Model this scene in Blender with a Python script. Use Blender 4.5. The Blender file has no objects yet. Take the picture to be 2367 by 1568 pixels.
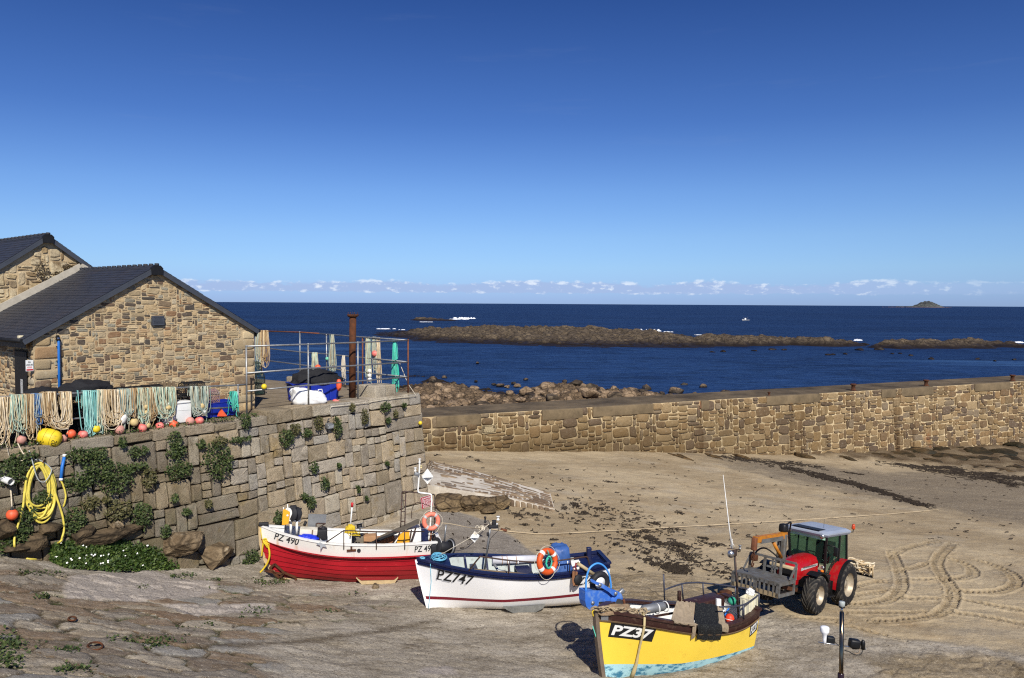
import bpy, bmesh, math, random
import numpy as np
from mathutils import Vector, Matrix, noise as mnoise
random.seed(11)
SC = bpy.context.scene
COL = SC.collection
R = math.radians
PI = math.pi
V = Vector

# ------------------------------------------------------------------ camera (2367 x 1568 reading grid of the photograph)
FPX, CX, CY = 28 / 36 * 2367, 1183.5, 784.0
PITCH, ROLL = math.atan(82 / FPX), 0.0059
_F = V((0, math.cos(PITCH), -math.sin(PITCH)))
_U0 = V((0, math.sin(PITCH), math.cos(PITCH)))
_R0 = V((1, 0, 0))
_U = _U0 * math.cos(ROLL) - _R0 * math.sin(ROLL)
_R = _R0 * math.cos(ROLL) + _U0 * math.sin(ROLL)
cam_d = bpy.data.cameras.new("camera")
cam = bpy.data.objects.new("camera", cam_d)
COL.objects.link(cam)
cam_d.sensor_width = 36
cam_d.lens = 28
cam_d.clip_start = 0.2
cam_d.clip_end = 120000
m = Matrix((_R, _U, -_F)).transposed().to_4x4()
cam.matrix_world = m
SC.camera = cam

def ray(px, py):
    return _F + _R * ((px - CX) / FPX) + _U * ((CY - py) / FPX)
def at(px, py, Y):
    d = ray(px, py); return d * (Y / d.y)
def onz(px, py, z):
    d = ray(px, py); return d * (z / d.z)
def onplane(px, py, p0, n):
    d = ray(px, py); return d * (p0.dot(n) / d.dot(n))
def crop(ox, oy, w, outw):
    s = outw / w
    return lambda x, y: ((ox + x / s) / 1.69709, (oy + y / s) / 1.69709)

SEA = -14.5

# ------------------------------------------------------------------ tags
def tag(o, label=None, cat=None, group=None, kind=None):
    if label: o['label'] = label
    if cat: o['category'] = cat
    if group: o['group'] = group
    if kind: o['kind'] = kind
    return o
def empty(name, loc=(0, 0, 0), rz=0.0, label=None, cat=None, group=None, mat=None):
    o = bpy.data.objects.new(name, None)
    o.empty_display_size = 0.2
    COL.objects.link(o)
    if mat is not None: o.matrix_world = mat
    else:
        o.location = loc; o.rotation_euler = (0, 0, rz)
    return tag(o, label, cat, group)
def copy_tree(o, parent=None):
    c = o.copy(); COL.objects.link(c)
    c.parent = parent
    for ch in [x for x in bpy.data.objects if x.parent == o]: copy_tree(ch, c)
    return c

# ------------------------------------------------------------------ mesh builder
def frame_z(d):
    d = d.normalized()
    a = V((0, 0, 1)) if abs(d.z) < 0.95 else V((1, 0, 0))
    x = a.cross(d).normalized(); y = d.cross(x)
    return x, y, d
class MB:
    def __init__(s): s.v = []; s.f = []; s.m = []; s.s = []
    def add(s, vs, fs, mat=0, smooth=False):
        b = len(s.v)
        s.v.extend([tuple(p) for p in vs])
        for f in fs:
            s.f.append([b + i for i in f]); s.m.append(mat); s.s.append(smooth)
        return s
    def box(s, c, size, rot=None, mat=0, taper=1.0):
        hx, hy, hz = size[0] / 2, size[1] / 2, size[2] / 2
        vs = [V((x * hx * (taper if z > 0 else 1), y * hy * (taper if z > 0 else 1), z * hz)) for z in (-1, 1) for y in (-1, 1) for x in (-1, 1)]
        if rot is not None: vs = [rot @ p for p in vs]
        c = V(c)
        return s.add([c + p for p in vs], [(0, 2, 3, 1), (4, 5, 7, 6), (0, 1, 5, 4), (2, 6, 7, 3), (0, 4, 6, 2), (1, 3, 7, 5)], mat)
    def bbox(s, c, size, rot=None, mat=0, b=0.02):
        """box with chamfered edges"""
        bm = bmesh.new(); bmesh.ops.create_cube(bm, size=1.0)
        for v in bm.verts: v.co = V((v.co.x * size[0], v.co.y * size[1], v.co.z * size[2]))
        bmesh.ops.bevel(bm, geom=bm.edges[:], offset=b, segments=2, affect='EDGES', profile=0.6)
        return s.bm(bm, c, rot, mat, True)
    def bm(s, bm, c=(0, 0, 0), rot=None, mat=0, smooth=True):
        bm.verts.ensure_lookup_table()
        c = V(c)
        vs = [c + ((rot @ v.co) if rot is not None else v.co) for v in bm.verts]
        for i, v in enumerate(bm.verts): v.index = i
        s.add(vs, [[v.index for v in f.verts] for f in bm.faces], mat, smooth)
        bm.free(); return s
    def beam(s, a, b, w, h, mat=0, up=None):
        a, b = V(a), V(b); d = b - a
        up = V(up) if up is not None else (V((0, 0, 1)) if abs(d.normalized().z) < 0.95 else V((0, 1, 0)))
        x = d.cross(up).normalized(); z = x.cross(d).normalized()
        vs = []
        for p in (a, b):
            for i, j in ((-1, -1), (1, -1), (1, 1), (-1, 1)): vs.append(p + x * (i * w / 2) + z * (j * h / 2))
        return s.add(vs, [(0, 3, 2, 1), (4, 5, 6, 7), (0, 1, 5, 4), (1, 2, 6, 5), (2, 3, 7, 6), (3, 0, 4, 7)], mat)
    def tube(s, pts, r, n=6, closed=False, mat=0, cap=True, smooth=True):
        pts = [V(p) for p in pts]
        N = len(pts)
        rs = r if isinstance(r, (list, tuple)) else [r] * N
        vs, fs = [], []
        x = None
        for i, p in enumerate(pts):
            if closed: d = pts[(i + 1) % N] - pts[i - 1]
            else: d = pts[min(i + 1, N - 1)] - pts[max(i - 1, 0)]
            if d.length < 1e-9: d = V((0, 0, 1))
            d.normalize()
            if x is None: x, y, _ = frame_z(d)
            else:
                x = x - d * x.dot(d)
                if x.length < 1e-6: x, y, _ = frame_z(d)
                x.normalize()
            y = d.cross(x)
            for k in range(n):
                a = 2 * PI * k / n
                vs.append(p + (x * math.cos(a) + y * math.sin(a)) * rs[i])
        M = N if closed else N - 1
        for i in range(M):
            j = (i + 1) % N
            for k in range(n):
                l = (k + 1) % n
                fs.append((i * n + k, i * n + l, j * n + l, j * n + k))
        s.add(vs, fs, mat, smooth)
        if cap and not closed:
            b = len(s.v) - len(vs)
            s.f.append([b + k for k in range(n)][::-1]); s.m.append(mat); s.s.append(False)
            s.f.append([b + (N - 1) * n + k for k in range(n)]); s.m.append(mat); s.s.append(False)
        return s
    def cyl(s, a, b, r, n=16, mat=0, r2=None, smooth=True):
        return s.tube([a, b], [r, r if r2 is None else r2], n, mat=mat, smooth=smooth)
    def lathe(s, prof, n=20, c=(0, 0, 0), axis=(0, 0, 1), mat=0, smooth=True):
        x, y, z = frame_z(V(axis)); c = V(c)
        vs, fs = [], []
        for r, h in prof:
            for k in range(n):
                a = 2 * PI * k / n
                vs.append(c + z * h + (x * math.cos(a) + y * math.sin(a)) * max(r, 1e-4))
        for i in range(len(prof) - 1):
            for k in range(n):
                l = (k + 1) % n
                fs.append((i * n + k, i * n + l, (i + 1) * n + l, (i + 1) * n + k))
        return s.add(vs, fs, mat, smooth)
    def sphere(s, c, r, sc=(1, 1, 1), n=14, mat=0, rot=None):
        prof = []
        vs, fs = [], []
        H = n // 2 + 1
        for i in range(H):
            t = PI * i / (H - 1)
            for k in range(n):
                a = 2 * PI * k / n
                q = V((math.sin(t) * math.cos(a) * sc[0], math.sin(t) * math.sin(a) * sc[1], math.cos(t) * sc[2])) * r
                vs.append(V(c) + (rot @ q if rot is not None else q))
        for i in range(H - 1):
            for k in range(n):
                l = (k + 1) % n
                fs.append((i * n + k, (i + 1) * n + k, (i + 1) * n + l, i * n + l))
        return s.add(vs, fs, mat, True)
    def torus(s, c, Rr, r, axis=(0, 0, 1), n=28, k=10, mat=0, a0=0.0, a1=2 * PI):
        x, y, z = frame_z(V(axis)); c = V(c)
        full = abs(a1 - a0 - 2 * PI) < 1e-6
        N = n if full else n + 1
        pts = [c + (x * math.cos(a0 + (a1 - a0) * i / n) + y * math.sin(a0 + (a1 - a0) * i / n)) * Rr for i in range(N)]
        return s.tube(pts, r, k, closed=full, mat=mat)
    def prism(s, poly, o, ex, ey, depth, mat=0, mat_side=None):
        """polygon (2-D) in frame o, ex, ey, thickened by depth along ex x ey"""
        o, ex, ey = V(o), V(ex), V(ey)
        nz = ex.cross(ey).normalized()
        a = [o + ex * p[0] + ey * p[1] for p in poly]
        b = [q + nz * depth for q in a]
        n = len(poly)
        s.add(a + b, [list(range(n))[::-1], list(range(n, 2 * n))], mat)
        s.add(a + b, [(i, (i + 1) % n, n + (i + 1) % n, n + i) for i in range(n)], mat if mat_side is None else mat_side)
        return s
    def grid(s, P, mat=0, smooth=True, flip=False):
        """P: rows of points"""
        r, c = len(P), len(P[0])
        vs = [q for row in P for q in row]
        fs = []
        for i in range(r - 1):
            for j in range(c - 1):
                q = (i * c + j, i * c + j + 1, (i + 1) * c + j + 1, (i + 1) * c + j)
                fs.append(q[::-1] if flip else q)
        return s.add(vs, fs, mat, smooth)
    def build(s, name, mats, parent=None, loc=None):
        me = bpy.data.meshes.new(name)
        me.from_pydata(s.v, [], s.f)
        for mm in (mats if isinstance(mats, (list, tuple)) else [mats]): me.materials.append(mm)
        me.polygons.foreach_set('material_index', s.m)
        me.polygons.foreach_set('use_smooth', s.s)
        me.update()
        o = bpy.data.objects.new(name, me)
        COL.objects.link(o)
        if parent is not None: o.parent = parent
        if loc is not None: o.location = loc
        return o
def thing(o, label, cat, group=None): return tag(o, label, cat, group)

def np_mesh(name, verts, quads, mat, smooth=True, attrs=None):
    me = bpy.data.meshes.new(name)
    nv, nf = len(verts), len(quads)
    me.vertices.add(nv); me.vertices.foreach_set('co', np.asarray(verts, np.float32).ravel())
    me.loops.add(nf * 4); me.loops.foreach_set('vertex_index', np.asarray(quads, np.int32).ravel())
    me.polygons.add(nf); me.polygons.foreach_set('loop_start', np.arange(0, nf * 4, 4, dtype=np.int32))
    me.polygons.foreach_set('use_smooth', np.full(nf, smooth))
    me.update(calc_edges=True)
    for k, a in (attrs or {}).items():
        at_ = me.attributes.new(k, 'FLOAT', 'POINT'); at_.data.foreach_set('value', np.asarray(a, np.float32))
    me.materials.append(mat)
    o = bpy.data.objects.new(name, me); COL.objects.link(o)
    return o
def grid_quads(r, c):
    i, j = np.meshgrid(np.arange(r - 1), np.arange(c - 1), indexing='ij')
    a = (i * c + j).ravel()
    return np.stack([a, a + 1, a + c + 1, a + c], 1)

# ------------------------------------------------------------------ numpy noise
def _h(ix, iy, seed):
    h = (ix.astype(np.int64) * 374761393 + iy.astype(np.int64) * 668265263 + seed * 974634777) & 0xFFFFFFFF
    h = ((h ^ (h >> 13)) * 1274126177) & 0xFFFFFFFF
    h = ((h ^ (h >> 16)) * 2246822519) & 0xFFFFFFFF
    return ((h ^ (h >> 15)) & 0xFFFFFF) / float(0xFFFFFF)
def vnoise(x, y, seed=0):
    ix, iy = np.floor(x), np.floor(y)
    fx, fy = x - ix, y - iy
    fx, fy = fx * fx * (3 - 2 * fx), fy * fy * (3 - 2 * fy)
    a, b, c, d = _h(ix, iy, seed), _h(ix + 1, iy, seed), _h(ix, iy + 1, seed), _h(ix + 1, iy + 1, seed)
    return (a * (1 - fx) + b * fx) * (1 - fy) + (c * (1 - fx) + d * fx) * fy
def fbm(x, y, o=4, seed=0, g=0.5):
    t, a, n = 0, 1.0, 0
    for k in range(o):
        t = t + a * (vnoise(x * 2 ** k, y * 2 ** k, seed + k * 17) - 0.5); n += a; a *= g
    return t / n * 2
def voro(x, y, seed=0, jit=0.85):
    ix, iy = np.floor(x), np.floor(y)
    f1 = np.full(x.shape, 9.0); f2 = f1.copy(); idv = np.zeros(x.shape)
    for dx in (-1, 0, 1):
        for dy in (-1, 0, 1):
            cx, cy = ix + dx, iy + dy
            px = cx + 0.5 + (_h(cx, cy, seed) - 0.5) * jit; py = cy + 0.5 + (_h(cx, cy, seed + 5) - 0.5) * jit
            d = np.hypot(px - x, py - y)
            nid = _h(cx, cy, seed + 9)
            m1 = d < f1
            f2 = np.where(m1, f1, np.minimum(f2, d)); idv = np.where(m1, nid, idv); f1 = np.where(m1, d, f1)
    return f1, f2, idv
def sstep(a, b, x):
    t = np.clip((x - a) / (b - a), 0, 1); return t * t * (3 - 2 * t)
def poly_sd(X, Y, poly):
    """signed distance to polygon, positive inside"""
    d = np.full(X.shape, 1e9); inside = np.zeros(X.shape, bool)
    n = len(poly)
    for i in range(n):
        ax, ay = poly[i]; bx, by = poly[(i + 1) % n]
        ex, ey = bx - ax, by - ay
        t = np.clip(((X - ax) * ex + (Y - ay) * ey) / (ex * ex + ey * ey + 1e-12), 0, 1)
        d = np.minimum(d, np.hypot(X - ax - t * ex, Y - ay - t * ey))
        c = ((ay > Y) != (by > Y)) & (X < (bx - ax) * (Y - ay) / (by - ay + 1e-12) + ax)
        inside ^= c
    return np.where(inside, d, -d)

# ------------------------------------------------------------------ materials
def lin(c):
    c = c / 255.0
    return c / 12.92 if c <= 0.04045 else ((c + 0.055) / 1.055) ** 2.4
def rgb(r, g, b): return (lin(r), lin(g), lin(b), 1)
class NT:
    """small helper for node trees"""
    def __init__(s, name):
        s.mat = bpy.data.materials.new(name); s.mat.use_nodes = True
        s.t = s.mat.node_tree; s.n = s.t.nodes; s.p = s.n['Principled BSDF']
        s.tc = s.n.new('ShaderNodeTexCoord')
    def link(s, a, b): s.t.links.new(a, b)
    def inp(s, sock, v):
        if isinstance(v, bpy.types.NodeSocket): s.link(v, sock)
        elif isinstance(v, (int, float)) and hasattr(sock.default_value, '__len__'): sock.default_value = [v] * len(sock.default_value)
        else: sock.default_value = v
    def noise(s, scale, detail=4, rough=0.6, vec=None, sx=None, out='Fac', dist=0.0):
        n = s.n.new('ShaderNodeTexNoise'); n.inputs['Scale'].default_value = scale
        n.inputs['Detail'].default_value = detail; n.inputs['Roughness'].default_value = rough; n.inputs['Distortion'].default_value = dist
        s.link(s.vec(vec, sx), n.inputs['Vector']); return n.outputs[out]
    def vec(s, vec=None, sx=None, loc=None, rot=None):
        v = vec if vec is not None else s.tc.outputs['Object']
        if sx is None and rot is None and loc is None: return v
        mp = s.n.new('ShaderNodeMapping'); s.link(v, mp.inputs['Vector'])
        if sx is not None: mp.inputs['Scale'].default_value = sx
        if rot is not None: mp.inputs['Rotation'].default_value = rot
        if loc is not None: mp.inputs['Location'].default_value = loc
        return mp.outputs[0]
    def voro(s, scale, feature='F1', vec=None, sx=None, out='Distance', rand=1.0):
        n = s.n.new('ShaderNodeTexVoronoi'); n.feature = feature; n.inputs['Scale'].default_value = scale
        n.inputs['Randomness'].default_value = rand
        s.link(s.vec(vec, sx), n.inputs['Vector']); return n.outputs[out]
    def ramp(s, fac, stops, interp='LINEAR'):
        n = s.n.new('ShaderNodeValToRGB'); n.color_ramp.interpolation = interp
        e = n.color_ramp.elements
        while len(e) > 1: e.remove(e[-1])
        for i, (p, c) in enumerate(stops):
            el = e[0] if i == 0 else e.new(p)
            el.position = p; el.color = c if len(c) == 4 else (*c, 1)
        s.inp(n.inputs['Fac'], fac); return n.outputs['Color']
    def mix(s, fac, a, b, mode='MIX'):
        n = s.n.new('ShaderNodeMix'); n.data_type = 'RGBA'; n.blend_type = mode; n.clamp_factor = True
        s.inp(n.inputs[0], fac); s.inp(n.inputs[6], a); s.inp(n.inputs[7], b); return n.outputs[2]
    def math(s, op, a, b=0.0, c=0.0):
        n = s.n.new('ShaderNodeMath'); n.operation = op
        for i, q in enumerate((a, b, c)): s.inp(n.inputs[i], q)
        return n.outputs[0]
    def rng(s, v, a, b, c=0.0, d=1.0, smooth=False):
        n = s.n.new('ShaderNodeMapRange'); n.clamp = True
        if smooth: n.interpolation_type = 'SMOOTHSTEP'
        for i, q in enumerate((v, a, b, c, d)): s.inp(n.inputs[i], q)
        return n.outputs[0]
    def attr(s, name):
        n = s.n.new('ShaderNodeAttribute'); n.attribute_name = name; return n.outputs['Fac']
    def island(s):
        return s.n.new('ShaderNodeNewGeometry').outputs['Random Per Island']
    def sep(s, v=None):
        n = s.n.new('ShaderNodeSeparateXYZ'); s.link(v if v is not None else s.tc.outputs['Object'], n.inputs[0]); return n.outputs
    def bump(s, h, strength=0.5, dist=0.02, nrm=None):
        n = s.n.new('ShaderNodeBump'); n.inputs['Strength'].default_value = strength; n.inputs['Distance'].default_value = dist
        s.inp(n.inputs['Height'], h)
        if nrm is not None: s.link(nrm, n.inputs['Normal'])
        return n.outputs[0]
    def done(s, col=None, rough=None, metal=None, spec=None, nrm=None):
        p = s.p
        if col is not None: s.inp(p.inputs['Base Color'], col)
        if rough is not None: s.inp(p.inputs['Roughness'], rough)
        if metal is not None: s.inp(p.inputs['Metallic'], metal)
        if spec is not None: s.inp(p.inputs['Specular IOR Level'], spec)
        if nrm is not None: s.link(nrm, p.inputs['Normal'])
        return s.mat
def mul(c, k): return (min(c[0] * k, 1), min(c[1] * k, 1), min(c[2] * k, 1), 1)
_mc = {}
def mat(name, col, rough=0.6, metal=0.0, var=0.25, vs=4.0, bump=0.0, bs=40.0, spec=0.4, dirt=0.0, dcol=(70, 60, 45), ds=7.0):
    """paint, plastic, metal, cloth: base colour with soft variation, optional blotches of dirt and bump"""
    if name in _mc: return _mc[name]
    n = NT(name); c = rgb(*col)
    v = n.noise(vs, 5, 0.6)
    out = n.ramp(v, [(0.25, mul(c, 1 - var)), (0.75, mul(c, 1 + var * 0.6))])
    if dirt > 0:
        d = n.rng(n.noise(ds, 6, 0.65), 0.62 - dirt * 0.35, 0.75, 0, 0.9)
        out = n.mix(d, out, rgb(*dcol))
    nr = None
    if bump > 0: nr = n.bump(n.noise(bs, 4, 0.6), min(1, bump), 0.02)
    n.done(out, n.rng(n.noise(vs * 2, 3), 0.2, 0.8, rough * 0.85, min(1, rough * 1.15)), metal, spec, nr)
    _mc[name] = n.mat
    return n.mat
# ------------------------------------------------------------------ light and sky
SUN_EL, SUN_AZ = 41.0, 12.0                      # sun behind the camera, a little to the right
sd = bpy.data.lights.new("sun", 'SUN'); sd.energy = 5.0; sd.angle = R(0.5); sd.color = (1.0, 0.95, 0.86)
sun = bpy.data.objects.new("sun", sd); COL.objects.link(sun)
_s = V((math.sin(R(SUN_AZ)) * math.cos(R(SUN_EL)), -math.cos(R(SUN_AZ)) * math.cos(R(SUN_EL)), math.sin(R(SUN_EL))))
sun.rotation_euler = _s.to_track_quat('Z', 'Y').to_euler()
W = bpy.data.worlds.new("World"); SC.world = W; W.use_nodes = True
wt = W.node_tree; wn = wt.nodes; bg = wn['Background']
def wl(a, b): wt.links.new(a, b)
sky = wn.new('ShaderNodeTexSky'); sky.sky_type = 'NISHITA'; sky.sun_disc = False
sky.sun_elevation = R(SUN_EL); sky.sun_rotation = R(180 - SUN_AZ)
sky.altitude = 20; sky.air_density = 1.0; sky.dust_density = 0.25; sky.ozone_density = 3.0
def wmath(op, a, b=0.0, c=0.0):
    n = wn.new('ShaderNodeMath'); n.operation = op
    for i, q in enumerate((a, b, c)):
        if isinstance(q, bpy.types.NodeSocket): wl(q, n.inputs[i])
        else: n.inputs[i].default_value = q
    return n.outputs[0]
def wrange(v, a, b, c=0.0, d=1.0):
    n = wn.new('ShaderNodeMapRange'); n.interpolation_type = 'SMOOTHSTEP'
    for i, q in enumerate((v, a, b, c, d)):
        if isinstance(q, bpy.types.NodeSocket): wl(q, n.inputs[i])
        else: n.inputs[i].default_value = q
    return n.outputs[0]
def wmix(f, a, b):
    n = wn.new('ShaderNodeMix'); n.data_type = 'RGBA'
    for i, q in ((0, f), (6, a), (7, b)):
        if isinstance(q, bpy.types.NodeSocket): wl(q, n.inputs[i])
        else: n.inputs[i].default_value = q
    return n.outputs[2]
def wnoise(vec, scale, det, rough=0.6):
    n = wn.new('ShaderNodeTexNoise'); n.inputs['Scale'].default_value = scale; n.inputs['Detail'].default_value = det; n.inputs['Roughness'].default_value = rough
    wl(vec, n.inputs['Vector']); return n.outputs['Fac']
tc = wn.new('ShaderNodeTexCoord'); sp = wn.new('ShaderNodeSeparateXYZ'); wl(tc.outputs['Generated'], sp.inputs[0])
az = wmath('ARCTAN2', sp.outputs[0], sp.outputs[1])
el = wmath('ARCSINE', sp.outputs[2])
def wcomb(a, b, c=0.0):
    n = wn.new('ShaderNodeCombineXYZ')
    for i, q in enumerate((a, b, c)):
        if isinstance(q, bpy.types.NodeSocket): wl(q, n.inputs[i])
        else: n.inputs[i].default_value = q
    return n.outputs[0]
# clear, polarised late-summer blue: tint of the sky by height above the horizon
def _t(meas, want): return [lin(b) / lin(a) for a, b in zip(meas, want)]
_st = [(690, _t((226, 232, 205), (152, 188, 232))), (620, _t((221, 238, 228), (163, 206, 246))), (550, _t((194, 224, 236), (146, 194, 247))), (450, _t((166, 202, 230), (118, 168, 234))),
       (300, _t((139, 174, 212), (80, 125, 200))), (150, _t((121, 155, 195), (59, 100, 174))), (5, _t((109, 141, 181), (45, 82, 150)))]
rp = wn.new('ShaderNodeValToRGB'); ee = rp.color_ramp.elements
wl(wmath('MULTIPLY', el, 2.0), rp.inputs['Fac'])
for i, (y, c) in enumerate(_st):
    e_ = ee[i] if i < 2 else ee.new(0.5)
    e_.position = max(0, (702 - y) / FPX * 2.0); e_.color = (c[0] / 2, c[1] / 2, c[2] / 2, 1)
mt = wn.new('ShaderNodeMix'); mt.data_type = 'RGBA'; mt.blend_type = 'MULTIPLY'; mt.inputs[0].default_value = 1.0
wl(sky.outputs[0], mt.inputs[6]); wl(rp.outputs[0], mt.inputs[7])
mt2 = wn.new('ShaderNodeVectorMath'); mt2.operation = 'SCALE'; wl(mt.outputs[2], mt2.inputs[0]); mt2.inputs['Scale'].default_value = 2.0 * 2 ** -0.16
skycol = mt2.outputs[0]
# low bank of small cumulus far out above the horizon
cvec = wcomb(wmath('MULTIPLY', az, 34.0), wmath('MULTIPLY', el, 74.0), 0.0)
big = wnoise(wcomb(wmath('MULTIPLY', az, 5.0), wmath('MULTIPLY', el, 12.0), 3.0), 1.0, 2)
n1 = wnoise(cvec, 1.7, 8, 0.62)
lvl = wmath('ADD', n1, wmath('MULTIPLY', big, 0.5))
lo = wrange(el, 0.007, 0.016); hi = wrange(wmath('ADD', el, wmath('MULTIPLY', wmath('SUBTRACT', big, 0.5), -0.03)), 0.022, 0.038, 1.0, 0.0)
band = wmath('MULTIPLY', lo, hi)
azf = wrange(az, 0.30, 0.62, 1.0, 0.25)
dens = wmath('MULTIPLY', wrange(wmath('ADD', lvl, wmath('MULTIPLY', wmath('SUBTRACT', band, 0.5), 0.8)), 0.82, 1.04), wmath('MULTIPLY', band, azf))
top = wrange(wmath('SUBTRACT', n1, wmath('MULTIPLY', wrange(el, 0.020, 0.036), -0.26)), 0.53, 0.70)
ccol = wmix(top, (3.5, 4.6, 7.1, 1), (7.4, 8.0, 9.0, 1))
skycol = wmix(wmath('MULTIPLY', dens, 0.85), skycol, ccol)
# thin high wisps
wis = wnoise(wcomb(wmath('ADD', wmath('MULTIPLY', az, 2.5), wmath('MULTIPLY', el, -3.0)), wmath('MULTIPLY', el, 22.0), 7.0), 1.3, 6)
wisp = wmath('MULTIPLY', wrange(wis, 0.58, 0.8), wmath('MULTIPLY', wrange(el, 0.12, 0.25), 0.07))
skycol = wmix(wisp, skycol, (4.0, 4.4, 5.0, 1))
wl(skycol, bg.inputs['Color']); bg.inputs['Strength'].default_value = 0.10
SC.view_settings.view_transform = 'Standard'; SC.view_settings.look = 'None'
SC.view_settings.exposure = 0.16; SC.view_settings.gamma = 1.0

# ------------------------------------------------------------------ shape of the ground
WA, WB = V((-15.5, 24.1, 0)), V((-4.49, 38.8, 0))           # top edge of the quay wall, left end to corner
WDIR = (WB - WA).normalized(); WN = V((WDIR.y, -WDIR.x, 0))  # WN: out of the wall face
WLEN = (WB - WA).length
PA, PB = V((-5.2, 52.3, 0)), V((51.3, 79.8, 0))              # inner edge of the pier
PDIR = (PB - PA).normalized(); PN = V((PDIR.y, -PDIR.x, 0))
QZ, PZT = -4.45, -7.5
_cp = [(0, 1290, -7.7), (0, 1430, -7.4), (0, 1568, -6.9), (300, 1312, -9.1), (560, 1307, -10.0), (1012, 1178, -9.9),
       (500, 1440, -8.95), (300, 1568, -7.65), (700, 1568, -8.7), (1183, 1568, -9.75), (1700, 1575, -10.25), (2367, 1568, -10.6),
       (620, 1342, -9.95), (800, 1364, -10.16), (980, 1356, -10.25), (990, 1414, -10.16), (1200, 1424, -10.28), (1340, 1404, -10.38), (1400, 1590, -10.15),
       (1890, 1415, -10.5), (1952, 1396, -10.8), (2367, 1400, -10.95), (2367, 1250, -11.6), (2367, 1110, -13.05),
       (1500, 1200, -10.7), (1850, 1200, -11.15), (2100, 1180, -11.8), (1850, 1053, -12.5), (1500, 1046, -11.1), (1000, 1040, -9.75), (1250, 1045, -10.4),
       (2100, 1044, -13.2), (2367, 1032, -13.9), (1010, 1064, -9.75), (1270, 1138, -10.2), (1100, 1195, -10.1), (1285, 1185, -10.4),
       (150, 1380, -8.1), (800, 1450, -9.5), (2150, 1480, -10.65)]
_C = np.array([tuple(onz(*q)) for q in _cp] + [(5.0, 8.0, -7.6), (20.0, 10.0, -9.3), (-4.0, 9.0, -6.3), (45.0, 35.0, -12.6), (-20.0, 20.0, -7.0), (-14, 10, -5.9)])
def _phi(r2): return np.where(r2 > 1e-9, 0.5 * r2 * np.log(r2 + 1e-12), 0.0)
_n = len(_C)
_K = _phi((_C[:, None, 0] - _C[None, :, 0]) ** 2 + (_C[:, None, 1] - _C[None, :, 1]) ** 2) + np.eye(_n) * 1.5
_Pm = np.concatenate([np.ones((_n, 1)), _C[:, :2]], 1)
_A = np.block([[_K, _Pm], [_Pm.T, np.zeros((3, 3))]])
_w = np.linalg.solve(_A, np.concatenate([_C[:, 2], np.zeros(3)]))
def gzs(X, Y):
    X = np.asarray(X, float); Y = np.asarray(Y, float)
    out = _w[_n] + _w[_n + 1] * X + _w[_n + 2] * Y
    for i in range(_n):
        out = out + _w[i] * _phi((X - _C[i, 0]) ** 2 + (Y - _C[i, 1]) ** 2)
    return np.clip(out, -15.2, -5.0)
_tx, _ty = np.arange(-70, 115, .25), np.arange(2, 100, .25)
_T = gzs(*np.meshgrid(_tx, _ty)).tolist()
def gz(x, y):
    a = min(max((x + 70) / .25, 0), len(_tx) - 1.001); b = min(max((y - 2) / .25, 0), len(_ty) - 1.001)
    i, j = int(a), int(b); a -= i; b -= j
    return (_T[j][i] * (1 - a) + _T[j][i + 1] * a) * (1 - b) + (_T[j + 1][i] * (1 - a) + _T[j + 1][i + 1] * a) * b
def ground(px, py):
    z = -10.0
    for _ in range(25):
        p = onz(px, py, z); z = z * 0.4 + gz(p.x, p.y) * 0.6
    p = onz(px, py, z); return V((p.x, p.y, gz(p.x, p.y)))
def gpoly(pts): return [tuple(ground(*q)[:2]) for q in pts]

# grid lines: fine where the place is seen close
def lines(segs):
    out = [np.arange(a, b, d) for a, b, d in segs]; out.append(np.array([segs[-1][1]])); return np.concatenate(out)
gx = lines([(-60, -19, 1.0), (-19, 8.5, 0.075), (8.5, 23.5, 0.045), (23.5, 30, 0.12), (30, 110, 0.6)])
gy = lines([(3, 13.5, 0.5), (13.5, 24.5, 0.07), (24.5, 36, 0.05), (36, 60, 0.14), (60, 96, 0.3)])
GX, GY = np.meshgrid(gx, gy)
GZ = gzs(GX, GY)
# beyond the pier and behind the quay the sand drops away below the sea
dp = (GX - PA.x) * -PN.x + (GY - PA.y) * -PN.y
GZ = GZ - sstep(1.0, 3.0, dp) * 6.0
# regions
cob = gpoly([(-60, 1700), (-60, 1335), (60, 1320), (300, 1335), (500, 1345), (760, 1385), (900, 1400), (780, 1440), (620, 1470), (560, 1500), (640, 1540), (600, 1700)])
conc = gpoly([(1005, 1172), (1130, 1205), (1185, 1245), (1270, 1300), (1300, 1330), (1050, 1360), (960, 1290)])
lowslip = gpoly([(-100, 1275), (400, 1290), (640, 1262), (880, 1215), (1008, 1160), (1040, 1215), (1100, 1290), (1290, 1325), (1440, 1330), (1600, 1350), (1720, 1395), (1850, 1437), (2010, 1470), (2180, 1490), (2450, 1520), (2450, 1800), (-100, 1800)])
rockflat = gpoly([(1320, 1330), (1500, 1318), (1640, 1350), (1700, 1400), (1500, 1460), (1290, 1440)])
rockend = gpoly([(2010, 1530), (2200, 1512), (2450, 1545), (2450, 1700), (1960, 1700)])
wob = fbm(GX * 0.9, GY * 0.9, 4, 3) * 0.7
mcob = sstep(-0.5, 0.5, poly_sd(GX, GY, cob) + wob)
mconc = sstep(-0.15, 0.15, poly_sd(GX, GY, conc) + wob * 0.25)
mslip = np.maximum(sstep(-0.45, 0.45, poly_sd(GX, GY, lowslip) + wob * 0.8), mconc)
mrock = np.maximum(sstep(-0.5, 0.5, poly_sd(GX, GY, rockflat) + wob), sstep(-0.4, 0.4, poly_sd(GX, GY, rockend) + wob)) * (1 - mconc)
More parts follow.
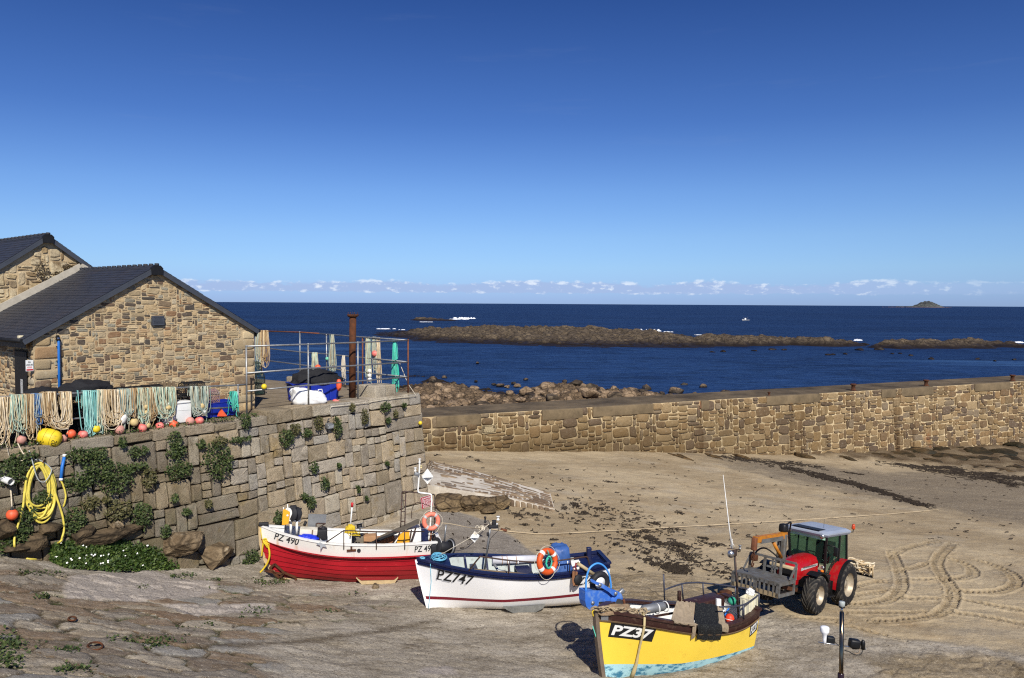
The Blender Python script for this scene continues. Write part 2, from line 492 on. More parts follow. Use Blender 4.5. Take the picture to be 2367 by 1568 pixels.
# big irregular paving stones of the slip: relief and a number per stone
ca, sa = math.cos(R(-18)), math.sin(R(-18))
UX, UY = GX * ca - GY * sa, GX * sa + GY * ca
wx, wy = fbm(GX * 1.3, GY * 1.3, 3, 21) * 0.35, fbm(GX * 1.3, GY * 1.3, 3, 22) * 0.35
f1, f2, cid = voro(UX * 0.72 + wx, UY * 1.35 + wy, 4)
joint = 1 - sstep(0.03, 0.12, f2 - f1 + fbm(GX * 5, GY * 5, 3, 18) * .09)
stone_h = (1 - joint) * (0.05 + 0.045 * cid) + fbm(GX * 3, GY * 3, 4, 8, .7) * 0.04 + (vnoise(GX * 7, GY * 7, 9) - .5) * .03
g1, g2, gid = voro(UX * 1.1 + wx, UY * 1.9 + wy, 14)
rj = 1 - sstep(0.0, 0.12, g2 - g1)
rough_h = (1 - rj) * 0.04 * gid + np.abs(fbm(UX * 1.0, UY * 3.0, 6, 33, .6)) * 0.11
sand_h = fbm(GX * 0.5, GY * 0.8, 4, 40) * 0.08 + fbm(GX * 2.6, GY * 2.6, 4, 41, .65) * 0.035
slip_h = fbm(UX * 1.2, UY * 2.2, 6, 50, .65) * 0.06 - 0.05 * sstep(.3, .6, np.abs(fbm(UX * .5, UY * .9, 4, 52)) ) + 0.03 * (1 - rj)
rel = sand_h * (1 - mslip) + slip_h * mslip * (1 - mcob)
rel = rel * (1 - mcob) + stone_h * mcob
rel = rel + rough_h * mrock * (1 - mcob)
rel = rel * (1 - 0.8 * mconc)
# rougher, pebbly strip towards the pier
# tyre tracks pressed into the sand
zt = crop(3100, 1950, 917, 2022)
TR = [[(880, 480), (905, 545), (935, 620), (960, 700), (965, 770), (925, 845), (840, 892), (740, 915), (600, 930), (500, 935)],
      [(1390, 420), (1300, 500), (1262, 570), (1290, 650), (1350, 730), (1400, 800), (1410, 880), (1375, 960), (1260, 1030), (1100, 1065), (900, 1080), (770, 1078)],
      [(1440, 555), (1520, 580), (1580, 630), (1575, 680), (1480, 710), (1365, 715)],
      [(1690, 570), (1810, 610), (1900, 655), (1960, 720), (1930, 780), (1820, 812), (1650, 825), (1440, 818)],
      [(1420, 1015), (1560, 1030), (1720, 1055), (1880, 1080), (2060, 1105)],
      [(1470, 890), (1600, 915), (1750, 945), (1900, 968), (2060, 990)],
      [(590, 760), (660, 738), (740, 730)], [(585, 850), (700, 832), (815, 812)],
      [(500, 1000), (700, 1000), (900, 1002), (1070, 1000)], [(1030, 712), (1150, 714), (1275, 716)], [(1010, 880), (1150, 885), (1290, 888)],
      [(60, 1040), (200, 1050), (420, 1062)], [(560, 1130), (700, 1165), (790, 1190)], [(900, 490), (1000, 440), (1120, 420), (1230, 395)], [(960, 640), (1080, 610), (1160, 580)]]
dark_tint = np.zeros_like(GX)
for ti, tr in enumerate(TR):
    P = np.array([tuple(ground(*zt(*q)))[:2] for q in tr])
    # smooth resample
    dd = np.concatenate([[0], np.cumsum(np.hypot(*np.diff(P, axis=0).T))])
    n_ = max(4, int(dd[-1] / 0.06)); s_ = np.linspace(0, dd[-1], n_)
    Q = np.stack([np.interp(s_, dd, P[:, 0]), np.interp(s_, dd, P[:, 1])], 1)
    k_ = np.ones(9) / 9
    if n_ > 20:
        for c_ in (0, 1):
            e_ = np.pad(Q[:, c_], 4, mode='edge'); Q[:, c_] = np.convolve(e_, k_, mode='valid')
    T = np.gradient(Q, axis=0); T /= np.hypot(T[:, 0], T[:, 1])[:, None] + 1e-9
    sel = (GX > Q[:, 0].min() - .6) & (GX < Q[:, 0].max() + .6) & (GY > Q[:, 1].min() - .6) & (GY < Q[:, 1].max() + .6)
    ii = np.nonzero(sel.ravel())[0]
    vx, vy = GX.ravel()[ii], GY.ravel()[ii]
    best = np.full(len(ii), 9e9); lat = np.zeros(len(ii)); arc = np.zeros(len(ii))
    for k in range(n_):
        ex, ey = vx - Q[k, 0], vy - Q[k, 1]; d2 = ex * ex + ey * ey
        mm = d2 < best
        best[mm] = d2[mm]; lat[mm] = (ex * -T[k, 1] + ey * T[k, 0])[mm]; arc[mm] = (s_[k] + ex * T[k, 0] + ey * T[k, 1])[mm]
    dist = np.sqrt(best); a_ = np.abs(lat)
    side = np.where(lat > 0, 0.5, 0.0)
    ph = np.mod((arc + a_ * 0.55) / 0.25 + side, 1.0)
    wide = 0.23 if ti < 6 else 0.16
    lug = sstep(0.0, 0.12, ph) * (1 - sstep(0.42, 0.55, ph)) * sstep(0.015, 0.05, a_) * (1 - sstep(wide - 0.03, wide + 0.02, a_))
    inside = 1 - sstep(wide, wide + 0.05, dist)
    berm = sstep(wide, wide + 0.05, dist) * (1 - sstep(wide + 0.07, wide + 0.16, dist))
    fade = (0.75 if ti < 6 else 0.6)
    fl = rel.ravel()
    fl[ii] += fade * (-0.025 * inside - 0.13 * lug + 0.05 * berm * (0.6 + 0.8 * vnoise(vx * 5, vy * 5, 71)))
    rel = fl.reshape(rel.shape)
    dm = dark_tint.ravel(); dm[ii] = np.maximum(dm[ii], np.maximum(inside * (0.15 + 0.3 * vnoise(vx * 2, vy * 2, 5)), lug * (.6 + .4 * vnoise(vx * 3, vy * 3, 6))) * fade * 1.3); dark_tint = dm.reshape(dark_tint.shape)  # shade of the lug pits painted in, over a faint damp track
wz_ = sstep(-.8, 1.2, poly_sd(GX, GY, gpoly([(1830, 1052), (1980, 1040), (2150, 1030), (2480, 1015), (2480, 1118), (2330, 1098), (2200, 1082), (2020, 1064)])) + wob * 2.2)
dark_tint = np.maximum(dark_tint, wz_ * (.65 + .5 * vnoise(GX * 1.5, GY * 1.5, 91)) * 1.15)
rel = rel + wz_ * (np.abs(fbm(GX * .7, GY * .7, 5, 92)) * .5 + .1 * vnoise(GX * 2.5, GY * 2.5, 93))
GZ = GZ + rel

n = NT('beach_ground'); P3 = n.tc.outputs['Object']
a_s, a_c, a_k, a_r, a_j, a_i, a_d = (n.attr(k) for k in ('slip', 'cobble', 'concrete', 'rock', 'joint', 'stone', 'dark_tint'))
big = n.noise(0.16, 5, 0.6, sx=(1, 1.6, 1)); mid = n.noise(0.9, 6, 0.62, sx=(0.8, 1.3, 1)); fine = n.noise(14, 5, 0.7); grit = n.noise(70, 3, 0.7)
sandc = n.mix(n.rng(big, 0.40, 0.60), rgb(158, 140, 111), rgb(182, 164, 133))
sandc = n.mix(n.rng(n.noise(0.33, 5, 0.6, sx=(0.8, 1.4, 1), vec=n.vec(P3, loc=(7, 3, 0))), 0.55, 0.68, 0, 0.7), sandc, rgb(166, 153, 131))
sandc = n.mix(n.rng(mid, 0.5, 0.75, 0, 0.5), sandc, rgb(140, 116, 84))
sandc = n.mix(n.rng(n.noise(2.2, 5, 0.65, sx=(0.75, 1.5, 1)), 0.62, 0.72, 0, 0.55), sandc, rgb(212, 192, 156))
pebs = n.math('MULTIPLY', n.rng(n.voro(4.0, sx=(.8, 1.2, 1)), .05, .1, 1, 0), n.rng(n.noise(.5, 4, .6), .48, .62))
sandc = n.mix(n.math('MULTIPLY', pebs, .8), sandc, rgb(92, 80, 62))
sandc = n.mix(n.math('MULTIPLY', a_d, 0.8), sandc, rgb(84, 68, 48))  # dark tint: painted shade in tyre prints, real damp in the weed zone
peb = n.voro(6.0, out='Color'); 
shing = n.mix(n.rng(n.voro(9.0), 0.05, 0.4), rgb(168, 155, 134), rgb(112, 101, 86))
sandc = n.mix(n.math('MULTIPLY', n.attr('shingle'), 0.8), sandc, shing)
slipc = n.mix(n.rng(n.noise(0.5, 6, 0.65, sx=(0.8, 1.4, 1)), 0.35, 0.65), rgb(146, 135, 117), rgb(188, 178, 161))
slipc = n.mix(n.rng(n.noise(1.6, 6, 0.7, sx=(0.8, 1.5, 1)), 0.53, 0.7, 0, 0.8), slipc, rgb(104, 91, 72))
slipc = n.mix(n.rng(n.voro(7.5), .1, .22, .75, 0), slipc, rgb(84, 72, 56))
slipc = n.mix(n.rng(n.noise(3.1, 5, 0.7, sx=(0.8, 1.5, 1)), 0.6, 0.72, 0, 0.6), slipc, rgb(204, 196, 180))
cob_c = n.ramp(a_i, [(0.0, rgb(146, 126, 104)), (0.16, rgb(170, 156, 134)), (0.3, rgb(132, 118, 102)), (0.44, rgb(154, 150, 142)), (0.58, rgb(178, 166, 146)), (0.7, rgb(136, 114, 92)), (0.84, rgb(148, 138, 124)), (1.0, rgb(164, 146, 122))], 'CONSTANT')
cob_c = n.mix(.05, cob_c, rgb(60, 52, 42))
cob_c = n.mix(n.rng(n.voro(8.5), .08, .2, .6, 0), cob_c, rgb(86, 74, 58))
cob_c = n.mix(n.rng(n.noise(3.5, 6, 0.7), 0.5, 0.75, 0, 0.6), cob_c, rgb(194, 184, 166))
cob_c = n.mix(n.rng(n.noise(1.3, 5, 0.7), 0.52, 0.68, 0, 0.55), cob_c, rgb(118, 100, 78))
moss = n.rng(n.noise(0.7, 5, 0.7), 0.45, 0.62)
cob_c = n.mix(n.math('MULTIPLY', a_j, n.rng(n.noise(6, 4), 0.25, 0.5, 0.5, 1.0)), cob_c, n.mix(moss, rgb(66, 56, 40), rgb(62, 74, 32)))
concc = n.mix(n.rng(n.noise(1.2, 6, 0.65, sx=(0.8, 1.3, 1)), 0.35, 0.7), rgb(126, 118, 108), rgb(156, 148, 137))
rockc = n.mix(n.rng(n.noise(1.4, 6, 0.7, sx=(0.8, 1.6, 1)), 0.35, 0.65), rgb(108, 92, 66), rgb(172, 154, 124))
col = n.mix(a_s, sandc, slipc)
col = n.mix(n.math('MULTIPLY', a_r, 0.8), col, rockc)
col = n.mix(a_c, col, cob_c)
col = n.mix(a_k, col, concc)
col = n.mix(n.math('MULTIPLY', n.attr('stain'), n.rng(n.noise(5, 5, .7), .3, .6, .25, .85)), col, rgb(88, 76, 60))
pale = n.attr('patch')
col = n.mix(n.math('MULTIPLY', pale, 0.85), col, rgb(176, 166, 156))
col = n.mix(n.rng(fine, 0.42, 0.72, 0.0, n.math('ADD', 0.3, n.math('MULTIPLY', a_s, 0.5))), col, n.mix(0.7, col, rgb(64, 52, 38)))
col = n.mix(n.rng(grit, 0.5, 0.75, 0.0, 0.4), col, rgb(66, 56, 44))
col = n.mix(n.rng(n.noise(22, 3, 0.6), 0.62, 0.70, 0, 0.6), col, rgb(222, 212, 192))
hgt = n.math('ADD', n.math('MULTIPLY', fine, 0.6), n.math('MULTIPLY', grit, 0.25))
n.done(col, 0.92, 0, 0.15, n.bump(n.math('ADD', hgt, n.math('MULTIPLY', mid, 1.5)), 0.9, 0.07))
patch = gpoly([(150, 1335), (330, 1322), (480, 1345), (510, 1372), (420, 1392), (150, 1388)])
patch2 = gpoly([(380, 1402), (640, 1398), (640, 1418), (430, 1428)])
patch3 = gpoly([(970, 1545), (1040, 1540), (1060, 1562), (960, 1568)])
mp = np.maximum.reduce([sstep(-0.1, 0.12, poly_sd(GX, GY, q) + wob * 0.3) for q in (patch, patch2, patch3)])
sl_ = gpoly([(470, 1500), (600, 1491), (720, 1482), (830, 1468), (930, 1452), (1010, 1438)])
mst = np.zeros_like(GX)
for (ax, ay), (bx, by) in zip(sl_[:-1], sl_[1:]):
    tt = np.clip(((GX - ax) * (bx - ax) + (GY - ay) * (by - ay)) / ((bx - ax) ** 2 + (by - ay) ** 2), 0, 1)
    mst = np.maximum(mst, 1 - sstep(.05, .32, np.hypot(GX - ax - tt * (bx - ax), GY - ay - tt * (by - ay)) + wob * .22))
shp = gpoly([(1600, 1052), (2450, 1105), (2450, 1230), (2000, 1150), (1750, 1095)])
msh = sstep(-2.0, 2.0, poly_sd(GX, GY, shp) + wob * 3)
r_, c_ = GX.shape
beach = np_mesh('beach', np.stack([GX, GY, GZ], -1).reshape(-1, 3), grid_quads(r_, c_), n.mat, True,
                {'slip': mslip.ravel(), 'cobble': (mcob * (1 - mp)).ravel(), 'concrete': mconc.ravel(), 'rock': mrock.ravel(), 'joint': joint.ravel(), 'stone': cid.ravel(), 'dark_tint': dark_tint.ravel(), 'patch': mp.ravel(), 'shingle': msh.ravel(), 'stain': mst.ravel()})
tag(beach, 'sandy beach and rough stone slipway inside the harbour', 'beach', kind='structure')

# ------------------------------------------------------------------ sea
n = NT('sea_water')
o = n.tc.outputs['Object']
w1 = n.noise(0.035, 4, 0.6, sx=(0.8, 1.3, 1)); w2 = n.noise(0.35, 5, 0.65, sx=(0.55, 1.5, 1)); w3 = n.noise(1.6, 4, 0.65, sx=(0.6, 1.3, 1))
patchy = n.noise(0.008, 4, 0.6, sx=(0.35, 1.8, 1))
sx_ = n.sep()
near = n.rng(sx_[1], 120, 420)
deep = n.mix(n.rng(patchy, 0.35, 0.65), rgb(14, 30, 62), rgb(23, 45, 84))
shal = n.mix(n.rng(w1, 0.35, 0.65), rgb(21, 43, 82), rgb(34, 61, 104))
col = n.mix(near, shal, deep)
col = n.mix(n.rng(w2, 0.48, 0.66, 0, 0.75), col, rgb(6, 15, 36))
col = n.mix(n.rng(w3, 0.52, 0.7, 0, 0.6), col, rgb(56, 84, 122))
w4 = n.noise(0.085, 5, 0.65, sx=(0.45, 1.3, 1), vec=n.vec(o, loc=(11, 7, 0)))
col = n.mix(n.rng(w4, 0.5, 0.66, 0, 0.6), col, rgb(9, 21, 46))
col = n.mix(n.rng(n.noise(0.22, 5, 0.7, sx=(0.45, 1.2, 1), vec=n.vec(o, loc=(3, 17, 0))), 0.55, 0.68, 0, 0.65), col, rgb(44, 72, 116))  # mid-bright ripple highlights painted into the water colour
light = n.rng(n.noise(0.018, 4, 0.6, sx=(0.3, 1.5, 1), vec=n.vec(o, loc=(5, 1, 0))), 0.58, 0.7)
col = n.mix(n.math('MULTIPLY', light, n.rng(sx_[1], 110, 420, 0.6, 0.1)), col, rgb(70, 108, 156))  # pale reflections painted in as lighter patches, stronger near shore
cap = n.rng(n.noise(0.11, 6, 0.7, sx=(0.25, 1.8, 1), vec=n.vec(o, loc=(31, 5, 0))), 0.735, 0.78)
col = n.mix(n.math('MULTIPLY', cap, 0.5), col, rgb(190, 205, 220))
bm_ = n.bump(w2, 0.8, 0.6); bm2 = n.bump(w3, 0.7, 0.15, bm_)
n.done(col, 0.5, 0, 0.08, bm2)
me = MB()
Xs = [-60000, -9000, -1500, -300, -60, 0, 60, 300, 1500, 9000, 60000]; Ys = [60, 120, 250, 600, 2000, 9000, 70000]
me.grid([[V((x, y, SEA)) for x in Xs] for y in Ys])
tag(me.build('sea', n.mat), 'dark blue open sea out to the horizon', 'sea', kind='structure')

# ------------------------------------------------------------------ rock materials
def rock_mat(name, light, dark, wet, zwet, zfade, scale=1.0, lich=None):
    n = NT(name)
    g = n.n.new('ShaderNodeNewGeometry').outputs['Position']
    a = n.noise(0.9 * scale, 7, 0.68, vec=g); b = n.noise(4.0 * scale, 6, 0.7, vec=g)
    c = n.mix(n.rng(a, 0.35, 0.65), rgb(*dark), rgb(*light))
    c = n.mix(n.rng(b, 0.48, 0.7, 0, 0.85), c, mul(rgb(*dark), 0.5))
    cr_ = n.voro(1.1 * scale, 'DISTANCE_TO_EDGE', vec=n.vec(n.mix(.25, g, n.noise(.8 * scale, 4, .6, vec=g, out='Color')), sx=(.8, .8, 1.6)) if False else n.vec(g, sx=(.8, .55, 1.5)))
    c = n.mix(n.rng(cr_, .015, .09, .75, 0), c, mul(rgb(*dark), .35))
    if lich: c = n.mix(n.rng(n.noise(1.7 * scale, 5, 0.7, vec=g), 0.58, 0.68, 0, 0.8), c, rgb(*lich))
    z = n.sep(g)[2]
    wl_ = n.rng(n.math('ADD', z, n.math('MULTIPLY', n.math('SUBTRACT', a, 0.5), 1.6)), zwet, zwet + zfade, 1, 0)
    c = n.mix(wl_, c, rgb(*wet))
    n.done(c, n.rng(wl_, 0, 1, 0.9, 0.55), 0, 0.25, n.bump(n.math('ADD', a, n.math('MULTIPLY', b, 0.6)), 0.9, 0.12 / scale))
    return n.mat
M_shore = rock_mat('shore_granite', (158, 136, 110), (112, 92, 70), (34, 28, 20), SEA + 0.2, 0.9, 1.0)
M_reef = rock_mat('reef_rock', (112, 98, 78), (62, 52, 42), (34, 27, 21), SEA + 0.6, 1.6, 0.42)
M_isle = rock_mat('isle_rock', (104, 106, 98), (66, 70, 72), (104, 88, 84), SEA + 3, 3, 0.02)

def rock_field(name, x0, x1, y0, y1, d, hfun, mat, label):
    xs, ys = np.arange(x0, x1, d), np.arange(y0, y1, d)
    X, Y = np.meshgrid(xs, ys)
    Z = hfun(X, Y)
    keep = Z > SEA - 0.6
    q = grid_quads(*X.shape)
    kf = keep.ravel()
    q = q[kf[q].any(1)]
    used = np.unique(q); remap = np.full(X.size, -1); remap[used] = np.arange(len(used))
    vs = np.stack([X, Y, np.maximum(Z, SEA - 1.2)], -1).reshape(-1, 3)[used]
    o = np_mesh(name, vs, remap[q], mat, True)
    return tag(o, label, name.replace('_', ' '), kind='structure')
def dome(X, Y, s, seed, k=0.75):
    f1, f2, i = voro(X / s, Y / s, seed)
    rr = 0.35 + 0.3 * i
    return np.sqrt(np.clip(1 - (f1 / rr) ** 2, 0, 1)) * s * k * (0.3 + 0.7 * i)
SH = [onz(x, y, SEA) for x, y in ((860, 888), (960, 884), (1010, 872), (1110, 886), (1200, 884), (1290, 880), (1400, 890), (1480, 900), (1570, 912), (1640, 925))]
SHX = np.array([p.x for p in SH]); SHY = np.array([p.y for p in SH])
def shore_h(X, Y):
    edge = np.interp(X, SHX, SHY) + fbm(X * 0.11, Y * 0.11, 3, 61) * 9
    base = SEA - 1.2 + 2.3 * sstep(0, 36, edge - Y + 6) - 1.6 * sstep(15, 34, X)
    n1 = fbm(X * 0.13, Y * 0.13, 5, 60) * 1.5
    b = np.maximum(dome(X, Y, 5.5, 63, 0.5), dome(X + 2, Y + 1, 2.9, 64, 0.6)) + dome(X, Y, 1.5, 65, 0.4) * 0.5
    m_ = sstep(0.38, 0.55, vnoise(X * 0.07 + 5, Y * 0.07, 66))
    lay = np.abs(fbm(X * 0.35, Y * 0.9, 4, 67)) * 0.8
    crk = 1 - sstep(0.0, 0.14, voro(X / 1.9 + n1 * .3, Y / 1.3, 68)[1] - voro(X / 1.9 + n1 * .3, Y / 1.3, 68)[0])
    v1 = voro(X / 2.6 + n1 * .4, Y / 2.2, 69)
    return base + n1 * 0.75 + b * (0.1 + 0.3 * m_) + lay * .9 - 0.9 - crk * .45 + v1[2] * .8
M_shoreb = rock_mat('shore_ledge', (124, 104, 80), (70, 57, 43), (34, 28, 20), SEA + 0.25, 0.9, 1.3)
rock_field('rocky_foreshore', -46, 34, 66, 162, 0.3, shore_h, M_shoreb, 'brown granite rocks between pier and open sea')

def lump(X, Y, pts):
    """union of soft ellipses (cx, cy, rx, ry, h)"""
    z = np.full(X.shape, -3.0)
    for cx, cy, rx, ry, h in pts:
        r = np.sqrt(((X - cx) / rx) ** 2 + ((Y - cy) / ry) ** 2)
        z = np.maximum(z, h * (1 - sstep(0.15, 1.15, r)) - 2.0 * sstep(0.9, 1.6, r))
    return z
def reef_h(pts, f, seed, amp, up=.62):
    def h(X, Y):
        wx = fbm(X * f, Y * f, 4, seed) * 16; wy = fbm(X * f, Y * f, 4, seed + 3) * 20
        b = lump(X + wx, Y + wy, pts)
        rg = np.abs(fbm(X * f * 4, Y * f * 2.5, 6, seed + 5, 0.7)) * amp * .7
        c1 = voro(X / 4.5 + wx * .1, Y / 7.0, seed + 8); rg = rg + c1[2] * amp * .32 - (1 - sstep(0, .16, c1[1] - c1[0])) * amp * .3
        b = b * up
        return SEA - 0.5 + b + rg * sstep(-0.5, 1.5, b)
    return h
def ep(px, py, rx, ry, h):
    p = onz(px, py, SEA); return (p.x, p.y, rx, ry, h)
rock_field('reef', -110, 115, 255, 520, .95, reef_h([ep(1010, 772, 32, 50, 2.2), ep(1150, 776, 42, 85, 4.6), ep(1270, 779, 44, 85, 4.8), ep(1390, 782, 40, 70, 4.0), ep(1490, 788, 30, 48, 2.8), ep(1560, 792, 18, 26, 1.6)], 0.02, 81, 4.2), M_reef, 'long low brown rock reef across the bay')
rock_field('reef', 45, 260, 215, 345, .8, reef_h([ep(1620, 795, 14, 18, 2.0), ep(1700, 796, 17, 17, 2.4), ep(1780, 797, 16, 16, 2.2), ep(1860, 797, 18, 15, 2.2), ep(1930, 797, 10, 10, 1.4), ep(2120, 802, 16, 15, 1.9), ep(2200, 802, 18, 15, 1.8), ep(2280, 802, 16, 14, 1.9), ep(2340, 806, 10, 9, 1.0), ep(2050, 797, 8, 8, 0.6), ep(1640, 778, 14, 8, 0.3), ep(1655, 796, 14, 12, 1.6), ep(1740, 797, 14, 12, 1.8), ep(1820, 797, 14, 12, 1.7), ep(1900, 797, 12, 10, 1.5), ep(2160, 802, 14, 12, 1.6), ep(2240, 802, 14, 12, 1.6), ep(2310, 803, 14, 12, 1.5)], 0.04, 91, 2.8, 1.15), M_reef, 'broken chain of low rocks at the right end of the reef')
rock_field('reef', -95, -10, 560, 700, 1.3, reef_h([ep(985, 741, 12, 18, 4.6), ep(1018, 741, 14, 16, 3.4), ep(1045, 742, 9, 14, 1.8)], 0.03, 95, 2.0), M_reef, 'small dark skerry behind the reef')
ip = at(2137, 709, 7800)
def isle_h(X, Y):
    x, y = (X - ip.x), (Y - ip.y)
    prof = np.interp(x + fbm(X * .02, Y * .02, 3, 3) * 14, [-330, -250, -190, -120, -70, -20, 20, 60, 95, 118, 135], [-6, 2, -2, 6, 18, 46, 64, 54, 34, 18, -6])
    return SEA + prof * np.clip(1 - (np.abs(y) / 170) ** 2, -0.2, 1) + np.abs(fbm(X * .025, Y * .025, 5, 7)) * 18 - 4
rock_field('island', ip.x - 340, ip.x + 180, ip.y - 180, ip.y + 180, 6.0, isle_h, M_isle, 'far rocky island on the horizon')

# surf along the reef edges
M_foam = mat('foam', (236, 240, 244), 0.9, 0, 0.1, 0.5)
fm = MB()
def foam(px, py, w, h, seed, hgt=0.5):
    c = onz(px, py, SEA); rr = random.Random(seed)
    sc = c.y / FPX
    for k in range(16):
        x = c.x + rr.gauss(0, w * sc * 0.28); y = c.y + rr.gauss(0, h * sc * 2.5)
        r = rr.uniform(0.25, 1.0) * w * sc * 0.16
        P = [[V((x + math.cos(a) * r * q * rr.uniform(.75, 1.25) * 1.6, y + math.sin(a) * r * q * rr.uniform(.75, 1.25), SEA + 0.06 + (1 - q) * hgt * rr.uniform(.3, 1))) for a in [2 * PI * i / 12 for i in range(12)] + [0]] for q in (0.05, 0.4, 0.75, 1.0)]
        fm.grid(P)
for i, (x, y, w, h, g) in enumerate(((1072, 737, 40, 2, 1.6), (1060, 739, 30, 2, .8), (890, 761, 36, 2, .5), (972, 768, 16, 3, 1.6), (955, 769, 40, 1, .3), (1105, 788, 46, 2, .7), (1060, 787, 36, 1, .4), (1503, 766, 34, 3, 1.4), (1540, 768, 24, 1, .4), (2150, 787, 44, 1.5, .5), (2085, 790, 44, 1, .3), (2358, 793, 26, 2, .7), (1983, 788, 14, 1, .8), (930, 763, 12, 1, .3), (985, 745, 26, 1, .4), (1615, 775, 14, 1, .3))):
    foam(x, y, w, h, i, g)
tag(fm.build('foam', M_foam), 'white surf breaking along the reef', 'surf', kind='stuff')
# ------------------------------------------------------------------ masonry
def pack(W, H, cu, cv, wr, hr, rr):
    nu, nv = max(1, round(W / cu)), max(1, round(H / cv))
    cu, cv = W / nu, H / nv
    used = [[False] * nu for _ in range(nv)]
    out = []
    for j in range(nv):
        for i in range(nu):
            if used[j][i]: continue
            w, h = rr.choice(wr), rr.choice(hr)
            w = min(w, nu - i); h = min(h, nv - j)
            k = 0
            while k < w and not used[j][i + k]: k += 1
            w = k
            for b in range(j, j + h):
                for a in range(i, i + w): used[b][a] = True
            out.append((i * cu, j * cv, (i + w) * cu, (j + h) * cv))
    return out
def stone(mb, r, fm, gap, bulge, rr, N=12, p=0.42, jit=0.06, mat=0, dep=0.04, smooth=True, rough=0.0):
    u0, v0, u1, v1 = r
    g = gap * rr.uniform(0.5, 1.3)
    hw, hh = (u1 - u0) / 2 - g / 2, (v1 - v0) / 2 - g / 2
    if hw < 0.015 or hh < 0.015: return
    cx, cy = (u0 + u1) / 2, (v0 + v1) / 2
    pts = []
    p = p * rr.uniform(0.7, 1.35)
    j2 = [rr.uniform(-1, 1) for _ in range(4)]
    for k in range(N):
        a = 2 * PI * (k + 0.5) / N
        c, s_ = math.cos(a), math.sin(a)
        x = math.copysign(abs(c) ** p, c); y = math.copysign(abs(s_) ** p, s_)
        f = 1 + rr.uniform(-jit, jit)
        pts.append(((x + j2[0] * jit * y) * hw * f, (y + j2[1] * jit * x * 1.5) * hh * f))
    tu, tv = rr.uniform(-.5, .5) * bulge / max(hw, .05), rr.uniform(-.5, .5) * bulge / max(hh, .05)
    b = bulge * rr.uniform(0.5, 1.2)
    vs = []
    for sc, d in ((1.0, -dep), (0.985, b * 0.55), (0.80, b), ):
        for x, y in pts:
            vs.append(fm(cx + x * sc, cy + y * sc, d + (x * sc * tu + y * sc * tv) * (0.5 if d > 0 else 0) + (rr.uniform(-rough, rough) if d > 0 else 0)))
    vs.append(fm(cx, cy, b * 1.08))
    fs = []
    for q in range(2):
        for k in range(N):
            l = (k + 1) % N
            fs.append((q * N + k, q * N + l, (q + 1) * N + l, (q + 1) * N + k))
    for k in range(N): fs.append((2 * N + k, 2 * N + (k + 1) % N, 3 * N))
    mb.add(vs, fs, mat, smooth)
def stone_mat(name, palette, bscale=14, bstr=0.8, bd=0.03, mott=(0.5, 0.8), speck=0.0, lichen=None, lz=None, interp='CONSTANT', dark_tint=None):
    n = NT(name)
    P = n.n.new('ShaderNodeNewGeometry').outputs['Position']
    rv = n.island()
    k = len(palette)
    c = n.ramp(rv, [(i / k, rgb(*q)) for i, q in enumerate(palette)], interp)
    a = n.noise(2.2, 6, 0.7, vec=P); b = n.noise(bscale, 5, 0.75, vec=P)
    c = n.mix(n.rng(a, 0.42, 0.72, 0, mott[0]), c, n.mix(0.5, c, rgb(60, 48, 34)))
    c = n.mix(n.rng(b, 0.48, 0.75, 0, mott[1]), c, n.mix(0.55, c, rgb(46, 38, 28)))
    c = n.mix(n.rng(n.noise(5, 5, 0.7, vec=P), 0.55, 0.75, 0, 0.5), c, n.mix(0.6, c, rgb(205, 195, 172)))
    if lichen:
        for col, sc, t0, t1, amt in lichen:
            c = n.mix(n.rng(n.noise(sc, 5, 0.7, vec=n.vec(P, loc=(sc, 2, 1))), t0, t1, 0, amt), c, rgb(*col))
    if dark_tint: c = dark_tint(n, P, c)
    h = n.math('ADD', n.math('MULTIPLY', a, 0.8), b)
    n.done(c, 0.9, 0, 0.2, n.bump(h, bstr, bd))
    return n.mat
def plain_wall_mat(name, base, alt, sc=3.0, dark=(70, 58, 42), dark_tint=None):
    n = NT(name); P = n.n.new('ShaderNodeNewGeometry').outputs['Position']
    c = n.mix(n.rng(n.noise(sc, 6, 0.7, vec=P), 0.35, 0.65), rgb(*base), rgb(*alt))
    c = n.mix(n.rng(n.noise(sc * 5, 5, 0.7, vec=P), 0.52, 0.78, 0, 0.6), c, rgb(*dark))
    if dark_tint: c = dark_tint(n, P, c)
    n.done(c, 0.95, 0, 0.1, n.bump(n.noise(sc * 8, 5, 0.7, vec=P), 0.7, 0.03))
    return n.mat

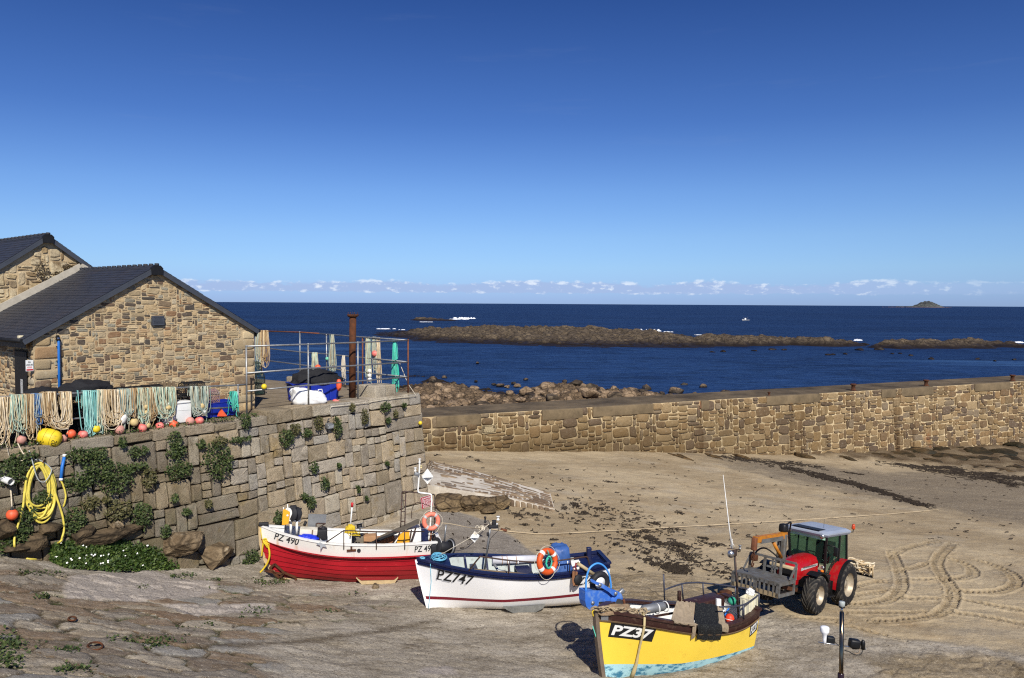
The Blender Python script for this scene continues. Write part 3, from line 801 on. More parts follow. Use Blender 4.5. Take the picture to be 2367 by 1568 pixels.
# ------------------------------------------------------------------ quay wall
BAT = 0.115
def wall_p(u, v, d):
    """point of the quay wall: u along from the left, v up from the coping (negative = down), d out of the face"""
    q = WA + WDIR * u + WN * (d - v * BAT)
    return V((q.x, q.y, QZ + v))
def wall_uv(px, py, d=0.0):
    """where the sight line meets the battered face"""
    ax = V((WN.x, WN.y, BAT)).normalized()
    q = onplane(px, py, wall_p(0, 0, d), ax)
    return (q - V((WA.x, WA.y, 0))).dot(WDIR), q.z - QZ
QL = ((122, 110, 96), (136, 124, 110), (112, 102, 90), (130, 116, 98), (142, 130, 114), (118, 104, 86), (126, 118, 108), (138, 122, 100))
def quay_damp(n, P, c):
    x, y, z = n.sep(P); nz = n.noise(.5, 5, .65, vec=P)
    lf = n.rng(n.math('ADD', x, n.math('MULTIPLY', nz, 6)), -10.5, -5.5, 1, 0)
    lw = n.rng(n.math('ADD', z, n.math('MULTIPLY', nz, 3)), -6.6, -3.4, 1, .35)
    c = n.mix(n.math('MULTIPLY', n.math('MULTIPLY', lf, lw), .8), c, n.mix(n.rng(n.noise(1.6, 5, .7, vec=P), .4, .6), rgb(84, 70, 48), rgb(70, 70, 44)))
    return n.mix(n.rng(n.noise(.7, 5, .7, vec=n.vec(P, loc=(3, 9, 1), sx=(1, 1, .35))), .54, .72, 0, .5), c, rgb(96, 82, 58))
M_quay = stone_mat('quay_granite', [tuple(min(255, int(x * k)) for x, k in zip(q, (1.27, 1.30, 1.31))) for q in QL], 22, 1.0, 0.05, (0.6, 0.75), lichen=[((150, 124, 70), 0.55, 0.57, 0.7, 0.55), ((184, 176, 160), 3.0, 0.6, 0.7, 0.55), ((86, 74, 50), 1.1, 0.56, 0.7, 0.5)], dark_tint=quay_damp)
M_joint = plain_wall_mat('dark_joint', (48, 40, 30), (32, 27, 20), 2.0, (24, 20, 15))
rr = random.Random(5)
qw = empty('quay_wall', wall_p(0, -4, 0), label='high granite block harbour wall with ivy growing from its joints', cat='wall')
qo = V(qw.location)
class Off:
    """collect points relative to an empty"""
    pass
mb = MB()
U0 = -9.0
f_off = lambda u, v, d: wall_p(u, v, d) - qo
# coping course
u = U0
while u < WLEN:
    w = rr.uniform(0.7, 1.5); w = min(w, WLEN - u) if WLEN - u - w > 0.4 else WLEN - u
    right = u > 8.2
    top = 0.08 if right else rr.uniform(-0.18, -0.05)
    h = rr.uniform(0.42, 0.5)
    stone(mb, (u, -h, u + w, top), f_off, 0.03, 0.06, rr, 14, 0.16, 0.025, dep=0.6, smooth=False, rough=.015)
    # upper face of the coping block
    mb.bbox(f_off(u + w / 2, top - h * 0.4, -0.5), (w - 0.03, 0.95, h * 0.8), Matrix.Rotation(math.atan2(WDIR.y, WDIR.x), 3, 'Z'), 0, 0.05)
    u += w
# body courses
H0 = -0.47
body = []
v = H0
while v > -6.6:
    h = rr.choice((1.1, 1.25, 1.4, 0.95))
    u = U0
    seg = []
    while u < WLEN - 0.01:
        w = rr.uniform(1.6, 2.7); w = WLEN - u if WLEN - u - w < 0.8 else w
        k = rr.random()
        big_end = WLEN - (u + w) < 0.05
        if k < 0.07 or big_end:
            hh = h * (0.5 if k > 0.1 else 0.56)
            seg += [(u, v - hh, u + w * (0.5 if rr.random() < .5 else 1), v), (u, v - h, u + w, v - hh)]
            if abs(seg[-2][2] - (u + w)) > 0.05: seg.append((u + w * 0.5, v - hh, u + w, v))
        elif k < 0.2: seg += [(u, v - h, u + w * 0.6, v), (u + w * 0.6, v - h * .55, u + w, v), (u + w * 0.6, v - h, u + w, v - h * .55)]
        else: seg += [(u + a, v - h + b, u + c, v - h + d) for a, b, c, d in pack(w, h, 0.42, 0.34, (1, 1, 1, 2, 2), (1, 2, 2, 3), rr)]
        u += w
    # courses wander a little up and down
    for s_ in seg:
        body.append(s_)
    v -= h
wav = lambda u: 0.06 * math.sin(u * 0.7) + 0.05 * math.sin(u * 1.9 + 1)
for s_ in body:
    um = (s_[0] + s_[2]) / 2
    g = gz(*wall_p(um, s_[3], 0)[:2])
    if QZ + s_[3] < g - 0.7: continue
    dv = wav(um) * min(1, -s_[3] - 0.47)
    stone(mb, (s_[0], s_[1] + dv, s_[2], s_[3] + dv), f_off, 0.042, 0.06, rr, 16, 0.15, 0.04, dep=0.14, smooth=False, rough=.018)
# return of the wall round the corner
mbk = MB()
BDIR = V((-WDIR.y, WDIR.x, 0))
cor = lambda w, v, d: wall_p(WLEN, v, 0) + BDIR * w + WDIR * (d + 0.0) - qo
for r in pack(9.0, 6.2, 0.45, 0.45, (1, 2, 2, 3), (1, 1, 2), rr):
    r = (r[0], r[1] - 6.2, r[2], r[3] - 6.2)
    stone(mb, r, cor, 0.035, 0.06, rr, 12, 0.25, 0.04, dep=0.12)
mb.build('stonework', M_quay, qw)
back = MB()
back.add([wall_p(U0, -6.8, -.05) - qo, wall_p(WLEN - .05, -6.8, -.05) - qo, wall_p(WLEN - .05, -0.15, -.05) - qo, wall_p(U0, -0.3, -.05) - qo], [(0, 1, 2, 3)])
back.add([cor(0, -6.8, -.05), cor(9, -6.8, -.05), cor(9, -.1, -.05), cor(0, -.1, -.05)], [(0, 1, 2, 3)])
back.build('mortar', M_joint, qw)

# quay deck
M_deck = plain_wall_mat('quay_concrete', (138, 124, 104), (110, 98, 80), 1.2, (84, 76, 60))
dk = MB()
q0 = WA + WDIR * (U0 - 20) - WN * 0.3; q1 = WB - WN * 0.3 - WDIR * 0.1; q2 = WB - WN * 13.6 - WDIR * 0.1; q3 = WA + WDIR * (U0 - 20) - WN * 40
poly = [(p.x, p.y) for p in (q0, q1, q2, WA + WDIR * 8 - WN * 40, q3)]
dk.prism(poly, (0, 0, QZ - 8), (1, 0, 0), (0, 1, 0), 7.97)
tag(dk.build('quay_paving', M_deck), 'worn concrete paving on top of the quay', 'paving', kind='structure')

# ------------------------------------------------------------------ pier
def pier_p(u, v, d):
    q = PA + PDIR * u + PN * (d - v * 0.06); return V((q.x, q.y, PZT + v))
def pier_uv(px, py):
    q = onplane(px, py, V((PA.x, PA.y, 0)), PN); return (q - V((PA.x, PA.y, 0))).dot(PDIR), q.z - PZT
def pier_damp(n, P, c):
    x, y, z = n.sep(P)
    left = n.rng(n.math('ADD', x, n.math('MULTIPLY', n.noise(0.12, 4, 0.6, vec=P), 14)), 12, 40, 1, 0)
    low = n.rng(n.math('ADD', z, n.math('MULTIPLY', n.noise(0.4, 4, 0.6, vec=P), 1.6)), -9.2, -7.0, .85, 0.1)
    c = n.mix(n.math('MULTIPLY', n.math('MULTIPLY', left, low), 0.85), c, n.mix(.45, c, rgb(60, 46, 26)) if False else rgb(86, 69, 43))
    st = n.noise(0.55, 4, 0.7, vec=P, sx=(1, 1, 0.06))
    c = n.mix(n.math('MULTIPLY', n.rng(st, 0.57, 0.65), n.rng(z, -13, -7.7, 1.0, 0.3)), c, rgb(80, 60, 38))
    rust = n.rng(n.noise(0.33, 3, 0.6, vec=n.vec(P, loc=(9, 4, 0)), sx=None), 0.68, 0.74)
    return n.mix(n.math('MULTIPLY', rust, 0.5), c, rgb(140, 84, 46))
PL = ((134, 110, 76), (148, 124, 90), (124, 104, 76), (140, 114, 80), (118, 96, 70), (156, 134, 100), (130, 114, 92), (112, 92, 68), (142, 120, 86), (104, 88, 72), (96, 80, 64))
M_pier = stone_mat('pier_stone', PL, 7, 0.9, 0.08, (0.45, 0.5), dark_tint=pier_damp)
M_pmort = plain_wall_mat('pier_mortar', (206, 187, 150), (174, 152, 116), 0.8, (140, 118, 86), dark_tint=pier_damp)
M_cap = plain_wall_mat('cap_concrete', (126, 110, 86), (96, 84, 66), 0.7, (86, 76, 60))
M_ptop = plain_wall_mat('pier_top', (112, 98, 78), (66, 58, 48), 0.35, (50, 44, 36))
pier = empty('pier_wall', pier_p(0, -3, 0), label='long rubble stone pier with pale mortar joints running out to sea', cat='pier')
po = V(pier.location); fp = lambda u, v, d: pier_p(u, v, d) - po
mb = MB(); rr = random.Random(9)
PU0, PU1 = -4.0, 70.0
caps = []
for x0, x1, y in ((1008, 1110, 975), (1252, 1345, 950), (1369, 1508, 945), (1619, 1637, 930), (1770, 1893, 920), (2036, 2068, 905), (2082, 2155, 900), (2251, 2332, 890)):
    caps.append((pier_uv(x0, y)[0], pier_uv(x1, y)[0]))
def in_cap(u0, u1): return any(min(u1, b) - max(u0, a) > 0.25 * (u1 - u0) for a, b in caps)
seg_h = 7.0
u = PU0
while u < PU1:
    w = 6.0
    for r in pack(w, seg_h, 0.30, 0.265, (1, 2, 2, 3, 3, 4, 5), (1, 1, 2, 2, 3), rr):
        s_ = (u + r[0], r[1] - seg_h, u + r[2], r[3] - seg_h)
        um = (s_[0] + s_[2]) / 2
        if PZT + s_[3] < gz(*pier_p(um, s_[3], 0)[:2]) - 0.6: continue
        stone(mb, s_, fp, 0.055, 0.10, rr, 12, 0.45, 0.10, dep=0.1, smooth=um < 22)
    u += w
mb.build('stonework', M_pier, pier)
mo = MB(); mo.add([fp(PU0, -7.6, 0), fp(PU1, -7.6, 0), fp(PU1, 0, 0), fp(PU0, 0, 0)], [(0, 1, 2, 3)])
mo.build('mortar', M_pmort, pier)
cp = MB(); ang = Matrix.Rotation(math.atan2(PDIR.y, PDIR.x), 3, 'Z')
for a, b in caps:
    cp.bbox(fp((a + b) / 2, -0.36, -0.20), (b - a, 0.68, 0.72), ang, 0, 0.04)
cp.build('concrete_cap', M_cap, pier)
tp = MB(); tp.prism([(PU0, 0), (PU1, 0), (PU1, 4.5), (PU0, 4.5)], fp(0, 0, -0.12) + V((0, 0, -8.2)), PDIR, -PN, 8.17)
tp.build('deck', M_ptop, pier)
# bollards on the pier
M_rust = mat('rusty_iron', (74, 50, 38), 0.85, 0.2, 0.5, 6, 0.5, 30, 0.2, 0.7, (112, 66, 38), 5)
for i, (px, py, s_, lb) in enumerate(((1990, 886, 1.0, 'rusty mooring bollard on the pier, third from its outer end'), (2159, 879, 1.0, 'rusty mooring bollard on the pier, midway between two others'),
                          (2359, 873, 1.05, 'rusty mooring bollard on the pier top, last one at the right edge'), (1794, 905, 0.5, 'short rusty stub on the pier, lowest and leftmost of the bollards'))):
    uu, _ = pier_uv(px, py); b_ = MB()
    b_.lathe([(0, 0), (.28, 0), (.26, .05), (.17, .1), (.16, .42), (.25, .48), (.27, .56), (.22, .6), (0, .6)], 14)
    for k in range(4): b_.cyl((.2 * math.cos(k * PI / 2), .2 * math.sin(k * PI / 2), .03), (.2 * math.cos(k * PI / 2), .2 * math.sin(k * PI / 2), .09), .03, 6)
    o = b_.build('mooring_bollard', M_rust, None, pier_p(uu, -0.03, -0.8)); o.scale = (s_, s_, s_)
    tag(o, lb, 'bollard', 'bollards along the pier')
# plaque on the pier
M_bronze = mat('bronze_plaque', (92, 78, 54), 0.6, 0.2, 0.3, 5)
M_stonetxt = mat('worn_lettering', (196, 178, 140), 0.8, 0, 0.3, 8)
def info_plaque(name, fpt, u0, v0, u1, v1, label, rows, mbk, mtx, frame=True, cat='plaque', rs=3):
    e = empty(name, fpt((u0 + u1) / 2, (v0 + v1) / 2, 0.03), label=label, cat=cat); eo = V(e.location)
    g = lambda u, v, d: fpt(u, v, d) - eo
    b_ = MB(); c = [g(u0, v0, .0), g(u1, v0, .0), g(u1, v1, .0), g(u0, v1, .0)]; d_ = [g(u0, v0, .13), g(u1, v0, .13), g(u1, v1, .13), g(u0, v1, .13)]
    b_.add(c + d_, [(4, 5, 6, 7), (0, 1, 5, 4), (1, 2, 6, 5), (2, 3, 7, 6), (3, 0, 4, 7)]); b_.build('plate', mbk, e)
    t = MB(); r2 = random.Random(rs); W_, H_ = u1 - u0, v1 - v0
    for k in range(rows):
        vv = v1 - H_ * (0.14 + 0.76 * (k + .5) / rows); half = W_ * r2.uniform(.24, .42); uu = (u0 + u1) / 2 - half
        while uu < (u0 + u1) / 2 + half:
            w = W_ * r2.uniform(.03, .12)
            t.add([g(uu, vv, .134), g(uu + w, vv, .134), g(uu + w, vv + H_ * .045, .134), g(uu, vv + H_ * .045, .134)], [(0, 1, 2, 3)]); uu += w + W_ * .018
    t.build('lettering', mtx, e)
    if frame:
        f_ = MB()
        for a, b in ((0, 1), (1, 2), (2, 3), (3, 0)): f_.beam(d_[a], d_[b], W_ * .02, W_ * .02)
        f_.build('frame', mtx, e)
    return e
zc = crop(1850, 1640, 150, 2367)
ua, va = pier_uv(*zc(570, 940)); ub, vb = pier_uv(*zc(1430, 420))
info_plaque('wall_plaque', lambda u, v, d: pier_p(u, v, d), ua, va, ub, vb, 'bronze plaque with rows of raised lettering on the pier wall', 10, M_bronze, M_stonetxt)

# ------------------------------------------------------------------ stone buildings
GL, GR = at(76.6, 775.4, 26.8), at(587.7, 763.0, 33.2)
ZE = (GL.z + GR.z) / 2
GD = V((GR.x - GL.x, GR.y - GL.y, 0)); GW = GD.length; GD.normalize()
GN = V((GD.y, -GD.x, 0)); GB = -GN
ZR = at(357.8, 620.5, (GL.y + GR.y) / 2).z
GPAL = ((178, 154, 116), (160, 138, 106), (190, 168, 132), (138, 108, 80), (158, 140, 110), (108, 90, 74), (172, 148, 112), (136, 128, 110), (174, 160, 134), (92, 82, 72), (196, 176, 140), (150, 122, 90), (148, 142, 124), (172, 144, 108), (126, 108, 86), (166, 148, 116), (184, 160, 122), (170, 152, 122), (160, 144, 116), (80, 74, 68))
M_gab = stone_mat('gable_rubble', GPAL, 26, 0.9, 0.02, (0.35, 0.45))
M_gmort = plain_wall_mat('lime_mortar', (190, 170, 136), (172, 152, 120), 2.5, (140, 120, 90))
M_slate = None
n = NT('roof_slate'); rv = n.island()
c = n.ramp(rv, [(0, rgb(44, 46, 52)), (0.5, rgb(52, 54, 60)), (1, rgb(48, 49, 54))])
c = n.mix(n.rng(n.noise(1.2, 5, 0.7), 0.5, 0.7, 0, 0.5), c, rgb(64, 58, 56))
n.done(c, 0.55, 0, 0.35, n.bump(n.noise(20, 4), 0.3, 0.01)); M_slate = n.mat
M_barge = mat('barge_board', (62, 66, 74), 0.5, 0, 0.15)
M_black = mat('black_paint', (20, 20, 21), 0.5, 0, 0.3)
M_door = mat('black_door', (24, 23, 23), 0.6, 0, 0.3, 6)
def gable_building(name, base, half, zb, ze, zr, depth, label, stones, seed, cell, wr, hr, left_wall=True, oh=0.35):
    """base: ground point under the gable centre; GD along the gable, GB to the back"""
    e = empty(name, V((base.x, base.y, zb)), label=label, cat='building'); bo = V(e.location)
    P = lambda u, z, d: V((base.x, base.y, 0)) + GD * u + GN * d + V((0, 0, z)) - bo
    ridge = zr
    slope = (zr - ze) / half
    rr = random.Random(seed)
    mort = MB()
    outl = [(-half, zb), (half, zb), (half, ze), (0, zr), (-half, ze)]
    for d0, d1 in ((0, -0.35), (-depth + .35, -depth)):
        a = [P(u, z, d0) for u, z in outl]; b = [P(u, z, d1) for u, z in outl]
        mort.add(a + b, [(0, 1, 2, 3, 4), (9, 8, 7, 6, 5), (0, 5, 6, 1), (1, 6, 7, 2), (2, 7, 8, 3), (3, 8, 9, 4), (4, 9, 5, 0)])
    for s_ in (-1, 1):
        mort.prism([(0, 0), (depth - .7, 0), (depth - .7, ze - zb), (0, ze - zb)], P(s_ * half, zb, -.35), GB, V((0, 0, 1)), .35 * s_ * -1)
    mort.build('wall', M_gmort, e)
    st = MB()
    def roof_z(u): return zr - slope * abs(u) - 0.03
    if stones:
        # quoins
        q = zb; k = 0; Q = []
        while q < ze - .15:
            h = rr.uniform(.32, .48); w = .95 if k % 2 else .55
            for s_ in (-1, 1):
                Q.append((min(s_ * half, s_ * (half - w)), q, max(s_ * half, s_ * (half - w)), min(q + h, ze - .02)))
            q += h; k += 1
        for r in Q: stone(st, r, P, .04, .035, rr, 12, .3, .05, dep=.05)
        for r in pack(2 * half, zr - zb, cell, cell * .72, wr, hr, rr):
            u0, v0, u1, v1 = r[0] - half, r[1] + zb, r[2] - half, r[3] + zb
            um, vm = (u0 + u1) / 2, (v0 + v1) / 2
            if any(um > a - .02 and um < c_ + .02 and vm < d_ + .02 and vm > b - .02 for a, b, c_, d_ in Q): continue
            if vm > roof_z(um) - .1: continue
            v1 = min(v1, roof_z(u0) , roof_z(u1))
            if v1 - v0 < .05: continue
            stone(st, (u0, v0, u1, v1), P, .035, .025, rr, 11, .36, .13, dep=.04, smooth=False, rough=.008)
        # left flank
        for r in pack(depth - .1, ze - zb - .1, cell * 1.2, cell * .9, wr, hr, rr):
            stone(st, (-r[2], r[1] + zb, -r[0], r[3] + zb), lambda u, v, d: P(-half - d, v, u), .045, .03, rr, 10, .45, .1, dep=.04)
        st.build('stonework', M_gab, e)
    # roof: boards, slates, ridge, barge boards
    rf = MB(); sl = MB()
    og, oe = .18, oh
    for s_ in (-1, 1):
        oe = oh if s_ < 0 else .1
        run = half + oe; L = math.hypot(run, run * slope)
        dn = (GD * s_ * run + V((0, 0, -run * slope))).normalized()
        nrm = (V((0, 0, 1)) * run + GD * s_ * run * slope).normalized()
        top = P(0, zr + .01, 0)
        a = top + GN * og; b = a + dn * L; c_ = b + GB * (depth + og * 2); d_ = a + GB * (depth + og * 2)
        rf.add([a, b, c_, d_] + [q + nrm * .06 for q in (a, b, c_, d_)], [(0, 1, 2, 3), (4, 7, 6, 5), (0, 4, 5, 1), (1, 5, 6, 2), (2, 6, 7, 3)] if s_ < 0 else [(3, 2, 1, 0), (5, 6, 7, 4), (1, 5, 4, 0), (2, 6, 5, 1), (3, 7, 6, 2)])
        nc = int(L / .2); 
        for i in range(nc):
            y0 = L * i / nc; off = rr.uniform(0, .3); x = -off
            while x < depth + 2 * og:
                w = .3
                x0, x1 = max(x, 0) + .004, min(x + w, depth + 2 * og) - .004
                if x1 - x0 > .03:
                    t0, t1 = .068, .078 + rr.uniform(0, .004)
                    p = [a + GB * xx + dn * yy + nrm * tt for xx, yy, tt in ((x0, y0, t0), (x1, y0, t0), (x1, y0 + L / nc + .02, t1), (x0, y0 + L / nc + .02, t1))]
                    lo = [q - nrm * .02 for q in p[2:]]
                    fs = [(0, 1, 2, 3), (3, 2, 4, 5)]
                    sl.add(p + lo, fs if s_ > 0 else [f[::-1] for f in fs])
                x += w
    roof = rf.build('roof', M_barge, e)
    sl.build('slates', M_slate, roof)
    rt = MB(); x = -og
    while x < depth + og:
        c0 = P(0, zr + .085, -x)
        for s_ in (-1, 1):
            q = [c0 + V((0, 0, .05)), c0 + GB * .44 + V((0, 0, .04)), c0 + GB * .44 + GD * s_ * .16 + V((0, 0, -.06)), c0 + GD * s_ * .16 + V((0, 0, -.05))]
            rt.add(q + [p + V((0, 0, -.03)) for p in q], [(0, 1, 2, 3), (3, 2, 6, 7), (0, 3, 7, 4)] if s_ > 0 else [(3, 2, 1, 0), (7, 6, 2, 3), (4, 7, 3, 0)])
        rt.bbox(c0 + V((0, 0, .05)), (.14, .14, .1), None, 0, .03)
        x += .45
    rt.build('ridge_tiles', M_slate, roof)
    for s_ in (-1, 1):
        oe = oh if s_ < 0 else .1
        bb = MB(); run = half + oe
        bb.beam(P(0, zr - .04, .16), P(s_ * run, zr - .04 - run * slope, .16), .035, .15, up=(0, 0, 1)); bb.build('barge_board', M_barge, e)
        gt = MB(); gx_ = s_ * (half + oe + .05); gzz = zr - run * slope
        gt.tube([P(gx_, gzz + .02, .15), P(gx_, gzz + .02, -depth)], .07, 8); gt.beam(P(s_ * (half + oe - .06), gzz - .1, .1), P(s_ * (half + oe - .06), gzz - .1, -depth), .05, .24); gt.build('gutter', M_black, e)
    fb = MB(); fb.prism([(-.2, -.25), (.2, -.25), (.22, .0), (.12, .1), (-.12, .1), (-.22, .0)], P(0, zr, .10), GD, V((0, 0, 1)), .14); fb.build('ridge_end', M_black, e)
    return e, P
gc = (GL + GR) / 2
front, FP_ = gable_building('stone_building', gc, GW / 2, QZ - .05, ZE, ZR, 6.6, 'low stone shed with a black slate roof and rubble gable facing the harbour', True, 31, .105, (1, 2, 2, 3, 3, 4, 5), (1, 1, 2, 2, 3))
rb = at(110, 548, 33.4); rear_c = V((rb.x, rb.y, 0)) + GB * 0.12
rear, RP_ = gable_building('stone_building', rear_c, 4.6, QZ - .05, rb.z - 4.6 * .72, rb.z, 9.0, 'taller lime-washed stone building behind the slate roofed shed', False, 33, .16, (1, 2, 3), (1, 2, 2), oh=.25)
# rear gable: rough rubble half hidden under old render
M_rear = stone_mat('rear_rubble', ((168, 148, 112), (150, 128, 94), (182, 164, 132), (140, 122, 96), (176, 160, 130), (128, 108, 80)), 12, 0.9, 0.04, (0.5, 0.6), lichen=[((206, 190, 156), 1.2, 0.5, 0.62, 0.7)])
st = MB(); rr = random.Random(35)
for r in pack(9.2, 7.6, .15, .12, (1, 2, 3, 3, 5, 7), (1, 2, 2, 3, 5), rr):
    u0, v0, u1, v1 = r[0] - 4.6, r[1] + QZ, r[2] - 4.6, r[3] + QZ
    if (v0 + v1) / 2 > rb.z - .72 * abs((u0 + u1) / 2) - .2: continue
    v1 = min(v1, rb.z - .72 * max(abs(u0), abs(u1)) - .04)
    if v1 - v0 > .05: stone(st, (u0, v0, u1, v1), RP_, .05, .05, rr, 10, .42, .14, dep=.05, smooth=False, rough=.012)
st.build('stonework', M_rear, rear)
# mortar flashing where the shed roof meets the rear gable
M_flash = mat('mortar_flashing', (178, 170, 154), .9, 0, .2, 5)
fl = MB(); hw = GW / 2 + .3; sl_ = (ZR - ZE) / (GW / 2)
fo = V(front.location)
q = [FP_(-hw, ZR - hw * sl_ + .24, -6.62), FP_(0, ZR + .24, -6.62), FP_(hw, ZR - hw * sl_ + .24, -6.62)]
for a, b in ((0, 1), (1, 2)): fl.beam(q[a], q[b], .12, .26)
fl.build('flashing', M_flash, front)
# door and opening in the flank of the shed, lamp over it
dr = MB(); 
FL = lambda w, z, d: FP_(-GW / 2 - d, z, -w)          # flank: w back from the corner, d out
dr.add([FL(.45, QZ, .05), FL(1.6, QZ, .05), FL(1.6, QZ + 2.75, .05), FL(.45, QZ + 2.75, .05)], [(0, 1, 2, 3), (3, 2, 1, 0)])
for k in range(7): dr.beam(FL(.53 + k * .16, QZ + .02, .06), FL(.53 + k * .16, QZ + 2.7, .06), .15, .02, up=GD)
door = dr.build('door', M_door, front)
hd = MB(); hd.box(FL(.9, QZ + 1.05, .1), (.08, .08, .14)); hd.build('handle', mat('steel', (150, 150, 150), .35, .8, .2), door)
M_white = mat('white_plastic', (226, 226, 222), .5, 0, .06)
nt_ = MB(); nt_.add([FL(.78, QZ + 1.25, .085), FL(1.0, QZ + 1.25, .085), FL(1.0, QZ + 1.75, .085), FL(.78, QZ + 1.75, .085)], [(0, 1, 2, 3), (3, 2, 1, 0)]); nt_.build('notice', M_white, door)
lp = MB(); lp.bbox(at(54, 781, 26.9) - fo, (.34, .2, .16), Matrix.Rotation(math.atan2(GD.y, GD.x), 3, 'Z'), 0, .04); lp.build('lamp', mat('lamp_shade', (196, 186, 156), .4), front)
# blue water pipe on the gable
def gab_uv(px, py):
    q = onplane(px, py, V((gc.x, gc.y, 0)), GN); return (q - V((gc.x, gc.y, 0))).dot(GD), q.z
zg = crop(0, 900, 1000, 1960)
M_blue = mat('blue_pipe', (40, 110, 190), .5, 0, .12)
bp = MB(); u, z = gab_uv(*zg(440, 845)); u2, z2 = gab_uv(*zg(443, 1215))
bp.tube([FP_(u, z + .1, .02), FP_(u, z + .02, .1), FP_(u, z - .1, .12), FP_(u2, QZ, .12)], .045, 8); o = bp.build('downpipe', M_blue, front)
bc = MB(); bc.cyl(FP_(u, z + .1, .0), FP_(u, z - .06, .13), .07, 8); bc.build('outlet', M_black, o)
for k in range(4): MB().box(FP_(u, z - .25 - k * .5, .08), (.1, .1, .04)).build('bracket', M_black, o)
gp = lambda u, v, d: V((gc.x, gc.y, 0)) + GD * u + GN * d + V((0, 0, v))
M_dslate = mat('slate_plaque', (66, 70, 78), .55, 0, .15, 6); M_cut = mat('cut_lettering', (36, 40, 48), .7)
za, zb_ = gab_uv(*crop(550, 1220, 150, 2352)(660, 890)), gab_uv(*crop(550, 1220, 150, 2352)(1390, 310))
info_plaque('wall_plaque', gp, za[0], za[1], zb_[0], zb_[1], 'square slate plaque with cut lettering on the shed gable', 6, M_dslate, M_cut, False, rs=6)
# text helper
def text2d(s_, size=1.0, bold=0.0, shear=0.0, align='LEFT'):
    cu = bpy.data.curves.new('t', 'FONT'); cu.body = s_; cu.size = size; cu.offset = bold; cu.shear = shear; cu.align_x = align; cu.resolution_u = 3
    o = bpy.data.objects.new('t', cu); COL.objects.link(o)
    bpy.context.view_layer.update()
    dg = bpy.context.evaluated_depsgraph_get(); me = bpy.data.meshes.new_from_object(o.evaluated_get(dg))
    vs = [(v.co.x, v.co.y) for v in me.vertices]; fs = [list(p.vertices) for p in me.polygons]
    bpy.data.objects.remove(o); bpy.data.curves.remove(cu); bpy.data.meshes.remove(me)
    return vs, fs
def sign_text(mb, s_, u, v, w, fm, d, mat=0, bold=0.0, h=None):
    vs, fs = text2d(s_, 1, bold, 0, 'LEFT')
    x0, x1 = min(p[0] for p in vs), max(p[0] for p in vs); k = w / (x1 - x0)
    kh = k if h is None else h / .72
    mb.add([fm(u + (p[0] - x0) * k, v + p[1] * kh, d) for p in vs], fs, mat)
# fish landing notice beside the door
z5 = crop(0, 1280, 260, 1359)
ua, va = gab_uv(*z5(516, 925)); ub, vb = gab_uv(*z5(668, 690))
ns = empty('notice_board', gp(ua, va, .06), label='white paper notice with black and red lettering beside the shed door', cat='notice'); no = V(ns.location)
g2 = lambda u, v, d: gp(u, v, d) - no
b_ = MB(); b_.prism([(0, 0), (ub - ua, 0), (ub - ua, vb - va), (0, vb - va)], g2(ua, va, .05), GD, V((0, 0, 1)), .012); b_.build('board', M_white, ns)
M_ink = mat('black_ink', (24, 24, 26), .6, 0, .1); M_redink = mat('red_ink', (190, 40, 46), .6, 0, .1)
t_ = MB(); Wn, Hn = ub - ua, vb - va
sign_text(t_, 'FISH', ua + Wn * .3, va + Hn * .74, Wn * .36, g2, .066, 0, .02, Hn * .14)
sign_text(t_, 'LANDING AREA', ua + Wn * .06, va + Hn * .5, Wn * .88, g2, .066, 0, .02, Hn * .16)
sign_text(t_, 'NO DOGS', ua + Wn * .2, va + Hn * .27, Wn * .6, g2, .066, 1, .02, Hn * .15)
t_.prism([(Wn * .08, Hn * .05), (Wn * .95, Hn * .05), (Wn * .95, Hn * .19), (Wn * .08, Hn * .19)], g2(ua, va, .063), GD, V((0, 0, 1)), .003, 1)
t_.build('lettering', [M_ink, M_redink], ns)
# ------------------------------------------------------------------ rails on the quay
M_galv = mat('galvanised', (150, 152, 152), .45, .6, .25, 5, 0, 40, .5, .35, (104, 92, 78), 9)
M_rusty = mat('rusty_rail', (120, 74, 50), .8, .2, .4, 8)
def col_plane(d): return wall_p(0, 0, d), V((WN.x, WN.y, 0))
RP0, RN = col_plane(-0.3)                        # plane of the low rail
EP0, EN = col_plane(-0.35)                       # plane of the tall front rail
BP0, BN = WB - WDIR * 0.25, WDIR                 # plane of the tall side rail
lr = lambda x, y: onplane(x, y, RP0, RN)
er = lambda x, y: onplane(x, y, EP0, EN)
br = lambda x, y: onplane(x, y, BP0, BN)
zg = crop(0, 900, 1000, 1960); z2 = crop(900, 1150, 900, 2352); z3 = crop(0, 1600, 900, 2171); z4 = crop(950, 1800, 850, 2367)
def railing(name, label, tops, rails, posts, rad, mats, zbase):
    e = empty(name, V((tops[0].x, tops[0].y, QZ)), label=label, cat='railing'); o = V(e.location)
    for pts, m_ in rails:
        MB().tube([p - o for p in pts], rad, 8).build('rail', m_, e)
    for p, m_ in posts:
        b_ = MB(); b_.cyl(V((p.x, p.y, zbase)) - o, p - o + V((0, 0, .02)), rad * 1.1, 8); b_.cyl(V((p.x, p.y, zbase)) - o, V((p.x, p.y, zbase + .03)) - o, rad * 2.6, 8)
        b_.sphere(p - o, rad * 1.6, n=8); b_.build('post', m_, e)
    return e
low_t = [lr(-160, 926), lr(0, 918), lr(150, 910.6), lr(403, 897), lr(541, 891), lr(568, 889)]
low_b = [lr(-160, 985), lr(159, 969), lr(478, 945), lr(547, 941.5)]
railing('low_railing', 'low grey two-bar quay railing draped with coiled fishing ropes', low_t, [(low_t, M_galv), (low_b, M_galv)],
        [(lr(-60, 921), M_galv), (lr(86, 914), M_galv), (lr(236, 906), M_galv), (lr(404, 897), M_galv), (lr(550, 890.6), M_galv)], .032, None, QZ - .1)
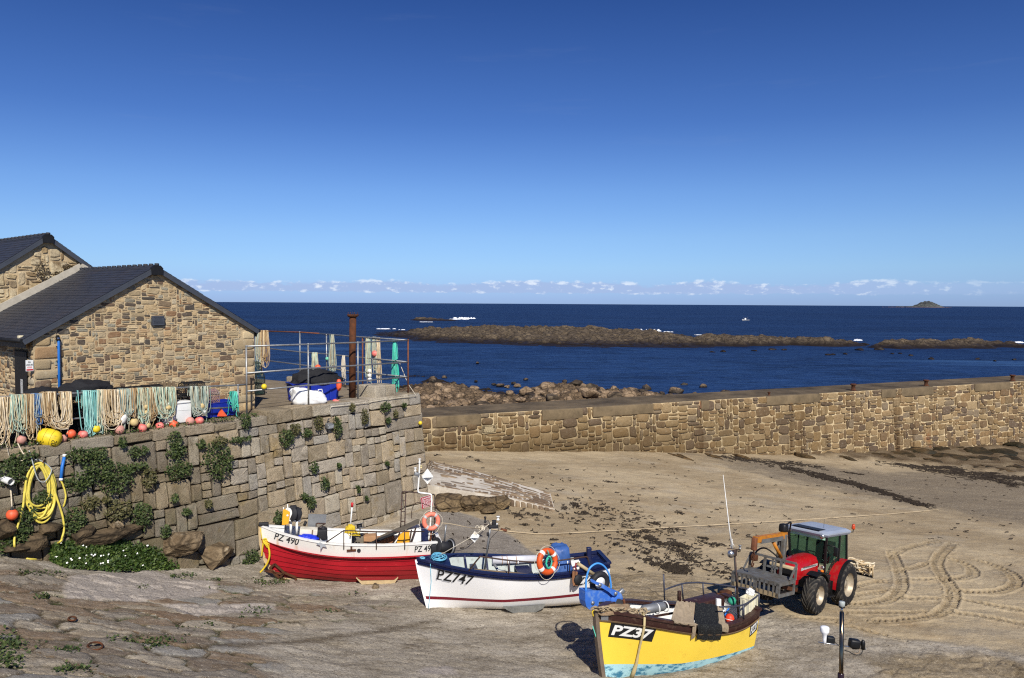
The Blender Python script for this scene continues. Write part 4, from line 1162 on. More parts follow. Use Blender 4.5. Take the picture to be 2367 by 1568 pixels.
ft = [er(*z2(172, 547)), er(*z2(807, 525)), er(*z2(1317, 507)), er(*z2(1832, 484))]
corner = V((ft[3].x, ft[3].y, ft[3].z))
fm1 = [er(*z2(172, 822)), er(*z2(807, 773)), er(*z2(1317, 742)), er(*z2(1830, 708))]
fm2 = [er(*z2(172, 1008)), er(*z2(807, 945)), er(*z2(1317, 903)), er(*z2(1830, 860))]
bt1 = [br(*z2(265, 388)), br(*z2(722, 402)), br(*z2(925, 415))]; bt2 = [br(*z2(925, 415)), br(*z2(1300, 447)), corner]
bm1 = [br(*z2(300, 558)), br(*z2(722, 604)), br(*z2(995, 625)), br(*z2(1365, 662)), V((corner.x, corner.y, fm1[3].z))]
bm2 = [br(*z2(300, 680)), br(*z2(722, 735)), br(*z2(995, 768)), br(*z2(1365, 815)), V((corner.x, corner.y, fm2[3].z))]
railing('tall_railing', 'tall grey pipe frame railing round the quay corner, hung with ropes', [corner], [(ft, M_galv), (fm1, M_galv), (fm2, M_galv), (bt1, M_rusty), (bt2, M_galv), (bm1, M_galv), (bm2, M_galv)],
        [(ft[0], M_galv), (ft[1], M_galv), (ft[2], M_galv), (corner, M_rusty), (bt1[1], M_galv), (br(*z2(995, 430)), M_galv), (br(*z2(1365, 455)), M_rusty)], .035, None, QZ - .05)
# rusty pipe pile
p = onz(*z2(1262, 1090), QZ); b_ = MB(); hh = at(*z2(1266, 225), p.y).z - QZ
b_.tube([(0, 0, 0), (.0, 0, hh * .5), (.03, 0, hh)], .155, 20); 
pile = b_.build('pipe_pile', M_rust, None, p); tag(pile, 'tall rusty iron pipe standing on the quay with a flanged top', 'pipe')
b_ = MB(); b_.lathe([(.155, hh - .12), (.26, hh - .05), (.265, hh + .03), (.24, hh + .03), (.24, hh), (.1, hh)], 20, (.03, 0, 0)); b_.build('flange', M_rust, pile)
for a in (.2, 1.4, 2.3, 3.6, 4.9): MB().cyl((.03 + .22 * math.cos(a), .22 * math.sin(a), hh + .02), (.03 + .22 * math.cos(a), .22 * math.sin(a), hh + .12), .014, 6).build('bolt', M_rust, pile)

# ------------------------------------------------------------------ ropes
def rope_mat(name, cols):
    n = NT(name); k = len(cols)
    c = n.ramp(n.island(), [(i / k, rgb(*q)) for i, q in enumerate(cols)], 'CONSTANT')
    c = n.mix(n.rng(n.noise(7, 4), .45, .75, 0, .55), c, n.mix(.6, c, rgb(80, 64, 40)))
    n.done(c, .9, 0, .2, n.bump(n.noise(90, 2), .5, .01)); return n.mat
RM = {'cream': rope_mat('cream_rope', ((208, 190, 158), (188, 166, 130), (218, 204, 178), (170, 146, 110))),
      'tan': rope_mat('tan_rope', ((176, 148, 110), (196, 172, 136), (150, 122, 86), (204, 186, 152))),
      'green': rope_mat('pale_green_rope', ((168, 192, 174), (146, 172, 156), (192, 206, 186), (182, 170, 138), (196, 184, 154))),
      'teal': rope_mat('turquoise_rope', ((132, 190, 184), (112, 172, 168), (164, 208, 200), (140, 174, 164))),
      'blue': rope_mat('blue_rope', ((92, 130, 176), (120, 152, 186), (70, 108, 160), (150, 160, 160))),
      'grey': rope_mat('grey_green_rope', ((158, 172, 160), (138, 156, 148), (178, 184, 168), (120, 138, 134), (184, 170, 140))),
      'bright': rope_mat('bright_teal_rope', ((64, 190, 164), (50, 168, 148), (96, 204, 180), (80, 160, 150))),
      'yellow': rope_mat('yellow_rope', ((226, 200, 60), (206, 176, 48))),
      'sky': rope_mat('sky_blue_rope', ((104, 176, 206), (126, 196, 220), (86, 154, 190))),
      'white': rope_mat('white_rope', ((222, 214, 198), (206, 196, 176)))}
GRP = 'hanks of fishing rope hung over the quay railings'
def hank(pf, nrm, x0, x1, yt, y0, y1, kind, n, seed, label, rad=.013, tail=0, wide=1.0, back=True, pinch=0.0):
    """rope loops over a rail: pf maps a reading-grid point onto the rail's plane"""
    rr = random.Random(seed)
    a, b = pf(x0, yt), pf(x1, yt)
    z1 = pf((x0 + x1) / 2, yt).z
    da, db = z1 - pf((x0 + x1) / 2, y0).z, z1 - pf((x0 + x1) / 2, y1).z
    e = (b - a); e.z = 0; W = e.length; e.normalize()
    o = V(((a.x + b.x) / 2, (a.y + b.y) / 2, z1)); mb = MB()
    zoff = lambda t: (b.z - a.z) * t
    for k in range(n + 3):
        stray = k >= n
        w = W * rr.uniform(.06, .75) * wide; cx = rr.uniform(-W / 2 + w * .4, W / 2 - w * .4) if W > w else 0
        if stray: w = W * rr.uniform(.5, 1.25); cx = rr.uniform(-.2, .2) * W
        dep = da + (db - da) * rr.random() ** .7 * rr.choice((1, 1, 1, .75, .5, 1.12)); out = rr.uniform(.02, .13); lean = rr.gauss(0, .06); wob = rr.uniform(.01, .05)
        pts = []; N = 18; ph = rr.uniform(0, 6)
        for i in range(N + 1):
            t = i / N; c = math.cos(PI * t); s_ = math.sin(PI * t) ** .55
            x = cx * (1 - pinch * (1 - s_)) + math.copysign(abs(c) ** .75, c) * w / 2 * (1 - pinch * (1 - s_)) + (wob * math.sin(ph + rr.uniform(6, 10) * t) + lean) * s_
            pts.append(o + e * x + nrm * (out + .05 * s_ + .02 * math.sin(ph + 5 * t)) + V((0, 0, .035 - dep * s_ + zoff(x / W))) - o)
        if back:                                   # the part behind the rail
            for end in (0, -1):
                q = pts[end]; add = [q + nrm * -(out + .03) + V((0, 0, .0)), q + nrm * -(out + .07) + V((0, 0, -rr.uniform(.2, .7) * min(1, dep)))]
                if end == 0: pts = add[::-1] + pts
                else: pts = pts + add
        mb.tube(pts, rad * rr.uniform(.85, 1.2), 5, cap=False)
    for k in range(tail + 2):
        x = rr.uniform(-W / 2, W / 2); pts = [e * x + V((0, 0, .03)) + nrm * .09]
        z = 0; dep = db * rr.uniform(1.0, 1.18)
        for i in range(12):
            x += rr.uniform(-.04, .04); pts.append(e * x + nrm * (.1 + rr.uniform(-.02, .03)) + V((0, 0, -dep * (i + 1) / 12)))
        mb.tube(pts, rad, 5, cap=False)
    ob = mb.build('rope_hank', RM[kind], None, o)
    return tag(ob, label, 'rope', GRP)
L_ = lambda *a, **k: hank(lr, RN, *a, **k)
L_(-40, 22, 920, 985, 1030, 'cream', 22, 1, 'cream rope hank at the left edge of the rail, trailing below the coping', tail=5)
L_(24, 58, 915, 970, 1012, 'green', 18, 2, 'pale green rope hank between cream hanks at the left of the rail', tail=3)
L_(55, 80, 913, 970, 1020, 'tan', 16, 3, 'tan rope hank hanging just left of the blue rope')
L_(75, 92, 912, 950, 985, 'blue', 9, 4, 'faded blue rope hank on the low rail', tail=2)
L_(92, 120, 910, 960, 988, 'tan', 14, 5, 'brown rope hank right of the blue rope on the low rail')
L_(108, 157, 908, 975, 996, 'cream', 26, 6, 'thick cream rope hank in wide loops above the big yellow buoy', wide=1.5, rad=.016)
L_(190, 228, 905, 985, 1010, 'teal', 24, 7, 'turquoise rope hank holding the small yellow buoy')
L_(222, 232, 904, 960, 1004, 'green', 8, 8, 'narrow pale green rope beside the turquoise hank')
L_(230, 282, 903, 955, 992, 'cream', 30, 9, 'broad cream and tan rope hank between turquoise and green hanks', wide=1.4, rad=.014)
L_(276, 300, 901, 950, 985, 'grey', 14, 10, 'grey green rope hank above the white cone float', tail=2)
L_(300, 312, 900, 950, 970, 'tan', 7, 11, 'narrow brown rope hank above the cream round float')
L_(311, 343, 899, 955, 985, 'green', 18, 12, 'pale green rope hank with two small cream floats tied in it', tail=2)
L_(338, 356, 898, 950, 982, 'tan', 12, 13, 'tan rope hank right of the two small cream floats')
L_(353, 401, 897, 950, 978, 'green', 20, 14, 'mixed green and tan rope hank beside the white box', wide=1.2)
L_(439, 476, 895, 945, 966, 'grey', 20, 15, 'grey green rope hank with cream floats right of the white box', wide=1.2)
L_(529, 546, 907, 935, 956, 'bright', 12, 16, 'small mint rope bundle at the right end of the low rail', pinch=.6)
B_ = lambda *a, **k: hank(br, BN * -1 + WN * .0 if False else WN * 0 + V((0.4, -0.9, 0)), *a, **k)
zq = lambda x, y: z2(x, y)
def BH(x0, x1, yt, y0, y1, kind, n, seed, label, **k):
    a, t = z2(x0, yt); b, _ = z2(x1, yt); n = max(7, int(n * .55)); k['rad'] = k.get('rad', .014) * .85; k.setdefault('pinch', .35); _, c = z2(x0, y0); _, d = z2(x0, y1)
    return B_(a, b, t, c, d, kind, n, seed, label, **k)
BH(285, 412, 388, 650, 800, 'tan', 28, 21, 'long tan and green rope hank beside the shed corner', rad=.02)
BH(262, 330, 388, 620, 800, 'grey', 16, 22, 'grey green rope hank against the shed corner', rad=.018)
BH(835, 905, 615, 780, 950, 'green', 16, 23, 'pale green rope hank above the left end of the blue tub', rad=.016)
BH(1010, 1095, 432, 700, 840, 'grey', 20, 24, 'large grey green hank over the black net pile', rad=.017, pinch=.75)
BH(1145, 1190, 645, 760, 900, 'white', 8, 25, 'small pale rope hank just left of the rusty pipe', rad=.014, pinch=.7)
BH(1385, 1450, 456, 760, 900, 'green', 18, 26, 'pale green rope hank just right of the rusty pipe', rad=.016, pinch=.5)
BH(1455, 1512, 456, 640, 810, 'grey', 14, 27, 'grey rope hank carrying the pink buoy on the tall rail', rad=.015, pinch=.5)
BH(1505, 1548, 462, 760, 930, 'cream', 12, 28, 'cream rope hank right of the pink buoy on the tall rail', rad=.016, pinch=.6)
BH(1650, 1725, 486, 860, 1020, 'bright', 20, 29, 'bright teal rope hank near the corner post of the tall rail', rad=.017, pinch=.8)

# ------------------------------------------------------------------ buoys and floats
BM = {'pink': mat('pink_buoy', (222, 112, 104), .5, 0, .25, 3, 0, 40, .4, .35, (190, 160, 140), 5), 'faded': mat('faded_buoy', (202, 142, 130), .6, 0, .3, 4, 0, 40, .3, .5, (150, 120, 100), 5),
      'orange': mat('orange_buoy', (226, 92, 56), .5, 0, .2, 3, 0, 40, .4, .3, (180, 120, 90), 6), 'yellow': mat('yellow_buoy', (226, 196, 40), .5, 0, .15, 3, 0, 40, .4, .2, (150, 130, 50), 5),
      'cream': mat('cream_float', (206, 182, 128), .6, 0, .25, 6, 0, 40, .3, .4, (150, 124, 80), 6), 'white': mat('white_float', (226, 224, 216), .5, 0, .12, 5, 0, 40, .4, .2, (150, 140, 130), 6), 'mint': mat('mint_float', (110, 190, 160), .5, 0, .2)}
M_dark = mat('dark_rubber', (34, 34, 38), .7, 0, .3)
BG = 'fishing buoys and floats on the quay'
def buoy(pf, x, y, rp, kind, label, n, sq=1.0, lug=True, rot=0.0, d=.1, grp=BG):
    p = pf(x, y) + n * d; r = rp / FPX * p.y
    e = MB().sphere((0, 0, 0), r, (1, 1, sq), 18, 0).build('buoy', BM[kind], None, p)
    e.rotation_euler = (0, rot, .3)
    if lug:
        b_ = MB(); b_.lathe([(r * .5, r * sq * .82), (r * .32, r * sq * 1.0), (r * .2, r * sq * 1.18), (r * .2, r * sq * 1.28), (.0, r * sq * 1.3)], 10); b_.torus((0, 0, r * sq * 1.3), r * .14, r * .06, (0, 1, 0), 10, 6); b_.build('lug', M_dark, e)
    return tag(e, label, 'buoy', grp)
Bl = lambda x, y, r, k, lab, **q: buoy(lr, *z3(x, y), r, k, lab, RN, **q)
Bl(190, 300, 10.5, 'faded', 'pale pink buoy hidden under cream rope at the left end', rot=.4)
Bl(585, 288, 9, 'faded', 'pinkish white buoy just right of the big yellow buoy', rot=.8)
Bl(660, 245, 10.5, 'orange', 'weathered red buoy on the coping below the black pots', rot=-.5)
Bl(772, 250, 11, 'pink', 'bright pink buoy with a black lug left of the turquoise rope', sq=.9)
Bl(898, 198, 9, 'yellow', 'small yellow buoy hung on the turquoise rope')
Bl(1118, 205, 11, 'faded', 'faded pink buoy below the white cone float')
Bl(1150, 105, 8, 'white', 'white cone float hanging left of the cream round float', sq=1.6, rot=.35, lug=False)
Bl(1256, 135, 9.6, 'cream', 'round cream float on a brown rope')
Bl(1330, 190, 11, 'pink', 'blotchy pink buoy right of the cream float', rot=.3)
Bl(1385, 165, 6.5, 'cream', 'small cream float beside the blotchy pink buoy', lug=False)
Bl(1497, 172, 9.8, 'pink', 'plain pink buoy left of the orange buoy at the white box', rot=-.3)
Bl(1630, 155, 10.2, 'orange', 'clean orange buoy at the left corner of the white box', rot=.5)
Bl(1785, 125, 9.8, 'faded', 'dusty orange buoy in front of the white box', rot=1.2, lug=False)
Bl(1872, 118, 10.2, 'pink', 'pink buoy lying right of the white box', sq=.85, lug=False)
Gl = lambda x, y, r, k, lab, **q: buoy(lr, *zg(x, y), r, k, lab, RN, lug=False, **q)
Gl(1540, 1358, 6.6, 'cream', 'upper of two small floats on the grey green hank'); Gl(1553, 1402, 6.2, 'white', 'lower of two small floats on the grey green hank')
Gl(1108, 1365, 5.6, 'cream', 'upper small cream float in the pale green hank'); Gl(1112, 1408, 5.6, 'cream', 'lower small cream float in the pale green hank'); Gl(1282, 1370, 7, 'cream', 'small cream float in the green and tan hank by the box', sq=.8)
Br = lambda x, y, r, k, lab, **q: buoy(br, *z2(x, y), r, k, lab, V((.3, -.95, 0)), lug=False, **q)
Br(905, 762, 7, 'orange', 'salmon round buoy hung above the blue tub'); Br(1000, 672, 4.2, 'mint', 'small mint float tied to the back rail'); Br(1487, 620, 7.4, 'pink', 'pink round buoy high on the tall rail right of the pipe')
Br(1436, 798, 5.2, 'white', 'topmost of three white floats on a string'); Br(1436, 845, 5.2, 'white', 'middle of three white floats on a string'); Br(1436, 888, 5.2, 'white', 'lowest of three white floats on a string')
Br(1462, 950, 5.6, 'faded', 'pinkish white float near the quay edge below the white string'); Br(1493, 955, 5, 'white', 'greyish float beside the pinkish white float'); Br(985, 840, 4, 'mint', 'small mint float lying on the black net pile')
buoy(er, *z2(340, 958), 6.4, 'yellow', 'yellow float on a thin cord by the shed corner', EN, lug=False)
buoy(er, *z2(1184, 948), 6.4, 'orange', 'long orange fender hanging left of the rusty pipe', EN, sq=2.3, d=-.4)
buoy(er, *z2(1125, 1118), 9, 'pink', 'pink buoy resting at the foot of the rusty pipe', EN, sq=.7, rot=.3, d=-.2)
wq = lambda d: (lambda x, y: (lambda uv: wall_p(uv[0], uv[1], d))(wall_uv(x, y, d)))
buoy(wq(.14), *z2(1957, 1333), 4.6, 'yellow', 'small orange yellow float fixed near the corner of the wall', WN, lug=False, d=0)
hb = buoy(wq(.3), *z3(115, 1012), 13, 'orange', 'bright orange buoy hanging on a cord against the wall', WN, d=0)
MB().tube([wq(.3)(*z3(118, 975)) - V(hb.location), wq(.22)(*z3(126, 860)) - V(hb.location), wq(.14)(*z3(133, 765)) - V(hb.location)], .02, 5).build('cord', RM['cream'], hb)
# the big yellow one, lying on its side with black lettering
p = lr(*z3(450, 283)) + RN * .12; r = .29
Bx = V((.93, .2, -.32)).normalized(); rot = Bx.to_track_quat('Z', 'Y').to_matrix()
bg_ = empty('buoy', p, label='big yellow barrel buoy with black lettering lying on the coping', cat='buoy', group=BG)
prof = [(0, -.36), (.12, -.35), (.22, -.3), (.28, -.18), (.3, 0), (.285, .18), (.235, .29), (.14, .345), (0, .36)]
MB().lathe(prof, 24, (0, 0, 0), Bx).build('barrel', BM['yellow'], bg_)
vs, fs = text2d('S0S', .2, .0); t_ = MB(); bx, by, _ = frame_z(Bx)
side = (V((.1, -.95, -.1))); side = (side - Bx * side.dot(Bx)).normalized(); sup = Bx.cross(side)
def on_bar(a, b):
    h = .17 + a; rad_ = np.interp(h, [q[1] for q in prof], [q[0] for q in prof]) + .006; an = -b / .28 + .15
    return Bx * h + (side * math.cos(an) + sup * math.sin(an)) * rad_
t_.add([on_bar(q[1], q[0] - .16) for q in vs], fs); t_.build('lettering', M_ink, bg_)
for h in (-.1, .1): MB().torus(Bx * h, float(np.interp(h, [q[1] for q in prof], [q[0] for q in prof])) + .002, .004, Bx, 28, 5).build('band', M_ink, bg_)

# ------------------------------------------------------------------ pots, tubs, boxes, nets
M_net = mat('black_netting', (26, 26, 30), .8, 0, .5, 14, 1, 45, .4); M_netg = mat('green_netting', (44, 74, 62), .8, 0, .4, 10); M_netp = mat('pink_grey_netting', (176, 140, 140), .8, 0, .3, 8)
def make_pot(mfr, mnet, L=.8, W=.55, H=.45, step=.075):
    """creel: hooped frame with netting"""
    e = empty('lobster_pot')
    prof = [(-W / 2, 0), (-W / 2, H * .55), (-W * .36, H * .88), (0, H), (W * .36, H * .88), (W / 2, H * .55), (W / 2, 0)]
    f_ = MB()
    for x in (-L / 2, 0, L / 2): f_.tube([(x, a, b) for a, b in prof], .018, 6)
    for a, b in prof: f_.tube([(-L / 2, a, b), (L / 2, a, b)], .014, 6)
    f_.build('frame', mfr, e)
    nb = MB(); P = []; tot = 0
    for i in range(len(prof) - 1):
        n_ = max(1, round(math.dist(prof[i], prof[i + 1]) / step))
        for k in range(n_): P.append(tuple(prof[i][c] + (prof[i + 1][c] - prof[i][c]) * k / n_ for c in (0, 1)))
    P.append(prof[-1]); m_ = len(P); nl = int(L / step)
    for s_ in (1, -1):
        for k in range(-m_, nl + m_, 1):
            pts = []
            for j in range(m_):
                x = (k + s_ * j * .9) * step
                if 0 <= x <= L: pts.append((x - L / 2, P[j][0] * 1.01, P[j][1] * 1.01))
            if len(pts) > 1: nb.tube(pts, .008, 3, cap=False)
    for x in (-L / 2, L / 2):
        for k in range(int(W / step)):
            y = -W / 2 + (k + .5) * step; zt_ = np.interp(y, [q[0] for q in prof[1:-1]], [q[1] for q in prof[1:-1]])
            nb.tube([(x, y, 0), (x, y, zt_)], .008, 3, cap=False)
        for k in range(int(H / step)):
            nb.tube([(x, -W / 2 * (1 - .2 * k / 6), (k + .5) * step), (x, W / 2 * (1 - .2 * k / 6), (k + .5) * step)], .008, 3, cap=False)
    nb.build('netting', mnet, e)
    b_ = MB()
    for k in range(4): b_.box((0, -W / 2 + (k + .5) * W / 4, -.012), (L, W / 6, .025))
    b_.build('base', mfr, e)
    return e
blackpot = make_pot(M_net, M_net); used_p = False
wrot = math.atan2(WDIR.y, WDIR.x)
def put(e, p, rz, label, group):
    e.location = p; e.rotation_euler = (0, 0, rz); tag(e, label, 'lobster pot', group); return e
rr = random.Random(3); PG = 'black netted pots stacked behind the low railing'
k = 0
for lay in range(3):
    for i in range(13):
        u = -3.4 + i * .84 + lay * .1
        if lay == 2 and (i % 3 == 2): continue
        if u > 8.2: continue
        q = wall_p(u, 0, -.85 - .08 * lay) + V((0, 0, .02 + lay * .47))
        e = blackpot if not used_p else copy_tree(blackpot); used_p = True
        put(e, q, wrot + rr.uniform(-.12, .12), 'black netted lobster pot stacked behind the rope hung rail', PG)
# heaps of black net on top of them
def heap(name, c, sx, sy, sz, m_, label, seed, cat='net', lumps=1.0, sub=4, freq=2.2):
    bm = bmesh.new(); bmesh.ops.create_icosphere(bm, subdivisions=sub, radius=1.0)
    for v in bm.verts:
        d = v.co.normalized(); k_ = 1 + .28 * lumps * mnoise.noise(d * freq + V((seed, 0, 0))) + .14 * lumps * mnoise.noise(d * freq * 4 + V((0, seed, 0))) + .07 * lumps * mnoise.noise(d * freq * 11)
        v.co = V((d.x * sx * k_, d.y * sy * k_, max(d.z * sz * k_, -.02)))
    o = MB().bm(bm).build(name, m_, None, c); o.rotation_euler = (0, 0, wrot); return tag(o, label, cat)
wtop = lambda px, d, z: (lambda u: wall_p(u, 0, d) + V((0, 0, z)))(wall_uv(px, 1000, 0)[0])
for i, (u, z, s_, lb) in enumerate(((0.2, 1.0, (.75, .5, .4), 'low black net heap under the shed door'), (1.55, 1.25, (.7, .45, .36), 'rounded black net heap between the door and the blue pipe'), (2.95, 1.28, (.95, .5, .48), 'tallest black net heap at the foot of the blue pipe'), (-1.6, .95, (.9, .5, .4), 'black net heap at the left edge behind the rail'))):
    heap('net_pile', wall_p(u, 0, -1.0) + V((0, 0, z)), *s_, M_net, lb, 3.1 * i)
# red crate and other pots behind the right half of the rail
M_red = mat('dark_red_plastic', (120, 30, 34), .6, 0, .2); M_tub = mat('blue_tub', (22, 44, 150), .45, 0, .12, 3, 0, 40, .4, .15, (60, 66, 100), 4)
def tub(name, c, L, W, H, m_, label, rz, cat='tub'):
    e = empty(name, c, rz, label, cat); b_ = MB(); t = .05
    ou = [(-L / 2, -W / 2), (L / 2, -W / 2), (L / 2, W / 2), (-L / 2, W / 2)]
    lv = [(0, .93, 0), (H * .96, 1.0, 0), (H * .96, 1.04, 0), (H, 1.04, 0), (H, .94, 0), (.05, .86, 0)]
    rows = [[V((x * s_, y * s_, z)) for x, y in ou + ou[:1]] for z, s_, _ in lv]
    b_.grid(rows, smooth=False); b_.add([V((x * .86, y * .86, .05)) for x, y in ou], [(0, 1, 2, 3)])
    for s_ in (-1, 1):
        for k in (-.3, .3): b_.box((L * k, s_ * W * .49, H * .48), (.07, .05, H * .86))
        b_.box((s_ * L * .49, 0, H * .48), (.05, .07, H * .86))
    b_.build('shell', m_, e); return e
def floor_at(px, py, z=QZ): return onz(px, py, z)
q = wall_p(wall_uv(205, 1000)[0], 0, -1.0) + V((0, 0, 1.14)); tub('fish_crate', q, .95, .55, .32, M_red, 'dark red fish crate on top of the black pots', wrot, 'crate')
q = wall_p(wall_uv(522, 985)[0], 0, -.95); tub('fish_tub', q + V((0, 0, .02)), 1.75, .9, .55, M_tub, 'blue fish tub behind the right end of the low rail', wrot)
pp = make_pot(mat('grey_frame', (130, 110, 116), .7), M_netp, 1.0, .6, .62, .09); put(pp, wall_p(wall_uv(503, 985)[0], 0, -.9) + V((0, 0, .45)), wrot, 'pinkish grey lattice pot standing on the blue tub', None)
q = wall_p(wall_uv(424, 985)[0], 0, -.62); wb = empty('fish_box', q, wrot, 'white insulated box with a lid behind the low rail', 'box')
MB().bbox((0, 0, .36), (1.0, .7, .72), None, 0, .03).build('body', M_white, wb); MB().bbox((0, 0, .75), (1.06, .76, .07), None, 0, .02).build('lid', M_white, wb)
# pallet on end behind it
M_wood = mat('weathered_wood', (122, 104, 80), .9, 0, .35, 6, .5, 25)
e = empty('pallet', wall_p(wall_uv(428, 985)[0], 0, -1.5), wrot, 'weathered timber pallet standing on end behind the white box', 'pallet')
for k in range(6): MB().box((-.45 + k * .18, 0, .75), (.11, .03, 1.35)).build('board', M_wood, e)
for z in (.15, .75, 1.32): MB().box((0, .07, z), (1.05, .09, .1)).build('bearer', M_wood, e)
tb = MB(); tb.add([(-.16, 0, 0), (.16, 0, 0), (.2, .1, .0), (0, -.03, .34), (-.12, .1, 0)], [(0, 1, 3), (1, 2, 3), (2, 4, 3), (4, 0, 3)])
tag(tb.build('tarpaulin', BM['orange'], None, wall_p(wall_uv(523, 960)[0], 0, -.35) + V((0, 0, .05))), 'peaked scrap of orange tarpaulin in front of the blue tub', 'tarpaulin')
# right half of the quay
z_ = QZ
pl = floor_at(*z2(700, 1095)); pr = floor_at(*z2(1150, 1110)); cc = (pl + pr) / 2
e = tub('fish_tub', V((cc.x, cc.y, z_)) - WN * .45, 2.15, 1.1, .82, M_tub, 'large blue fish tub below the black net pile by the rusty pipe', wrot * .55)
heap('net_pile', V((cc.x, cc.y, z_ + .78)) - WN * .45 + V((.1, 0, 0)), 1.15, .55, .62, M_net, 'black net pile filling the large blue tub', 9.3).rotation_euler = (0, 0, wrot * .55)
# white bulk bag slumped in front
M_bag = mat('white_woven_bag', (228, 228, 226), .8, 0, .06, 6, .4, 12)
bp_ = floor_at(*z2(825, 1150)); bag = empty('bulk_bag', V((bp_.x, bp_.y, QZ)) - WN * .1, wrot * .55, 'slumped white bulk bag on the quay edge before the blue tub', 'bag')
bm = bmesh.new(); bmesh.ops.create_icosphere(bm, subdivisions=4, radius=1)
for v in bm.verts:
    d = v.co.normalized(); f = 1 / max(abs(d.x) ** 4 + abs(d.y) ** 4 + abs(d.z) ** 4, 1e-6) ** .25
    q = d * f; k_ = 1 + .10 * mnoise.noise(d * 2.4 + V((4, 0, 0))) + .05 * mnoise.noise(d * 7)
    hgt = .34 * (1.25 - .55 * (q.x * .5 + .5)) + .08 * mnoise.noise(d * 1.5)
    v.co = V((q.x * .74 * k_, q.y * .5 * k_, max(0, (q.z * k_ + 1) * hgt * 1.0)))
MB().bm(bm).build('sack', M_bag, bag)
for x, y in ((-.55, -.25), (.45, -.2), (-.45, .3)):
    MB().tube([(x - .1, y, .5), (x - .08, y - .05, .78 - .1 * (x > 0)), (x + .08, y, .8 - .12 * (x > 0)), (x + .14, y, .48)], .022, 5).build('handle', M_bag, bag)
# stack of dark green pots by the shed corner
gp_ = make_pot(M_net, M_netg, .95, .6, .5, .09); PG2 = 'green netted pots stacked by the shed corner'; first = True
c0 = floor_at(*z2(455, 1090))
for lay in range(3):
    for i in range(2):
        q = V((c0.x, c0.y, QZ)) - WN * (2.3 + .1 * lay) + WDIR * (-.55 + i * 1.02 + (.1 if lay == 1 else 0)) + V((0, 0, .02 + lay * .52))
        e = gp_ if first else copy_tree(gp_); first = False
        put(e, q, wrot + (.05 if lay else -.04), 'green netted pot stacked in the shade by the shed corner', PG2)
# low granite blocks along the back edge of the quay
def block(px, py, L, W, H, label, k):
    c = floor_at(px, py); b_ = MB(); b_.bbox((0, 0, H / 2), (L, W, H), None, 0, .06)
    o = b_.build('granite_block', M_quay, None, V((c.x, c.y, QZ))); o.rotation_euler = (0, 0, wrot + PI / 2); return tag(o, label, 'block', 'granite blocks along the quay edge')
block(*z2(710, 965), 1.3, .6, .55, 'granite block on the quay just left of the black net pile', 0)
block(*z2(1460, 1075), 1.2, .7, .62, 'granite block on the quay below the white floats', 1); block(*z2(1570, 1050), 1.1, .7, .55, 'granite block on the quay nearest the corner post', 2)
# thin line along the edge of the coping
ln = [wq(.12)(*z2(x, y)) for x, y in ((1045, 1270), (1030, 1210), (1040, 1165), (1200, 1150), (1400, 1122), (1600, 1092), (1780, 1068), (1915, 1055))]
ln += [br(*z2(1830, 930)), br(*z2(1740, 705))]
o0 = ln[2].copy(); tag(MB().tube([p - o0 for p in ln], .016, 5).build('mooring_line', RM['white'], None, o0), 'thin pale rope running along the top of the quay wall', 'rope')
# wall lamp
lu, lv = wall_uv(*z2(990, 1355)); wl_e = empty('wall_lamp', wall_p(lu, lv, .1), wrot, 'grey floodlight on a bracket below the quay coping', 'lamp')
MB().bbox((0, -.12, 0), (.34, .22, .2), Matrix.Rotation(.35, 3, 'X'), 0, .03).build('housing', M_galv, wl_e); MB().box((0, -.235, -.045), (.26, .012, .13), Matrix.Rotation(.35, 3, 'X')).build('glass', mat('lamp_glass', (180, 184, 186), .15), wl_e)
MB().beam((0, .1, .05), (0, -.1, .32), .04, .03).build('bracket', M_galv, wl_e)

# ------------------------------------------------------------------ hoses and pipes on the wall
M_hose = mat('yellow_hose', (214, 196, 84), .5, 0, .15, 5, 0, 40, .4, .25, (150, 136, 70), 4)
hc = empty('hose_coil', wq(.1)(*z3(375, 560)), label='coiled yellow hose hanging on the harbour wall with its tail on the slip', cat='hose'); ho = V(hc.location)
hb_ = MB(); rr = random.Random(8)
def wz(x, y, d): return wq(d)(*z3(x, y)) - ho
for k in range(9):
    xl, xr = rr.uniform(225, 300), rr.uniform(450, 530); yt, yb = 520 + k * 4, rr.uniform(930, 1090)
    pts = []
    for i in range(28):
        a = 2 * PI * i / 28; c, s_ = math.cos(a), math.sin(a)
        wdt = (1 - .42 * (s_ + 1) / 2) if s_ > -0.2 else 1
        x = (xl + xr) / 2 + c * (xr - xl) / 2 * (1.0 if s_ < 0 else (1 - .3 * s_))
        y = (yt + yb) / 2 - math.copysign(abs(s_) ** .8, s_) * (yb - yt) / 2
        pts.append(wz(x, y, .12 + .035 * (k % 3) + .05 * rr.random() * (s_ < -.5)))
    hb_.tube(pts, .034, 7, closed=True)
hb_.build('loops', M_hose, hc)
g_tail = ground(*z3(260, 1440)) - ho; g_end = ground(*z3(385, 1442)) - ho
def smooth(pts, n=5):
    """Catmull-Rom through points"""
    P = [V(p) for p in pts]; out = []
    for i in range(len(P) - 1):
        p0, p1, p2, p3 = P[max(i - 1, 0)], P[i], P[i + 1], P[min(i + 2, len(P) - 1)]
        for k in range(n):
            t = k / n
            out.append(.5 * ((2 * p1) + (p2 - p0) * t + (2 * p0 - 5 * p1 + 4 * p2 - p3) * t * t + (3 * p1 - p0 - 3 * p2 + p3) * t ** 3))
    out.append(P[-1]); return out
